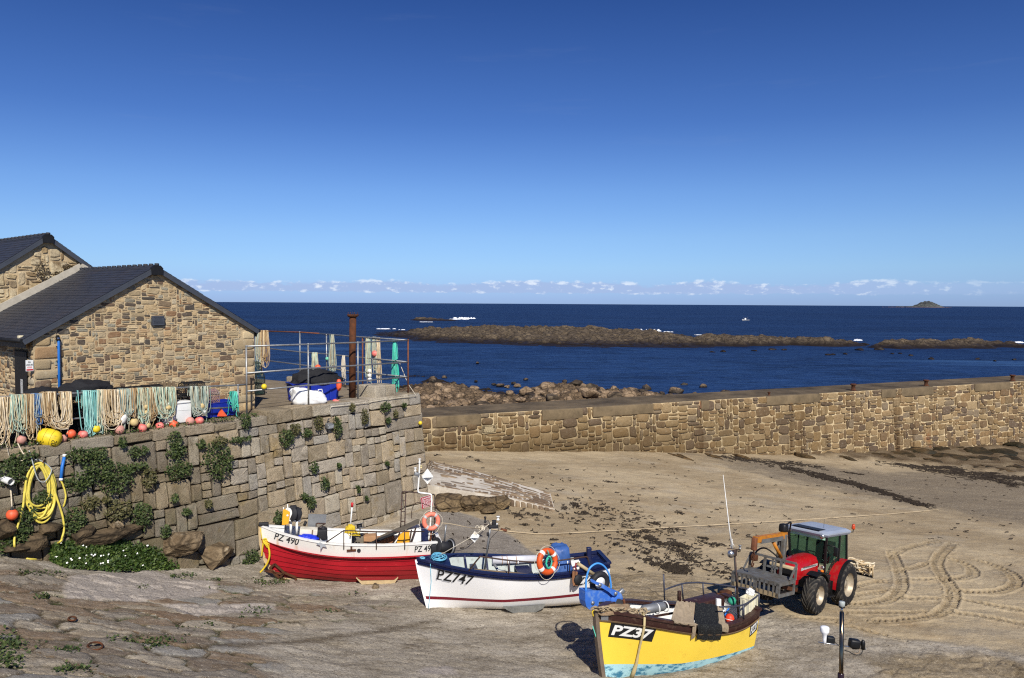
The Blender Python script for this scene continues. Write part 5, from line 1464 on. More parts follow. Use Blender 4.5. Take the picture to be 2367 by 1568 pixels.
MB().tube(smooth([wz(232, 790, .2), wz(215, 950, .22), wz(165, 1130, .22), wz(138, 1230, .25), wz(140, 1320, .3), ground(*z3(175, 1395)) - ho + V((0, 0, .06)), g_tail + V((0, 0, .035)), g_end + V((0, 0, .035))]), .034, 7).build('tail', M_hose, hc)
MB().tube(smooth([wz(470, 620, .18), wz(530, 830, .2), wz(588, 1010, .2), wz(606, 1140, .2), wz(590, 1220, .22), wz(560, 1275, .3), ground(*z3(430, 1372)) - ho + V((0, 0, .2)), ground(*z3(230, 1362)) - ho + V((0, 0, .08))]), .034, 7).build('tail', M_hose, hc)
MB().tube(smooth([wz(275, 405, .12), wz(310, 520, .3), wz(355, 670, .3), wz(420, 702, .3), wz(480, 620, .25), wz(470, 560, .2), wz(350, 490, .15), wz(262, 560, .14)]), .016, 6).build('grey_cable', mat('grey_cable', (170, 176, 176), .5), hc)
MB().cyl(wz(420, 490, 0), wz(405, 520, .35), .02, 6).build('peg', M_rust, hc)
sp_ = empty('standpipe', wq(.1)(*z3(592, 560)), label='short blue pipe on the wall with a yellow hose end below', cat='pipe'); so = V(sp_.location); wz2 = lambda x, y, d: wq(d)(*z3(x, y)) - so
MB().tube([wz2(612, 450, .1), wz2(588, 560, .12), wz2(576, 680, .14)], .05, 8).build('pipe', M_blue, sp_)
MB().cyl(wz2(613, 440, .1), wz2(609, 465, .1), .062, 8).build('collar', M_white, sp_); MB().cyl(wz2(578, 668, .14), wz2(576, 690, .14), .062, 8).build('collar', M_white, sp_)
MB().tube(smooth([wz2(576, 690, .14), wz2(600, 740, .15), wz2(622, 830, .15), wz2(612, 900, .13), wz2(600, 935, .08)]), .03, 6).build('hose_end', M_hose, sp_)
w0, w1 = wq(.03)(*z3(20, 668)), wq(.5)(*z3(105, 703))
wp = MB(); wp.tube([w0 - w0, w1 - w0], .105, 14, cap=False); wp.tube([w1 - w0, w0 - w0], .09, 14, cap=False); tag(wp.build('drain_pipe', M_white, None, w0), 'white plastic drain pipe poking out of the wall', 'pipe')
hk = wq(.1)(*z3(185, 380)); tag(MB().tube([p - hk for p in smooth([wq(.1)(*z3(170, 340)), wq(.12)(*z3(200, 400)), wq(.2)(*z3(232, 460)), wq(.2)(*z3(215, 500)), wq(.2)(*z3(192, 495))])], .018, 6).build('rope_end', RM['cream'], None, hk), 'hooked cream rope end hanging over the coping above the hose', 'rope')
cd = wq(.12)(*z3(50, 330)); tag(MB().tube([p - cd for p in smooth([wq(.12)(*z3(50, 320)), wq(.1)(*z3(85, 450)), wq(.1)(*z3(120, 545)), wq(.1)(*z3(200, 570)), wq(.1)(*z3(255, 560))])], .008, 5).build('loose_line', RM['white'], None, cd), 'thin pale cord looping across the wall left of the hose', 'rope')
# ------------------------------------------------------------------ plants
def leaf_mat(name, a, b, c):
    n = NT(name)
    col = n.ramp(n.island(), [(0, rgb(*a)), (.5, rgb(*b)), (1, rgb(*c))])
    n.done(col, .6, 0, .3); n.p.inputs['Subsurface Weight'].default_value = 0
    return n.mat
M_ivy = leaf_mat('ivy_leaves', (34, 48, 20), (54, 68, 30), (82, 92, 48))
M_ivy2 = leaf_mat('dry_ivy', (58, 58, 32), (80, 78, 44), (98, 90, 56))
M_grass = leaf_mat('grass_blades', (36, 54, 18), (52, 74, 26), (84, 98, 44))
M_daisy = mat('daisy_petals', (236, 236, 228), .8, 0, .05)
M_heath = leaf_mat('dry_heather', (52, 44, 30), (70, 56, 38), (86, 74, 46))
def leaf(mb, p, d, s_, rr, mat=0):
    """small pointed folded leaf"""
    d = d.normalized(); x, y, _ = frame_z(d); a = rr.uniform(0, 6.28)
    t = x * math.cos(a) + y * math.sin(a); w = d.cross(t)
    q = d * .25
    mb.add([p, p + (t * .5 + w * .42 + q) * s_, p + (t * 1.0 + q * 1.6) * s_, p + (t * .5 - w * .42 + q) * s_], [(0, 1, 2, 3)], mat)
def wall_plant(c, wx, hz, n, m_, label, seed, nrm=WN, ax=WDIR, depth=.22, s_=.07, grp=None, stems=True, name='wall_plant'):
    rr = random.Random(seed); mb = MB()
    for k in range(n):
        while True:
            a, b = rr.uniform(-1, 1), rr.uniform(-1, 1)
            r = a * a + b * b
            if r < 1 and rr.random() < 1.15 - r * .75 + .4 * math.sin(a * 5 + seed) * math.cos(b * 4 + seed): break
        dd = depth * (1 - r) ** .5 * rr.uniform(.25, 1)
        p = ax * a * wx + V((0, 0, b * hz)) + nrm * (dd + b * hz * -BAT + .03)
        leaf(mb, p, nrm + V((rr.uniform(-.8, .8), rr.uniform(-.8, .8), rr.uniform(.0, 1.3))), s_ * rr.uniform(.6, 1.4), rr)
    if stems:
        for k in range(4): mb.tube([nrm * .02 + ax * rr.uniform(-.3, .3) * wx + V((0, 0, -hz * .3)), nrm * depth * .6 + ax * rr.uniform(-.8, .8) * wx + V((0, 0, rr.uniform(-.6, .6) * hz))], .008, 4)
    o = mb.build(name, m_, None, c); return tag(o, label, 'plant', grp)
small = 'small green tuft growing out of a joint in the harbour wall'
PGR = 'plants growing on the harbour wall'
plants = [
    ('a', 90, 600, 120, 110, 0, 'dark ivy spread behind the white drain pipe'), ('a', 200, 490, 110, 70, 0, 'ivy patch above the yellow hose coil'), ('a', 750, 450, 110, 75, 0, 'ivy clump right of the blue standpipe'),
    ('a', 930, 440, 60, 60, 0, small), ('a', 920, 590, 130, 100, 0, 'wide ivy patch in the middle of the left wall'), ('a', 1080, 670, 140, 130, 0, 'largest ivy patch on the left half of the wall'), ('a', 740, 700, 110, 85, 0, 'ivy patch right of the yellow hose'),
    ('a', 1300, 415, 75, 45, 0, small), ('a', 1645, 330, 60, 100, 0, 'tall dark ivy bush hanging from the coping left of a square tuft'), ('a', 1655, 420, 85, 55, 0, 'dark ivy skirt beneath the tall bush'), ('a', 1895, 345, 38, 50, 0, 'small square ivy tuft below the coping'),
    ('a', 2060, 320, 70, 40, 1, small), ('a', 2050, 500, 125, 165, 0, 'big round ivy bush hanging in the centre of the wall'), ('a', 1680, 590, 115, 80, 0, 'ivy bush left of the big round one'), ('a', 1150, 325, 35, 55, 0, small),
    ('a', 850, 895, 70, 65, 1, small), ('a', 1110, 970, 105, 95, 1, 'dry ivy patch low on the wall above the ledge rock'), ('a', 1330, 1020, 80, 120, 0, 'tall ivy patch low on the wall above the grass bank'), ('a', 690, 1070, 90, 120, 0, 'ivy beside the right strand of the yellow hose'),
    ('a', 1560, 1170, 50, 60, 0, 'fern tuft left of the big boulder'), ('a', 1640, 860, 30, 45, 0, small), ('a', 1960, 910, 38, 45, 1, small), ('a', 1760, 985, 45, 32, 0, small), ('a', 230, 1010, 80, 90, 0, 'ivy growing behind the bottom of the hose coil'), ('a', 1250, 560, 120, 36, 0, 'flat strip of ivy along a wall joint'), ('a', 1400, 665, 65, 95, 1, small), ('a', 190, 1190, 80, 90, 0, 'leafy weed at the wall foot below the hose'), ('a', 40, 1310, 70, 60, 0, 'broad leaved weed at the bottom left of the wall'), ('a', 1000, 870, 40, 30, 1, small), ('a', 400, 850, 70, 60, 0, 'ivy showing through the middle of the hose coil'),
    ('b', 150, 1320, 60, 85, 0, 'ivy tuft under the coping below the blue tub'), ('b', 570, 1490, 100, 90, 0, 'ivy patch below the white bulk bag'), ('b', 655, 1400, 70, 70, 1, small), ('b', 900, 1335, 55, 75, 1, 'dry ivy tuft left of the wall lamp'), ('b', 1090, 1375, 62, 115, 0, 'tall ivy tuft right of the wall lamp'),
    ('b', 1375, 1270, 52, 85, 1, 'dry ivy tuft below the rusty pipe'), ('b', 1585, 1170, 68, 52, 0, 'green ivy tuft under the coping near the corner'), ('b', 1690, 1240, 28, 42, 1, small), ('b', 1615, 1310, 30, 42, 0, small), ('b', 1780, 1150, 26, 26, 0, small), ('b', 1245, 1170, 26, 52, 1, small), ('b', 110, 1500, 140, 32, 0, 'long low strip of ivy along a joint under the tub'), ('b', 780, 1435, 65, 42, 0, small),
    ('c', 772, 95, 52, 62, 0, 'ivy tuft right above the white and red pole'), ('c', 890, 270, 58, 80, 0, 'ivy tuft in the wall above the red boat'), ('c', 665, 410, 36, 32, 0, small), ('c', 735, 475, 54, 74, 0, 'ivy tuft just above the grey plate on the red boat'), ('c', 390, 650, 62, 85, 0, 'ivy behind the yellow guard of the red boat'), ('c', 80, 1085, 105, 100, 0, 'bushy weed on the ground at the red bow'), ('c', 1570, 55, 22, 22, 0, small), ('c', 1345, 435, 22, 26, 0, small), ('c', 1045, 75, 26, 22, 0, small), ('c', 1255, 330, 14, 40, 0, small)]
CR = {'a': z3, 'b': z2, 'c': z4}; SCL = {'a': .2443, 'b': .2255, 'c': .2116}
for i, (c, x, y, w, h, k, lab) in enumerate(plants):
    px, py = CR[c](x, y); p = wq(.07)(px, py); sc = p.y / FPX
    fore = abs(WDIR.dot(_R)) * 1.0 + .35
    if c == 'a' and w > 50: w, h = w * 1.22, h * 1.15
    ww, hh_ = w * SCL[c] * sc / fore, h * SCL[c] * sc
    n_ = int(90 + 1500 * ww * hh_)
    wall_plant(p, ww, hh_, n_, M_ivy2 if k else M_ivy, lab, i, grp=PGR, depth=min(.35, .12 + .4 * min(ww, hh_)))
# dry plants on the rear gable
rq = lambda x, y: onplane(x, y, V((rear_c.x, rear_c.y, 0)) + GN * .1, GN)
for i, (x, y, w, h, lab) in enumerate(((320, 330, 50, 80, 'dark dry plant on the old gable, larger of the pair'), (525, 295, 36, 28, 'dark dry plant beside the notch of the old gable'), (450, 355, 40, 25, 'thin dry plant low on the old gable above the flashing'), (425, 385, 26, 22, 'tiny dry plant against the roof flashing'))):
    p = rq(*zg(x, y)); sc = p.y / FPX * .3006
    wall_plant(p, w * sc * 1.1, h * sc, 200, M_heath, lab, 200 + i, GN, GD, .16, .06, 'dry plants on the old gable')
# grass bank with daisies at the wall foot
rr = random.Random(77); gb = MB()
bank = [(100, 1268), (110, 1290), (150, 1312), (260, 1322), (380, 1318), (455, 1308), (440, 1290), (400, 1272), (330, 1262), (240, 1252), (160, 1250)]
go = ground(280, 1305)
def bank_h(px): return .95 * math.sin(max(0, min(1, (px - 95) / 370)) * PI) ** .6
def bank_p(px, t):
    lo = np.interp(px, [100, 150, 260, 380, 458], [1290, 1314, 1324, 1321, 1310]); g = ground(px, lo)
    d = (g - V((WA.x, WA.y, 0))).dot(WN) - BAT * (QZ - g.z); d = max(d, .35)
    return g - WN * (d * t) + V((0, 0, bank_h(px) * t ** .8 * rr.uniform(.75, 1.05)))
for k in range(9000):
    px = rr.uniform(100, 458); p = bank_p(px, rr.random() ** .9)
    if rr.random() < .55: leaf(gb, p - go, V((.5, -.6, 1)) + V((rr.uniform(-.8, .8), rr.uniform(-.8, .8), 0)), rr.uniform(.05, .12), rr)
    else:
        d = V((rr.uniform(-.5, .5) + .1, rr.uniform(-.6, .3), 1)).normalized() * rr.uniform(.08, .22); w = V((d.y, -d.x, 0)).normalized() * .012
        gb.add([p - go - w, p - go + w, p - go + d + V((.02, -.03, -.02))], [(0, 1, 2)])
for k in range(42):
    px = rr.gauss(240, 80)
    if not 105 < px < 450: continue
    p = bank_p(px, rr.uniform(.1, 1)) + V((.02, -.05, .07)) - go
    s_ = rr.uniform(.02, .036); dx, dy, _ = frame_z(V((.2, -.7, .7)))
    gb.add([p + (dx * math.cos(a) + dy * math.sin(a)) * s_ for a in [i * PI / 4 for i in range(8)]], [tuple(range(8))], 1)
o = gb.build('weed_bank', [M_grass, M_daisy], None, go); tag(o, 'green weeds and white daisies banked against the wall foot', 'weeds', kind='stuff')
# moss and small weeds in the joints of the slip and on the coping
mw = MB(); rr = random.Random(78); mo_ = V((0, 0, 0))
def tuft(px, py, w, h, n, hgt=.07):
    for k in range(n):
        p = ground(px + rr.gauss(0, w), py + rr.gauss(0, h)); d = V((rr.uniform(-.6, .6), rr.uniform(-.6, .6), 1))
        leaf(mw, p + V((0, 0, rr.uniform(.03, hgt + .03))), d, rr.uniform(.04, .09), rr)
for q in ((404, 1336, 7, 2, 40), (437, 1334, 9, 3, 60), (500, 1345, 10, 2, 50), (620, 1350, 22, 4, 160), (652, 1347, 10, 2, 40), (515, 1361, 12, 2, 30), (600, 1418, 14, 5, 110), (330, 1362, 8, 2, 30), (360, 1492, 30, 6, 160), (275, 1488, 14, 4, 80), (160, 1511, 16, 5, 80), (15, 1500, 24, 14, 200), (100, 1385, 10, 3, 30), (90, 1330, 30, 4, 90), (480, 1447, 10, 4, 40), (20, 1535, 16, 8, 100), (170, 1555, 20, 5, 80), (760, 1418, 10, 3, 30), (820, 1375, 10, 3, 25), (430, 1460, 14, 5, 50), (560, 1430, 6, 3, 20)):
    tuft(*q[:4], q[4] * (2 if q[0] < 400 else 1))
for k in range(900):
    u = rr.uniform(-.5, 9.2); p = wall_p(u, 0, rr.uniform(-.45, .05)) + V((0, 0, rr.uniform(-.12, .03)))
    leaf(mw, p, V((rr.uniform(-.6, .6), -.4, 1)), rr.uniform(.04, .10), rr)
tag(mw.build('moss_and_weeds', M_ivy, None), 'moss and low weeds in the slipway joints and on the coping', 'moss', kind='stuff')

# ------------------------------------------------------------------ rocks on the shore and under the wall
def rock(name, c, sx, sy, sz, m_, label, seed, rz=0.0, boxy=.35, rough=1.0, sub=4, grp=None, cat='rock', flat=False):
    r3 = random.Random(seed * 7 + 1); cuts = []
    for _ in range(16): cuts.append((V((r3.gauss(0, 1), r3.gauss(0, 1), r3.gauss(0, 1) + .25)).normalized(), r3.uniform(.58, .98)))
    bm = bmesh.new(); bmesh.ops.create_icosphere(bm, subdivisions=sub, radius=1); s1 = V((seed * 1.7, 0, 0)); s2 = V((0, seed, 0))
    for v in bm.verts:
        d = v.co.normalized(); f = 1 / max(abs(d.x) ** 5 + abs(d.y) ** 5 + abs(d.z) ** 5, 1e-6) ** .2
        q = d * (1 - boxy) + d * f * boxy
        q = q * (1 + rough * (.24 * mnoise.noise(d * 1.3 + s1) + .12 * mnoise.noise(d * 3.1 + s2)))
        for pn, pd in cuts:
            t = q.dot(pn) - pd
            if t > 0: q = q - pn * t * .95
        q = q + d * rough * (.05 * abs(mnoise.noise(d * 5 + s2)) + .03 * mnoise.noise(d * 11 + s1))
        v.co = V((q.x * sx, q.y * sy, q.z * sz))
    o = MB().bm(bm, smooth=not flat).build(name, m_, None, c); o.rotation_euler = (0, 0, rz); return tag(o, label, cat, grp)
M_wrock = rock_mat('wall_foot_rock', (142, 124, 98), (88, 72, 52), (90, 76, 56), -99, 1, 1.4, (160, 148, 126))
M_orock = rock_mat('outcrop_rock', (134, 114, 84), (78, 64, 46), (90, 76, 56), -99, 1, 1.6)
M_drock = rock_mat('dark_wall_rock', (104, 88, 66), (64, 54, 40), (90, 76, 56), -99, 1, 1.4)  # darker brown tone for the low rocks along the wall
for i, (x, y, w, h, lab) in enumerate(((1735, 1285, 235, 135, 'largest boulder at the wall foot, flat topped'), (2075, 1385, 190, 125, 'boulder at the wall foot right of the largest one'), (1090, 1195, 330, 85, 'long rock ledge at the wall foot above the grass'), (1120, 1120, 60, 65, 'upright yellowish stone standing on the rock ledge'), (350, 1260, 120, 95, 'dark rock at the wall foot behind the hose tail'), (480, 1150, 130, 60, 'dark flat rock under the hose coil'), (800, 1200, 140, 85, 'rock between the hose and the long ledge'), (60, 1150, 110, 100, 'dark rock at the far left of the wall foot'), (150, 1330, 120, 60, 'low dark rock behind the hose on the slip edge'))):
    p = wq(.25)(*z3(x, y)); sc = p.y / FPX * .2443
    rock('boulder', p - WN * .1, w * sc * (1.0 if i < 2 else .95), .5 if i in (0, 1) else .34, h * sc * (1.05 if i < 2 else .9), M_wrock if i in (0, 1, 3) else M_drock, lab, i + 1, wrot, .75, 1.0, 5, flat=True, grp='rocks at the foot of the harbour wall')
zr_ = crop(1450, 1150, 1050, 2367)
rr = random.Random(12)
for i, (x, y, r, k) in enumerate(((1570, 805, 62, 0), (1335, 950, 52, 0), (1640, 965, 85, 0), (1215, 818, 30, 0), (1300, 808, 36, 0), (1385, 848, 62, 0), (1640, 885, 52, 0), (1215, 980, 55, 0), (620, 810, 48, 0), (495, 950, 55, 0), (690, 1035, 55, 0), (560, 765, 42, 1), (1155, 805, 36, 1), (1380, 753, 24, 1), (1815, 803, 36, 1), (2060, 852, 24, 1), (1890, 945, 72, 0), (2050, 915, 52, 0), (940, 773, 20, 1), (955, 612, 20, 1), (2230, 950, 36, 0), (1450, 935, 30, 0), (660, 733, 26, 1), (1100, 800, 22, 1), (1720, 775, 26, 1), (1270, 790, 22, 1), (800, 895, 46, 0), (920, 830, 50, 0), (440, 850, 46, 0), (580, 905, 62, 0), (700, 905, 40, 0), (1000, 940, 46, 0), (1480, 855, 34, 0), (1530, 870, 30, 0), (1580, 985, 42, 0), (1730, 955, 40, 0), (1780, 1000, 34, 0), (1960, 990, 36, 0), (2120, 975, 34, 0), (2230, 860, 44, 1), (1340, 1010, 36, 0), (860, 985, 50, 0), (540, 1040, 46, 0), (2360, 850, 26, 1), (1500, 940, 46, 0), (1700, 905, 34, 0), (1780, 880, 30, 0), (1860, 870, 34, 1), (1240, 870, 34, 0), (1120, 905, 36, 0))):
    p = onz(*zr_(x, y + r * .35), SEA + .25 if k else -13.3); s_ = r * .2614 * p.y / FPX
    if not k: p.z = max(p.z, float(shore_h(np.array([p.x]), np.array([p.y]))[0]) + .25 * s_)
    rock('boulder', p, s_ * rr.uniform(.95, 1.3), s_ * rr.uniform(.8, 1.1), s_ * rr.uniform(.6, .8), M_shore, 'weed dark boulder standing in the shallows beyond the pier' if k else 'rounded brown granite boulder on the rocky shore beyond the pier', i + 30, rr.uniform(0, 3), .3, .9, 3, 'boulders in the shallows' if k else 'boulders on the rocky shore', 'boulder')
for i in range(150):
    t = rr.random() ** .8; px = 955 + 600 * t; top = np.interp(px, [955, 1010, 1200, 1290, 1500, 1560], [905, 890, 896, 884, 906, 916]); bot = 958 - (px - 985) * .046
    py = top + (bot - top) * rr.random() ** .9; p = onz(px, py, -13.3); p.z = float(shore_h(np.array([p.x]), np.array([p.y]))[0]) + .12; s_ = rr.choice((.35, .5, .6, .8, 1.1)) * rr.uniform(.8, 1.2)
    dk_ = py < top + 6 or rr.random() < .25
    rock('boulder', p, s_ * rr.uniform(.95, 1.4), s_ * rr.uniform(.8, 1.1), s_ * rr.uniform(.6, .85), M_reef if dk_ else M_shore, 'weed dark boulder lying among the pale ones on the rocky shore' if dk_ else 'rounded brown granite boulder on the rocky shore beyond the pier', i + 300, rr.uniform(0, 3), .35, 1, 3, 'dark boulders on the rocky shore' if dk_ else 'boulders on the rocky shore', 'boulder')
zs = crop(2400, 1100, 1617, 2367)
for i, (x, y, r) in enumerate(((200, 625, 34), (365, 645, 40), (525, 612, 26), (650, 640, 18), (415, 598, 16), (290, 655, 26), (110, 645, 40), (30, 655, 50), (480, 662, 26), (750, 645, 14), (1270, 427, 16), (1240, 428, 22), (1610, 422, 14), (1655, 420, 12), (1835, 452, 18), (2100, 452, 16), (920, 398, 18), (640, 410, 18), (255, 376, 14), (990, 400, 16), (575, 412, 14), (2200, 464, 12), (1340, 424, 10), (1715, 432, 12), (2310, 455, 14), (1420, 400, 30), (1530, 398, 26), (820, 405, 14), (1450, 370, 22))):
    p = onz(*zs(x, y), SEA + .1); s_ = r * .4025 * p.y / FPX
    rock('boulder', p, s_ * rr.uniform(1.1, 1.7), s_ * .9, s_ * rr.uniform(.4, .7) if y < 480 else s_ * .8, M_reef if y < 480 else M_shore, 'low dark rock awash in the bay inside the reef' if y < 480 else 'brown rock at the sea edge of the foreshore by the pier', i + 90, rr.uniform(0, 3), .3, 1, 3, 'rocks awash inside the reef' if y < 480 else 'rocks at the sea edge', 'boulder')
# weed covered rocks at the seaward foot of the pier
M_weedrock = rock_mat('weed_rock', (118, 92, 58), (66, 54, 34), (34, 32, 20), -13.4, 1.2, 1.0)
for i, (x, y, w, h) in enumerate(((1780, 985, 130, 32), (1950, 1020, 100, 40), (2080, 985, 120, 40), (2230, 990, 110, 34), (2330, 960, 80, 50), (1900, 980, 60, 34), (1660, 1000, 90, 24), (2150, 1030, 90, 28), (2300, 1030, 90, 26), (1850, 1035, 60, 20), (2010, 970, 50, 30), (1560, 1008, 70, 20), (2330, 1075, 80, 28), (2200, 1085, 110, 22), (2050, 1068, 70, 18), (1345, 1017, 45, 20), (1100, 1010, 42, 28), (745, 1012, 32, 22), (380, 1008, 26, 13), (415, 1012, 20, 12), (590, 1010, 30, 10))):
    p = ground(*zs(x, y + 6)); sc = p.y / FPX * .4025
    rock('boulder', p, w * sc * .8, 1.5, h * sc * .85, M_weedrock, 'weed stained rock at the seaward foot of the pier' if x > 1500 else 'loose boulder lying against the pier foot on the sand', i + 140, math.atan2(PDIR.y, PDIR.x) * .6,   .4, 1.5, 4, 'weed stained rocks below the pier' if x > 1500 else 'loose boulders along the pier foot', 'boulder')
# loose stone by the red boat and two iron rings on the slip
p = ground(*zr_(0, 0)) if False else ground(*z4(1458, 1425)); rock('stone', p + V((0, 0, .1)), .13, .11, .15, M_wrock, 'loose pointed stone beside the bilge runner of the red boat', 5, .4, .2, 1.2, 3, cat='stone')
for i, (x, y, lab) in enumerate(((395, 478, 'rusty iron mooring ring on the slip, upper one'), (520, 630, 'rusty iron mooring ring on the slip, lower and larger one'))):
    g = ground(*crop(0, 2100, 1700, 2367)(x, y)); b_ = MB(); r = .085 + .065 * i
    b_.torus((0, 0, .05), r, .022, (.25, -.1, 1), 22, 8); b_.sphere((-r, 0, .02), .04, n=8); tag(b_.build('mooring_ring', M_rust, None, g + V((0, 0, .05))), lab, 'ring')

# ------------------------------------------------------------------ small cobbled ramp beyond the corner
def rmat():
    n = NT('ramp_mortar'); P = n.n.new('ShaderNodeNewGeometry').outputs['Position']
    c = n.mix(n.rng(n.noise(1.2, 6, .7, vec=P), .35, .65), rgb(172, 162, 148), rgb(206, 198, 184)); c = n.mix(n.rng(n.noise(5, 5, .7, vec=P), .55, .75, 0, .6), c, rgb(120, 106, 88))
    n.done(c, .95, 0, .1, n.bump(n.noise(20, 4, .7, vec=P), .5, .02)); return n.mat
M_rmort = rmat()
M_rstone = stone_mat('ramp_stone', ((116, 96, 78), (134, 116, 94), (104, 88, 72), (146, 126, 102), (122, 110, 98)), 14, .8, .03)
far = [at(985, 1063, 50), onz(1000, 1066, -9.5), onz(1100, 1090, -9.75), onz(1190, 1116, -9.95), onz(1272, 1140, -10.12)]
nearp = [at(985, 1120, 40.6), onz(1005, 1124, -9.35), onz(1095, 1138, -9.55), onz(1180, 1152, -9.8), onz(1282, 1177, -10.3)]
def interp_poly(P, t):
    k = t * (len(P) - 1); i = min(int(k), len(P) - 2); return P[i].lerp(P[i + 1], k - i)
ro = nearp[1].copy()
def rp_(a, b, d=0.0):
    return interp_poly(far, a).lerp(interp_poly(nearp, a), b) + V((0, 0, d)) - ro
rm = MB(); rm.grid([[rp_(a / 24, b / 8) for b in range(9)] for a in range(25)])
rm.grid([[rp_(a / 24, 1), rp_(a / 24, 1) + V((.03, -.1, -1.2))] for a in range(25)]); rm.grid([[rp_(a / 24, 0), rp_(a / 24, 0) + V((0, .1, -1.2))] for a in range(25)]); rm.grid([[rp_(1, b / 8), rp_(1, b / 8) + V((.1, 0, -1.2))] for b in range(9)])
ramp = tag(rm.build('ramp', M_rmort, None, ro), 'small cobbled ramp with pale mortar', 'ramp', kind='structure')
sm = MB(); rr = random.Random(4)
for r in pack(10, 8, .26, .27, (1, 2, 3, 4, 5), (1, 1, 2), rr):
    a0, b0, a1, b1 = r[0] / 10, r[1] / 8, r[2] / 10, r[3] / 8
    am, bm_ = (a0 + a1) / 2, (b0 + b1) / 2
    smooth_patch = (am < .62 and .42 < bm_ < .98 and am * .9 < bm_ + .05) or (am > .8 and bm_ < .45)
    if rr.random() < (.7 if smooth_patch else .14): continue
    stone(sm, (r[0], r[1], r[2], r[3]), lambda u, v, d: rp_(u / 10, v / 8, d), .10, .035, rr, 10, .6, .14, dep=.02)
sm.build('cobbles', M_rstone, ramp)
fs_ = MB(); k0 = 0
for k in range(8):                                              # rounded stones along the low near edge
    a0, a1 = .74 + k * .033, .74 + (k + 1) * .033; h = .62 - .06 * k
    for hh0 in (0,): stone(fs_, (a0 * 10, -h, a1 * 10, 0.0), lambda u, v, d: rp_(u / 10, 1, v) + V((.25, -.95, 0)) * (d + .03), .05, .12, rr, 12, .5, .06, dep=.1)
fs_.build('edge_stones', M_rstone, ramp)
for i, (x, y, w, h, lab) in enumerate(((330, 905, 120, 90, 'brown rock outcrop against the quay corner below the ramp'), (530, 905, 150, 95, 'broad brown rock outcrop in the middle of the ramp edge'), (750, 905, 90, 85, 'brown rock outcrop next to the rounded edge stones'), (660, 960, 60, 40, 'low rock at the sand edge between the outcrops'))):
    zz = crop(1600, 1550, 1100, 2367); p = ground(*zz(x, y + h * .75)); sc = p.y / FPX * .274
    rock('boulder', p + V((0, .45, h * sc * .35)), w * sc * 1.35, .85, h * sc * .85, M_orock, lab, 60 + i, .1, .8, 1.5, 5, flat=True, grp='rock outcrop under the ramp')

# ------------------------------------------------------------------ seaweed on the sand
M_weed = mat('seaweed', (46, 36, 24), .75, 0, .45, 12)
sw = MB(); rr = random.Random(21)
def strand(x, y, L, ang, w):
    p = V((x, y, gz(x, y) + .012)); pts = []; a = ang
    for k in range(4):
        a += rr.uniform(-.5, .5); q = V((p.x + math.cos(a) * L / 3 * k, p.y + math.sin(a) * L / 3 * k, 0)); q.z = gz(q.x, q.y) + rr.uniform(.02, .075); pts.append((q, a))
    rows = []
    for q, a in pts:
        s_ = V((-math.sin(a), math.cos(a), 0)) * w * rr.uniform(.4, 1.1); rows.append([q - s_ - V((0, 0, .03)), q + V((0, 0, .012)), q + s_ - V((0, 0, .03))])
    sw.grid(rows)
def clump(px, py, wx, wy, n, L=.26):
    c = ground(px, py); e = ground(px + wx, py); f = ground(px, py + wy); sx, sy = abs(e.x - c.x), abs(f.y - c.y)
    for k in range(n):
        strand(c.x + rr.gauss(0, sx * .5), c.y + rr.gauss(0, sy * .5), L * rr.uniform(.3, 1.2), rr.gauss(-.25, .8), rr.uniform(.008, .026))
zb = crop(1600, 1550, 1100, 2367); zy = crop(2200, 2100, 900, 2367)
for x, y, w, h in ((1405, 935, 45, 25), (1480, 995, 45, 15), (920, 1020, 45, 25), (1050, 1010, 40, 10), (1570, 1030, 30, 10), (1710, 1055, 40, 15), (1815, 1110, 30, 25), (1985, 1155, 35, 15), (2230, 1140, 50, 15), (2030, 1215, 40, 12), (1910, 1200, 35, 10), (2130, 1255, 60, 10), (2270, 1270, 60, 15), (1210, 1225, 25, 8), (245, 510, 30, 8), (585, 560, 30, 10), (515, 525, 15, 4), (365, 985, 25, 5), (2080, 1090, 50, 12), (2260, 995, 40, 10), (1600, 960, 60, 10), (1880, 900, 50, 8), (1700, 735, 40, 6), (980, 1095, 30, 6)):
    clump(*zb(x, y), w * .274, h * .274, int(5 + w * h / 40))
for x, y, w, h in ((1130, 330, 140, 55), (1190, 365, 90, 40), (1300, 210, 70, 30), (870, 255, 40, 20), (910, 35, 60, 20), (780, 15, 50, 10), (1030, 90, 60, 10), (1210, 105, 70, 20), (1450, 35, 50, 12), (1195, 155, 40, 12), (855, 180, 40, 6), (1670, 390, 60, 12), (1580, 100, 90, 12), (700, 345, 40, 8), (1400, 60, 60, 10), (760, 155, 30, 6), (960, 300, 60, 16), (560, 95, 30, 6)):
    clump(*zy(x, y), w * .224, h * .224, int(5 + w * h / 60))
def streak(a, b, n, sg, L=.35):
    A, B = ground(*a), ground(*b); d = (B - A); ang = math.atan2(d.y, d.x)
    for k in range(n):
        t = rr.random(); strand(A.x + d.x * t + rr.gauss(0, sg), A.y + d.y * t + rr.gauss(0, sg), L * rr.uniform(.5, 1.6), ang + rr.gauss(0, .25), rr.uniform(.02, .06))
streak((1690, 1062), (1880, 1078), 170, .7); streak((1800, 1078), (1935, 1108), 160, .5); streak((1880, 1100), (2020, 1132), 240, .3); streak((1960, 1115), (2140, 1170), 420, .28); streak((1945, 1092), (1990, 1098), 40, .12)
streak((1640, 1055), (1740, 1062), 60, .5); streak((1990, 1052), (2360, 1108), 500, .9, .6); streak((2050, 1070), (2360, 1120), 300, .8, .5)
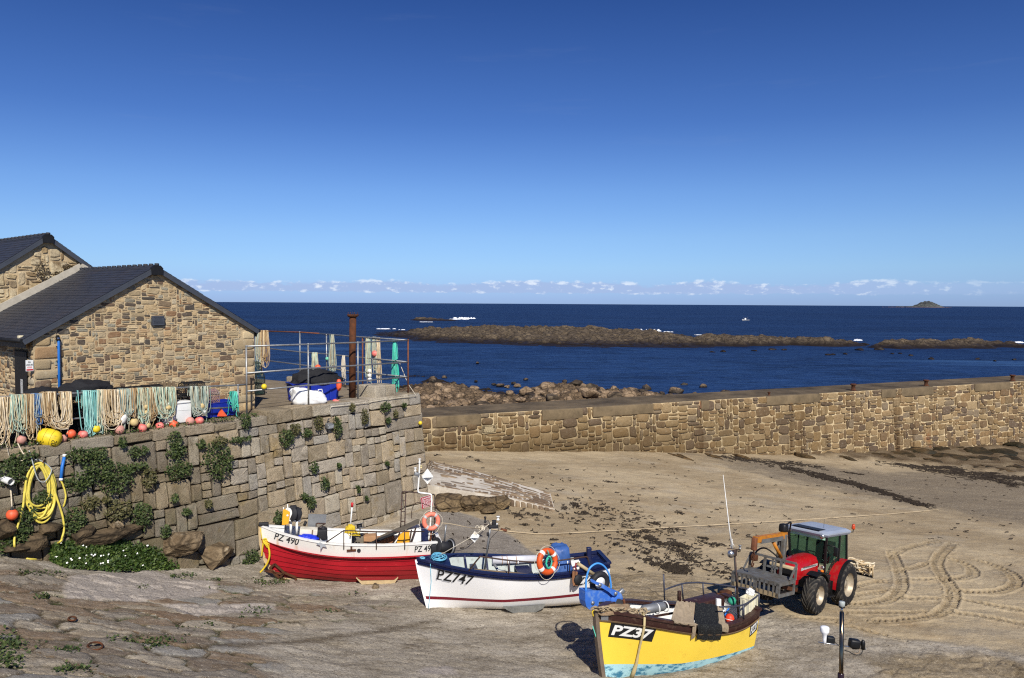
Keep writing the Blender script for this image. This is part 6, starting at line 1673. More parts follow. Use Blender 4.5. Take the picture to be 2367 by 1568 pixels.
for k in range(420):
    px, py = rr.uniform(1010, 2340), 1060 + 260 * rr.random() ** 1.2
    if py > 1250 and 1750 < px < 2330: continue
    g = ground(px, py); strand(g.x, g.y, rr.uniform(.08, .3), rr.gauss(-.3, .6), rr.uniform(.01, .025))
for k in range(500):
    px = rr.gauss(1480, 130); py = 1175 + (px - 1330) * .42 + rr.gauss(0, 28)
    if py < 1100 or px < 1180: continue
    g = ground(px, py); strand(g.x, g.y, rr.uniform(.08, .3), rr.gauss(-.3, .6), rr.uniform(.01, .03))
tag(sw.build('seaweed', M_weed), 'dark seaweed scattered in clumps and lines over the sand', 'seaweed', kind='stuff')
# rope across the beach
zp = crop(1600, 1950, 900, 2367)
pts = [at(*zp(345, 270), 30.2), at(*zp(440, 278), 30.6), at(*zp(660, 320), 31.6)] + [ground(*zp(*q)) + V((0, 0, .05)) for q in ((800, 338), (860, 345), (1000, 362), (1200, 382), (1400, 390), (1700, 380), (2000, 363), (2300, 350))] + [ground(*q) + V((0, 0, .05)) for q in ((1560, 1221), (1700, 1213), (1850, 1204), (1960, 1197), (2060, 1190), (2130, 1184), (2170, 1180))]
o0 = pts[3].copy(); e = empty('mooring_rope', o0, label='long pale mooring rope running across the sand from the red boat', cat='rope')
MB().tube([p - o0 for p in smooth(pts, 4)], .019, 6).build('line', mat('sandy_rope', (186, 168, 138), .9, 0, .3, 3), e)
kn = MB()
for k in range(5): kn.torus(at(*zp(690 + k * 12, 320 + 2 * k), 31.8).lerp(ground(*zp(760, 330)), .6) - o0 + V((rr.uniform(-.2, .2), 0, rr.uniform(-.02, .1))), rr.uniform(.05, .08), .018, (rr.uniform(-1, 1), -1, .5), 12, 5)
kn.build('knot', RM['white'], e); MB().tube([p - o0 for p in (ground(*zp(960, 352)) + V((0, 0, .08)), ground(*zp(1020, 366)) + V((0, 0, .08)))], .06, 6).build('shackle', M_rusty, e)
# far boat
fb_ = onz(1724, 741.5, SEA); b_ = MB(); ft_ = empty('fishing_boat', fb_, .1, 'tiny white fishing boat far out on the sea', 'boat')
rows = []
for t in (0, .12, .3, .6, .85, 1.0):
    w = 1.1 * min(1, (t * 3) ** .6) if t < .9 else 1.0; sh = 1.5 - .7 * math.sin(t * PI * .6); x = -3.2 + 6.4 * t
    rows.append([V((x - (.5 * (1 - t)), -w, sh)), V((x, -w * .6, .1)), V((x, 0, -.2)), V((x, w * .6, .1)), V((x - (.5 * (1 - t)), w, sh))])
b_.grid(rows); b_.add([q for r in rows for q in (r[0], r[-1])], [(2 * i, 2 * i + 1, 2 * i + 3, 2 * i + 2) for i in range(5)]); b_.build('hull', M_white, ft_)
MB().bbox((-.6, 0, 1.6), (1.4, 1.2, 1.5), None, 0, .08).build('wheelhouse', M_white, ft_); MB().cyl((1.8, 0, 1), (1.8, 0, 3.4), .05).build('mast', M_galv, ft_); MB().cyl((-2.2, 0, 1), (-2.4, 0, 3.0), .04).build('mast', M_galv, ft_)
# ------------------------------------------------------------------ boats
class Hull:
    def __init__(s, bow, stern, yb, ys, z0, half, tb, sheer, keel, rake, rp, tm=.5, e=(.95, .38, .5), lean=0.0):
        """bow, stern: reading-grid points of the sheer ends on the centre line at depths yb, ys"""
        A, B = at(*bow, yb), at(*stern, ys)
        s.O = V((A.x, A.y, z0)); d = V((B.x - A.x, B.y - A.y, 0)); s.L = d.length
        s.ex = d.normalized(); s.ey = V((-s.ex.y, s.ex.x, 0)); s.half, s.tb, s.tm, s.e, s.rake, s.rp = half, tb, tm, e, rake, rp
        s.th = math.atan2(s.ex.y, s.ex.x)
        q = []
        for k, p in enumerate(sheer):
            t = .5
            for _ in range(6):
                l = s.bl(*p, -s.plan(min(max(t, 0), 1))); t = l.x / s.L
            q.append((t, l.z))
        s.sc = np.polyfit([a for a, b in q], [b for a, b in q], 3)
        s.keel = [s.bl(*p, 0) for p in keel]
        s.kc = [(min(1, max(0, p.x / s.L)), p.z) for p in s.keel]
    def bl(s, px, py, off=0.0):
        q = onplane(px, py, s.O + s.ey * off, s.ey) - s.O
        return V((q.dot(s.ex), q.dot(s.ey), q.z))
    def plan(s, t):
        if t < s.tm: return s.half * (1 - (1 - t / s.tm) ** 2.3)
        return s.half * (1 - (1 - s.tb) * ((t - s.tm) / (1 - s.tm)) ** 2.1)
    def zs(s, t): return float(np.polyval(s.sc, t))
    def zk(s, t): (a, za), (b, zb) = s.kc; return za + (zb - za) * (t - a) / (b - a)
    def v_of(s, t, depth): return max(0, 1 - depth / (s.zs(t) - s.zk(t)))
    def pt(s, t, v, side=-1, off=0.0, inn=0.0):
        e0, e1, e2 = s.e
        ex = e0 + (e1 - e0) * min(1, t / .42) if t < .42 else e1 + (e2 - e1) * (t - .42) / .58
        vv = max(v, 1e-4)
        h = s.plan(t) * vv ** ex
        h = max(h - inn, 0.0) + .025 * (1 - min(1, t * 9)) + off
        x = t * s.L + s.rake * (1 - min(v, 1)) ** s.rp * (1 - t) ** 2.2 - (off * .6 if t < .02 else 0)
        return V((x, side * h, s.zk(t) + (s.zs(t) - s.zk(t)) * v))
    def proj(s, l):
        w = s.O + s.ex * l.x + s.ey * l.y + V((0, 0, l.z)); d = w.dot(_F); return CX + FPX * w.dot(_R) / d, CY - FPX * w.dot(_U) / d
    def inv(s, px, py):
        bt, bv, st = .5, .6, .5
        for it in range(7):
            best = None
            for i in range(-6, 7):
                for j in range(-6, 7):
                    t, v = min(1, max(0, bt + i * st / 6)), min(1.02, max(0, bv + j * st / 6)); q = s.proj(s.pt(t, v))
                    d = (q[0] - px) ** 2 + (q[1] - py) ** 2
                    if best is None or d < best[0]: best = (d, t, v)
            bt, bv = best[1], best[2]; st *= .34
        return bt, bv
    def quad(s, bl_, br_, tr, tl, off):
        c = [s.inv(*p) for p in (bl_, br_, tr, tl)]
        def f(a, b):
            t = (c[0][0] * (1 - a) + c[1][0] * a) * (1 - b) + (c[3][0] * (1 - a) + c[2][0] * a) * b
            v = (c[0][1] * (1 - a) + c[1][1] * a) * (1 - b) + (c[3][1] * (1 - a) + c[2][1] * a) * b
            return s.pt(t, v, -1, off)
        return f
    def empty(s, name, label, cat): s.e_ = empty(name, s.O, s.th, label, cat); return s.e_
    def shell(s, rows, mats, name='hull', n=44, clinker=()):
        """rows: list of functions t -> v from keel up, material between consecutive rows; clinker: row pairs with a lap"""
        mb = MB(); ts = [(i / n) ** 1.15 for i in range(n + 1)]
        for side in (-1, 1):
            for k in range(len(rows) - 1):
                lo, hi = rows[k], rows[k + 1]; lap = .03 if k in clinker else 0
                sub = 3 if not clinker else 2
                P = [[s.pt(t, lo(t) + (hi(t) - lo(t)) * j / sub, side, lap * (1 - j / sub)) for t in ts] for j in range(sub + 1)]
                mb.grid(P, mats[1][k], True, side > 0)
                if lap and k: mb.grid([[s.pt(t, lo(t), side, 0) for t in ts], [s.pt(t, lo(t), side, lap) for t in ts]], mats[1][k], False, side > 0)
        a, b = [], []
        for k in range(len(rows) - 1):
            q = [s.pt(1, rows[k](1), -1), s.pt(1, rows[k](1), 1), s.pt(1, rows[k + 1](1), 1), s.pt(1, rows[k + 1](1), -1)]
            mb.add(q, [(0, 1, 2, 3)], mats[1][k])
        return mb.build(name, mats[0], s.e_)
    def inner(s, mat, depth, name='inner_lining', t0=.05, thick=.06, n=36):
        mb = MB(); ts = [t0 + (.985 - t0) * i / n for i in range(n + 1)]
        for side in (-1, 1):
            mb.grid([[s.pt(t, 1 - (1 - s.v_of(t, depth(t))) * j / 4, side, 0, thick) for t in ts] for j in range(5)], 0, True, side < 0)
        mb.add([s.pt(.985, s.v_of(.985, depth(.985)), -1, 0, thick), s.pt(.985, s.v_of(.985, depth(.985)), 1, 0, thick), s.pt(.985, 1, 1, 0, thick), s.pt(.985, 1, -1, 0, thick)], [(0, 1, 2, 3)])
        return mb.build(name, mat, s.e_)
    def deck(s, mat, depth, name='deck', t0=.03, t1=.985, thick=.05, n=24, rise=0):
        mb = MB(); P = []
        for i in range(n + 1):
            t = t0 + (t1 - t0) * i / n; v = s.v_of(t, depth(t)); a, b = s.pt(t, v, -1, 0, thick), s.pt(t, v, 1, 0, thick)
            P.append([a.lerp(b, j / 6) + V((0, 0, rise * math.sin(PI * j / 6))) for j in range(7)])
        mb.grid(P); return mb.build(name, mat, s.e_)
    def sweep(s, mat, name, z0, z1, o0, o1, t0=0.0, t1=1.0, n=44, transom=True, sides=(-1, 1), parent=None):
        """rectangular rail along the sheer: z0..z1 relative to it, o0..o1 outward"""
        mb = MB()
        for side in sides:
            P = []
            for i in range(n + 1):
                t = t0 + (t1 - t0) * i / n; v0 = s.v_of(t, -min(z0, 0)) if z0 < 0 else 1; b = s.pt(t, 1, side); b2 = s.pt(t, s.v_of(t, max(0, -z0)), side)
                P.append([V((q.x, q.y + side * o, s.zs(t) + z)) for q, z, o in ((b2, z0, o1), (b, z1, o1), (b, z1, o0), (b2, z0, o0), (b2, z0, o1))])
            mb.grid(P, 0, False, side > 0); mb.add(P[0][:4], [(0, 1, 2, 3)]); mb.add(P[-1][:4], [(0, 1, 2, 3)])
        if transom:
            a, b = s.pt(1, 1, -1), s.pt(1, 1, 1); mb.box(((a.x + .5 * (o1 + o0)), 0, a.z + (z0 + z1) / 2), (abs(o1 - o0), 2 * abs(a.y) + .05, z1 - z0 - .004))
        return mb.build(name, mat, s.e_ if parent is None else parent)
    def text(s, mb, txt, corners, off, mat=0, bold=0.0, shear=0, dx=0, dy=0, serif=False, margin=(0, 0)):
        f = s.quad(*corners, off); vs, fs = text2d(txt, 1, bold, shear)
        x0, x1 = min(p[0] for p in vs), max(p[0] for p in vs); y0, y1 = min(p[1] for p in vs), max(p[1] for p in vs)
        mx, my = margin; g = lambda x, y: f(mx + (1 - 2 * mx) * (x - x0) / (x1 - x0) + dx, my + (1 - 2 * my) * (y - y0) / (y1 - y0) + dy)
        mb.add([g(*p) for p in vs], fs, mat)
        if serif:
            W = x1 - x0
            for a, b, y in serif: mb.add([g(x0 + a * W, y0 + y), g(x0 + b * W, y0 + y), g(x0 + b * W, y0 + y + .05), g(x0 + a * W, y0 + y + .05)], [(0, 1, 2, 3)], mat)
    def poly(s, mb, pts, off, thick=.03, mat=0):
        """flat shape drawn from reading-grid points on the vertical plane at a lateral offset"""
        q = [s.bl(*p, off) for p in pts]; b = [p + V((0, thick, 0)) for p in q]; n = len(q)
        mb.add(q + b, [list(range(n)), list(range(2 * n - 1, n - 1, -1))] + [((i + 1) % n, i, n + i, n + (i + 1) % n) for i in range(n)], mat)
def capr(p, r): return [p]

M_hullw = mat('white_topsides', (232, 231, 226), .35, 0, .05, 1.5, 0, 40, .45, .12, (188, 160, 112), 2.2)
M_hullred = mat('red_topsides', (164, 20, 34), .42, 0, .14, 1.6, 0, 40, .45, .22, (120, 24, 34), 3)
M_navy = mat('navy_paint', (20, 28, 66), .4, 0, .2, 3, 0, 40, .45, .15, (60, 66, 90), 5)
M_maroon = mat('maroon_stripe', (120, 26, 44), .4, 0, .12)
M_grey = mat('pale_grey_paint', (176, 184, 180), .5, 0, .1, 3, 0, 40, .4, .2, (130, 128, 120), 5)
M_boot = mat('dark_antifoul', (84, 22, 30), .7, 0, .25, 3)
M_keel = mat('bare_keel_timber', (188, 164, 124), .85, 0, .25, 5, .4, 20)
M_brownp = mat('dark_brown_paint', (58, 36, 32), .45, 0, .2, 4, 0, 40, .4, .2, (98, 80, 66), 6)
M_iron = mat('dark_iron_tube', (64, 52, 48), .6, .3, .3, 8, 0, 40, .4, .4, (104, 66, 46), 12)
M_yel = mat('yellow_paint', (240, 206, 72), .38, 0, .05, 1.2, 0, 40, .45, .06, (206, 170, 60), 2)
M_yelb = mat('yellow_board', (232, 166, 40), .5, 0, .1)
M_steel = mat('stainless', (190, 190, 188), .28, .9, .12); M_alu = mat('aluminium', (142, 144, 146), .45, .5, .12, 4)
M_ltext = mat('grey_lettering', (52, 54, 58), .5, 0, .1); M_shadowtxt = mat('pale_grey_lettering', (176, 178, 182), .5, 0, .1)
M_card = mat('cardboard', (168, 128, 92), .85, 0, .15); M_board = mat('brown_board', (150, 104, 74), .7, 0, .2)

# ---- red boat
n = NT('rust_streaked_white'); P = n.tc.outputs['Object']; st_ = n.rng(n.noise(2.6, 3, .6, sx=(1, .3, .10)), .60, .70); c = n.mix(n.math('MULTIPLY', st_, n.rng(n.noise(9, 4, .7), .3, .7, .2, .8)), rgb(228, 226, 218), rgb(190, 150, 96)); c = n.mix(n.rng(n.noise(4, 6, .7), .6, .72, 0, .35), c, rgb(176, 170, 156)); n.done(c, .45, 0, .4); M_rw = n.mat
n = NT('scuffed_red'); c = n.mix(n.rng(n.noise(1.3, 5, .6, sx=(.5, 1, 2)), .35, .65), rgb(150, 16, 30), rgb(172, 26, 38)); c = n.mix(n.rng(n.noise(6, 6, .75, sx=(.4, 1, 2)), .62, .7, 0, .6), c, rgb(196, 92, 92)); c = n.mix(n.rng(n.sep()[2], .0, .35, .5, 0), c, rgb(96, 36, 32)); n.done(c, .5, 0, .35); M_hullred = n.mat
H = Hull((603, 1219), (1014, 1258), 28.3, 29.7, -9.9, .98, .62, [z4(*p) for p in ((200, 735), (340, 775), (560, 850), (760, 905), (960, 932), (1200, 945), (1460, 945), (1700, 938), (1900, 930), (2060, 922))],
         [(645, 1341), (960, 1349)], .72, 3.0)
hb = H.empty('fishing_boat', 'red and white clinker fishing boat lettered PZ 490 by the harbour wall', 'boat')
wb_ = lambda t: H.v_of(t, .46 + .04 * (1 - t) ** 2)
nst = 6
rows = [lambda t: 0.0] + [(lambda k: (lambda t: .06 + (wb_(t) - .06) * k / nst))(k) for k in range(nst)] + [wb_, lambda t: 1.0]
rows = [rows[0], rows[1]] + [(lambda k: (lambda t: .06 + (wb_(t) - .06) * k / nst))(k) for k in range(1, nst)] + [wb_, lambda t: 1.0]
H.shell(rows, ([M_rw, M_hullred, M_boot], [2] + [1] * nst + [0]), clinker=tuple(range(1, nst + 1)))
dep = lambda t: .52
H.inner(M_hullw, dep); H.deck(mat('dull_deck', (126, 120, 108), .8, 0, .2, 5), dep)
H.sweep(M_hullw, 'gunwale', -.03, .035, -.10, .03)
H.sweep(M_hullred, 'rubbing_strake', -.52, -.47, .0, .035, transom=False)
kb = MB(); kp = [H.pt(t, 0, -1) for t in [i / 30 for i in range(31)]]
stem = [H.pt(0, v) for v in (1.0, .85, .7, .55, .42, .32, .24, .17, .1, .05)] + [H.pt(t, 0) for t in (.02, .06, .1, .2, .4, .6, .8, 1.0)]
stem = [V((p.x, 0, p.z)) for p in stem]
st_ = MB()
for a, b in zip(stem[:-1], stem[1:]): st_.beam(a + V((-.03, 0, -.03)), b + V((-.03, 0, -.03)), .1, .12)
st_.build('stem_and_keel', M_keel, hb)
MB().bbox(H.pt(0, 1) + V((.1, 0, .05)), (.34, .16, .12), None, 0, .03).build('stem_cap', M_dark, hb)
fr = MB(); o = -.17
for a, b in (((355, 1150), (460, 1245)), ((460, 1245), (590, 1300)), ((300, 1195), (410, 1305)), ((355, 1150), (300, 1195)), ((455, 1245), (410, 1305)), ((590, 1300), (565, 1368)), ((785, 1312), (775, 1370)), ((250, 1222), (450, 1262)), ((410, 1305), (565, 1368))):
    fr.beam(H.bl(*z4(*a), o), H.bl(*z4(*b), o), .05, .07)
fr.build('iron_bow_frame', M_rust, hb)
br_ = MB(); H.poly(br_, [z4(*p) for p in ((1245, 1305), (1705, 1300), (1665, 1365), (1305, 1375))], -.74, .09); br_.build('bilge_runner', [M_keel], hb)
br_ = MB(); H.poly(br_, [z4(*p) for p in ((1255, 1300), (1695, 1294), (1660, 1322), (1300, 1330))], -.765, .03); br_.build('bilge_plank', [M_hullred], hb)
tx = MB(); H.text(tx, 'PZ 490', [crop(1000, 1950, 450, 2367)(*p) for p in ((390, 872), (885, 1002), (928, 862), (432, 732))], .008, 0, .018)
H.text(tx, 'PZ 490', [crop(1350, 1980, 450, 2367)(*p) for p in ((1450, 988), (1850, 958), (1862, 830), (1462, 858))], .008, 0, .018); tx.build('lettering', M_ltext, hb)
z6 = crop(1350, 1980, 450, 2367); z7 = crop(1000, 1950, 450, 2367); zC = crop(1560, 1780, 260, 1073)
b6 = lambda x, y, o=0: H.bl(*z6(x, y), o); b7 = lambda x, y, o=0: H.bl(*z7(x, y), o); bC = lambda x, y, o=0: H.bl(*zC(x, y), o); b4 = lambda x, y, o=0: H.bl(*z4(x, y), o)
def hullp(px, py, off=.01):
    t, v = H.inv(px, py); return H.pt(t, v, -1, off)
# guard rail
gr = empty('guard_rail'); gr.parent = hb
nr = -.92
rail = [hullp(*z4(920, 893)), b4(1110, 785, nr), b4(1465, 797, nr), b4(1775, 797, nr), b4(1990, 796, nr + .2)]
MB().tube(rail, .022, 6).build('rail', M_iron, gr)
for x in (1110, 1465, 1775): MB().tube([hullp(*z4(x, 985), .03), hullp(*z4(x, 940), .03), b4(x, 790, nr)], .022, 6).build('post', M_iron, gr)
tf = MB(); c = hullp(*z4(1193, 1000), .015); tf.box(c, (.33, .04, .07)); tf.box(c + V((0, 0, .09)), (.07, .04, .15)); tf.build('iron_fitting', M_rust, hb)
sc_ = MB(); c = hullp(*z4(1275, 1002), .01); sc_.torus(c, .05, .02, (0, 1, 0), 14, 6); sc_.cyl(c + V((0, .01, 0)), c + V((0, -.005, 0)), .045, 12); sc_.build('scupper', M_dark, hb)
# star shaped plate over the side
c = hullp(*z7(1385, 965), .04); s_ = MB(); pts = []
for k in range(10):
    a = PI / 2 + .35 + k * PI / 5; r = .2 if k % 2 == 0 else .09; pts.append((math.cos(a) * r, math.sin(a) * r))
s_.prism(pts, c, (1, 0, -.1), (0, .25, 1), -.03); tag(s_.build('star_plate', M_alu, hb), 'grey star shaped metal plate hung on the rail')
# pot hauler on the bow
ph = empty('pot_hauler'); ph.parent = hb
for x in (740, 865): MB().cyl(b7(x, 760, -.25), b7(x, 500, -.25), .045, 10).build('leg', M_hullw, ph)
def arch(x0, x1, y0, y1): return [(x0, y1)] + [(x0 + (x1 - x0) * (.5 - .5 * math.cos(PI * k / 10)), y0 + (y1 - y0) * .38 * (1 - math.sin(PI * k / 10))) for k in range(11)] + [(x1, y1)]
a_ = MB(); H.poly(a_, [z7(*p) for p in arch(610, 765, 225, 478)], -.42, .05); a_.build('cheek_plate', M_hullw, ph)
a_ = MB(); H.poly(a_, [z7(*p) for p in arch(835, 945, 225, 500)], -.10, .05); a_.build('cheek_plate', M_hullw, ph)
MB().beam(b7(700, 483, -.42), b7(910, 492, -.10), .16, .05).build('base_bar', M_hullw, ph)
c0, c1 = b7(730, 350, -.40), b7(870, 355, -.12); ax_ = (c1 - c0).normalized()
MB().lathe([(0, .02), (.26, .02), (.27, .08), (.16, .15), (.16, .2), (.27, .28), (.26, .33), (0, .33)], 22, c0, ax_).build('sheave', M_dark, ph)
MB().bbox(b7(790, 225, -.25), (.24, .25, .16), None, 0, .04).build('motor', M_dark, ph); MB().cyl(b7(890, 245, -.1), b7(970, 240, -.1), .03, 8).build('lever', M_dark, ph)
y_ = MB(); H.poly(y_, [z7(*p) for p in ((578, 272), (628, 264), (722, 318), (690, 560), (600, 578), (558, 576))], -.5, .12); yo = y_.build('yellow_guard', M_yelb, ph)
cc_ = b7(672, 380, -.505); MB().cyl(cc_, cc_ + V((0, -.01, 0)), .035, 12).build('bolt_cap', M_hullw, yo)
for a, b in (((590, 265), (590, 215)), ((676, 310), (676, 150)), ((628, 580), (640, 690))): MB().cyl(b7(*a, -.45), b7(*b, -.45), .018, 6).build('rod', M_hullw if a[1] < 400 else M_dark, ph)
# table plate, white box, winch, blue sheet amidships
a_ = MB(); H.poly(a_, [z7(*p) for p in ((1105, 348), (1270, 356), (1478, 362), (1462, 548), (1270, 540), (1255, 655), (1085, 632))], .1, .02); tp_ = a_.build('sorting_table', M_alu, hb)
l_ = MB(); l_.beam(b7(1265, 545, .08), b7(1255, 760, .08), .04, .04); l_.beam(b7(1275, 545, .07), b7(1460, 552, .07), .04, .04); l_.beam(b7(1440, 560, .08), b7(1300, 640, .08), .03, .03); l_.build('table_frame', M_iron, tp_)
MB().bbox(b7(1110, 700, -.25), (.62, .42, .2), Matrix.Rotation(.09, 3, 'Y'), 0, .02).build('white_bin', mat('cream_plastic', (214, 206, 188), .5), hb)
MB().beam(b7(1175, 850, -.45), b7(1190, 680, -.45), .05, .05).build('bin_stake', M_wood, hb)
w_ = MB(); w_.cyl(b7(1370, 650, .1), b7(1450, 660, .1), .09, 12); w_.bbox(b7(1380, 760, .15), (.4, .4, .38), None, 0, .05); w_.cyl(b7(1010, 540, .1), b7(1060, 560, .1), .09, 10); w_.build('winch', M_dark, hb)
tag(heap('blue_sheet', b7(1110, 840, -.5), .34, .2, .12, mat('royal_blue_sheet', (24, 52, 190), .5, 0, .15), None, 4.4, None), None); bpy.data.objects['blue_sheet'].parent = hb; bpy.data.objects['blue_sheet'].rotation_euler = (0, .2, 0)
# white pole with red top
MB().tube([b7(1965, 640, .15), b7(2005, 200, .15)], .026, 8).build('marker_pole', M_hullw, hb); MB().tube([b7(2004, 205, .15), b7(2010, 118, .15)], .045, 8).build('pole_flag', M_redink, hb)
# yellow net bag and cable reel
nb_ = heap('net_bag', b7(1970, 720, -.5), .2, .16, .26, RM['yellow'], None, 6.1, None); nb_.parent = hb; nb_.rotation_euler = (0, 0, 0)
ls = MB(); rr = random.Random(2)
for k in range(9):
    x = rr.uniform(1900, 2100); ls.tube(smooth([b7(x, 640 + rr.uniform(0, 80), -.7), b7(x + rr.uniform(-20, 60), 770, -.75), b7(x + rr.uniform(40, 110), 800, -.72), b7(x + rr.uniform(20, 90), 720, -.7)]), .012, 5)
ls.build('net_rope', RM['yellow'], hb)
re = empty('cable_reel'); re.parent = hb; c0, c1 = b7(2165, 650, -.4), b7(2150, 560, -.35); ax_ = (c1 - c0).normalized()
for q, r in ((c0, .2), (c1, .19)): MB().cyl(q, q + ax_ * .015, r, 24).build('flange', M_alu, re)
MB().cyl(c0, c1, .1, 18).build('drum', M_dark, re); MB().cyl(c0 - ax_ * .12, c0, .025, 8).build('spindle', M_hullw, re)
# interior clutter
MB().bbox(b6(540, 740, 0), (.5, .45, .42), None, 0, .02).build('carton', M_card, hb); MB().bbox(b6(560, 660, 0), (.4, .4, .06), None, 0, .02).build('carton_lid', M_tub, hb)
MB().box(b6(830, 740, .1), (.75, .04, .36), Matrix.Rotation(.15, 3, 'X')).build('plank_panel', M_board, hb)
MB().bbox(b6(330, 720, .2), (.62, .5, .35), None, 0, .03).build('engine_cover', mat('engine_cover', (112, 104, 90), .7), hb)
MB().bbox(b6(1020, 760, .25), (.3, .3, .4), None, 0, .02).build('white_carton', M_hullw, hb)
a_ = MB(); H.poly(a_, [z6(*p) for p in ((1350, 530), (1345, 822), (1110, 815), (1085, 780), (1110, 690), (1165, 610), (1230, 570))], -.35, .03); a_.build('yellow_panel', M_yelb, hb)
MB().bbox(b6(1480, 690, .3), (.7, .7, .85), None, 0, .03).build('cabin_box', M_hullw, hb); MB().bbox(b6(1640, 690, .25), (.26, .72, .95), None, 0, .02).build('cabin_door', M_navy, hb)
MB().beam(b6(400, 850, -.15), b6(1560, 330, .15), .42, .05).build('shooting_chute', mat('grey_weathered_board', (98, 90, 78), .85, 0, .3, 7), hb)
for a, b in (((420, 845), (1100, 560)), ((640, 740), (1050, 590))): MB().beam(b6(*a, -.35), b6(*b, -.3), .05, .06).build('chute_rail', M_dark, hb)
for a, b in (((1370, 800), (1480, 480)), ((1340, 800), (1390, 520)), ((980, 830), (1150, 590))): MB().beam(b6(*a, -.3), b6(*b, -.3), .05, .05).build('strut', M_iron, hb)
# stern gantry with mast
ga = empty('stern_gantry'); ga.parent = hb; go_ = .15
for q in ([(70, 625), (50, 1160), (45, 1190)], [(132, 625), (112, 1260), (110, 1480)], [(600, 680), (605, 900), (595, 1200), (565, 1445)]): MB().tube([bC(x, y, go_) for x, y in q], .024, 6).build('upright', M_iron, ga)
MB().tube(smooth([bC(75, 640, go_), bC(95, 615, go_), bC(300, 632, go_), (bC(530, 655, go_)), bC(590, 665, go_), bC(602, 700, go_)], 3), .024, 6).build('top_bar', M_iron, ga)
for y in (765, 940, 1100): MB().tube([bC(62, y, go_), bC(125, y, go_)], .018, 6).build('rung', M_iron, ga)
MB().tube(smooth([bC(500, 1400, go_ - .1), bC(525, 1180, go_ - .1), bC(545, 860, go_ - .1), bC(548, 700, go_ - .1), bC(520, 655, go_ - .08), bC(360, 632, go_ - .08), bC(330, 600, go_ - .08), bC(338, 480, go_ - .08), bC(350, 300, go_ - .08), bC(355, 110, go_ - .08)], 4), .032, 8).build('mast_pipe', M_hullw, ga)
def lantern(p, r, h, parent, m_): MB().lathe([(0, 0), (r * .9, 0), (r * .9, h * .2), (r * .6, h * .25), (r * .6, h * .75), (r, h * .8), (r, h), (0, h)], 12, p).build('lantern', m_, parent)
lantern(bC(355, 150, go_ - .08), .05, .16, ga, M_hullw); lantern(bC(285, 290, go_ - .08), .055, .15, ga, M_hullw); lantern(bC(380, 235, go_ - .05), .045, .1, ga, mat('amber_glass', (214, 196, 140), .3))
MB().bbox(bC(310, 330, go_ - .1), (.2, .16, .13), Matrix.Rotation(.3, 3, 'Y'), 0, .03).build('floodlight', M_alu, ga); MB().tube([bC(285, 290, go_ - .08), bC(345, 300, go_ - .08), bC(400, 270, go_ - .06)], .014, 5).build('lamp_arm', M_iron, ga)
MB().tube([bC(515, 1480, go_ - .05), bC(540, 1200, go_ - .05)], .06, 8).build('rusty_foot', M_rusty, ga)
def reflector(parent, c, r, h, m_, rz=.2):
    """radar reflector: three crossed plates"""
    mb = MB(); rt = Matrix.Rotation(rz, 3, 'Z')
    X, Y, Z = rt @ V((r, 0, 0)), rt @ V((0, r, 0)), V((0, 0, h))
    for a, b in ((X, Z), (Y, Z), (X, Y)): mb.add([c + a, c + b, c - a, c - b], [(0, 1, 2, 3)]); mb.add([c + a * .98 + V((.004, .004, .004)), c + b * .98 + V((.004, .004, .004)), c - a * .98 + V((.004, .004, .004)), c - b * .98 + V((.004, .004, .004))], [(3, 2, 1, 0)])
    return mb.build('radar_reflector', m_, parent)
reflector(ga, bC(482, 370, go_ - .1), .29, .30, M_hullw, .75)
# landing net hoop
MB().tube(smooth([bC(222, 1050, .1), bC(228, 930, .1), bC(262, 830, .1), bC(325, 790, .1), bC(400, 805, .1), bC(520, 850, .05), bC(560, 880, .05), bC(650, 850, .05)], 4), .013, 5).build('net_hoop', M_iron, hb)
# net drum on the quarter
nd = empty('net_drum'); nd.parent = hb; c0, c1 = b6(1900, 860, -.6), b6(2190, 880, -.3); ax_ = (c1 - c0).normalized(); LL = (c1 - c0).length
MB().cyl(c0, c1, .2, 20).build('barrel', M_dark, nd)
for q, sg in ((c0, -1), (c1, 1)): MB().lathe([(0, -.03), (.3, -.03), (.33, 0), (.3, .03), (0, .03)], 26, q, ax_).build('flange', M_dark, nd)
MB().torus(c1 - ax_ * .05, .27, .03, ax_, 24, 6).build('rim', M_alu, nd); MB().bbox(c0 - ax_ * .12 + V((0, 0, -.1)), (.22, .26, .34), None, 0, .05).build('gearbox', M_dark, nd); MB().cyl(c1, c1 + ax_ * .25, .04, 8).build('axle', M_rusty, nd)
MB().tube([b6(2068, 750, .2), b6(2100, 430, .2)], .035, 8).build('stern_post', M_alu, hb)
# yellow straps at the stem
ys_ = MB(); ys_.tube(smooth([b4(235, 880, -.12), b4(222, 980, -.16), b4(212, 1065, -.2)]), .03, 6); ys_.tube(smooth([b4(240, 880, -.12), b4(285, 960, -.18), b4(300, 1050, -.25), b4(280, 1130, -.25), b4(235, 1200, -.25), b4(195, 1245, -.3)]), .035, 6)
for k in range(6): ys_.torus(b4(245 + 8 * k, 890 + 12 * k, -.17), .07, .02, (.4, -1, rr.uniform(-.5, .5)), 10, 5)
ys_.tube([b4(200, 760, -.06), b4(215, 880, -.1)], .016, 5); tag(ys_.build('mooring_strap', RM['yellow'], hb), None)
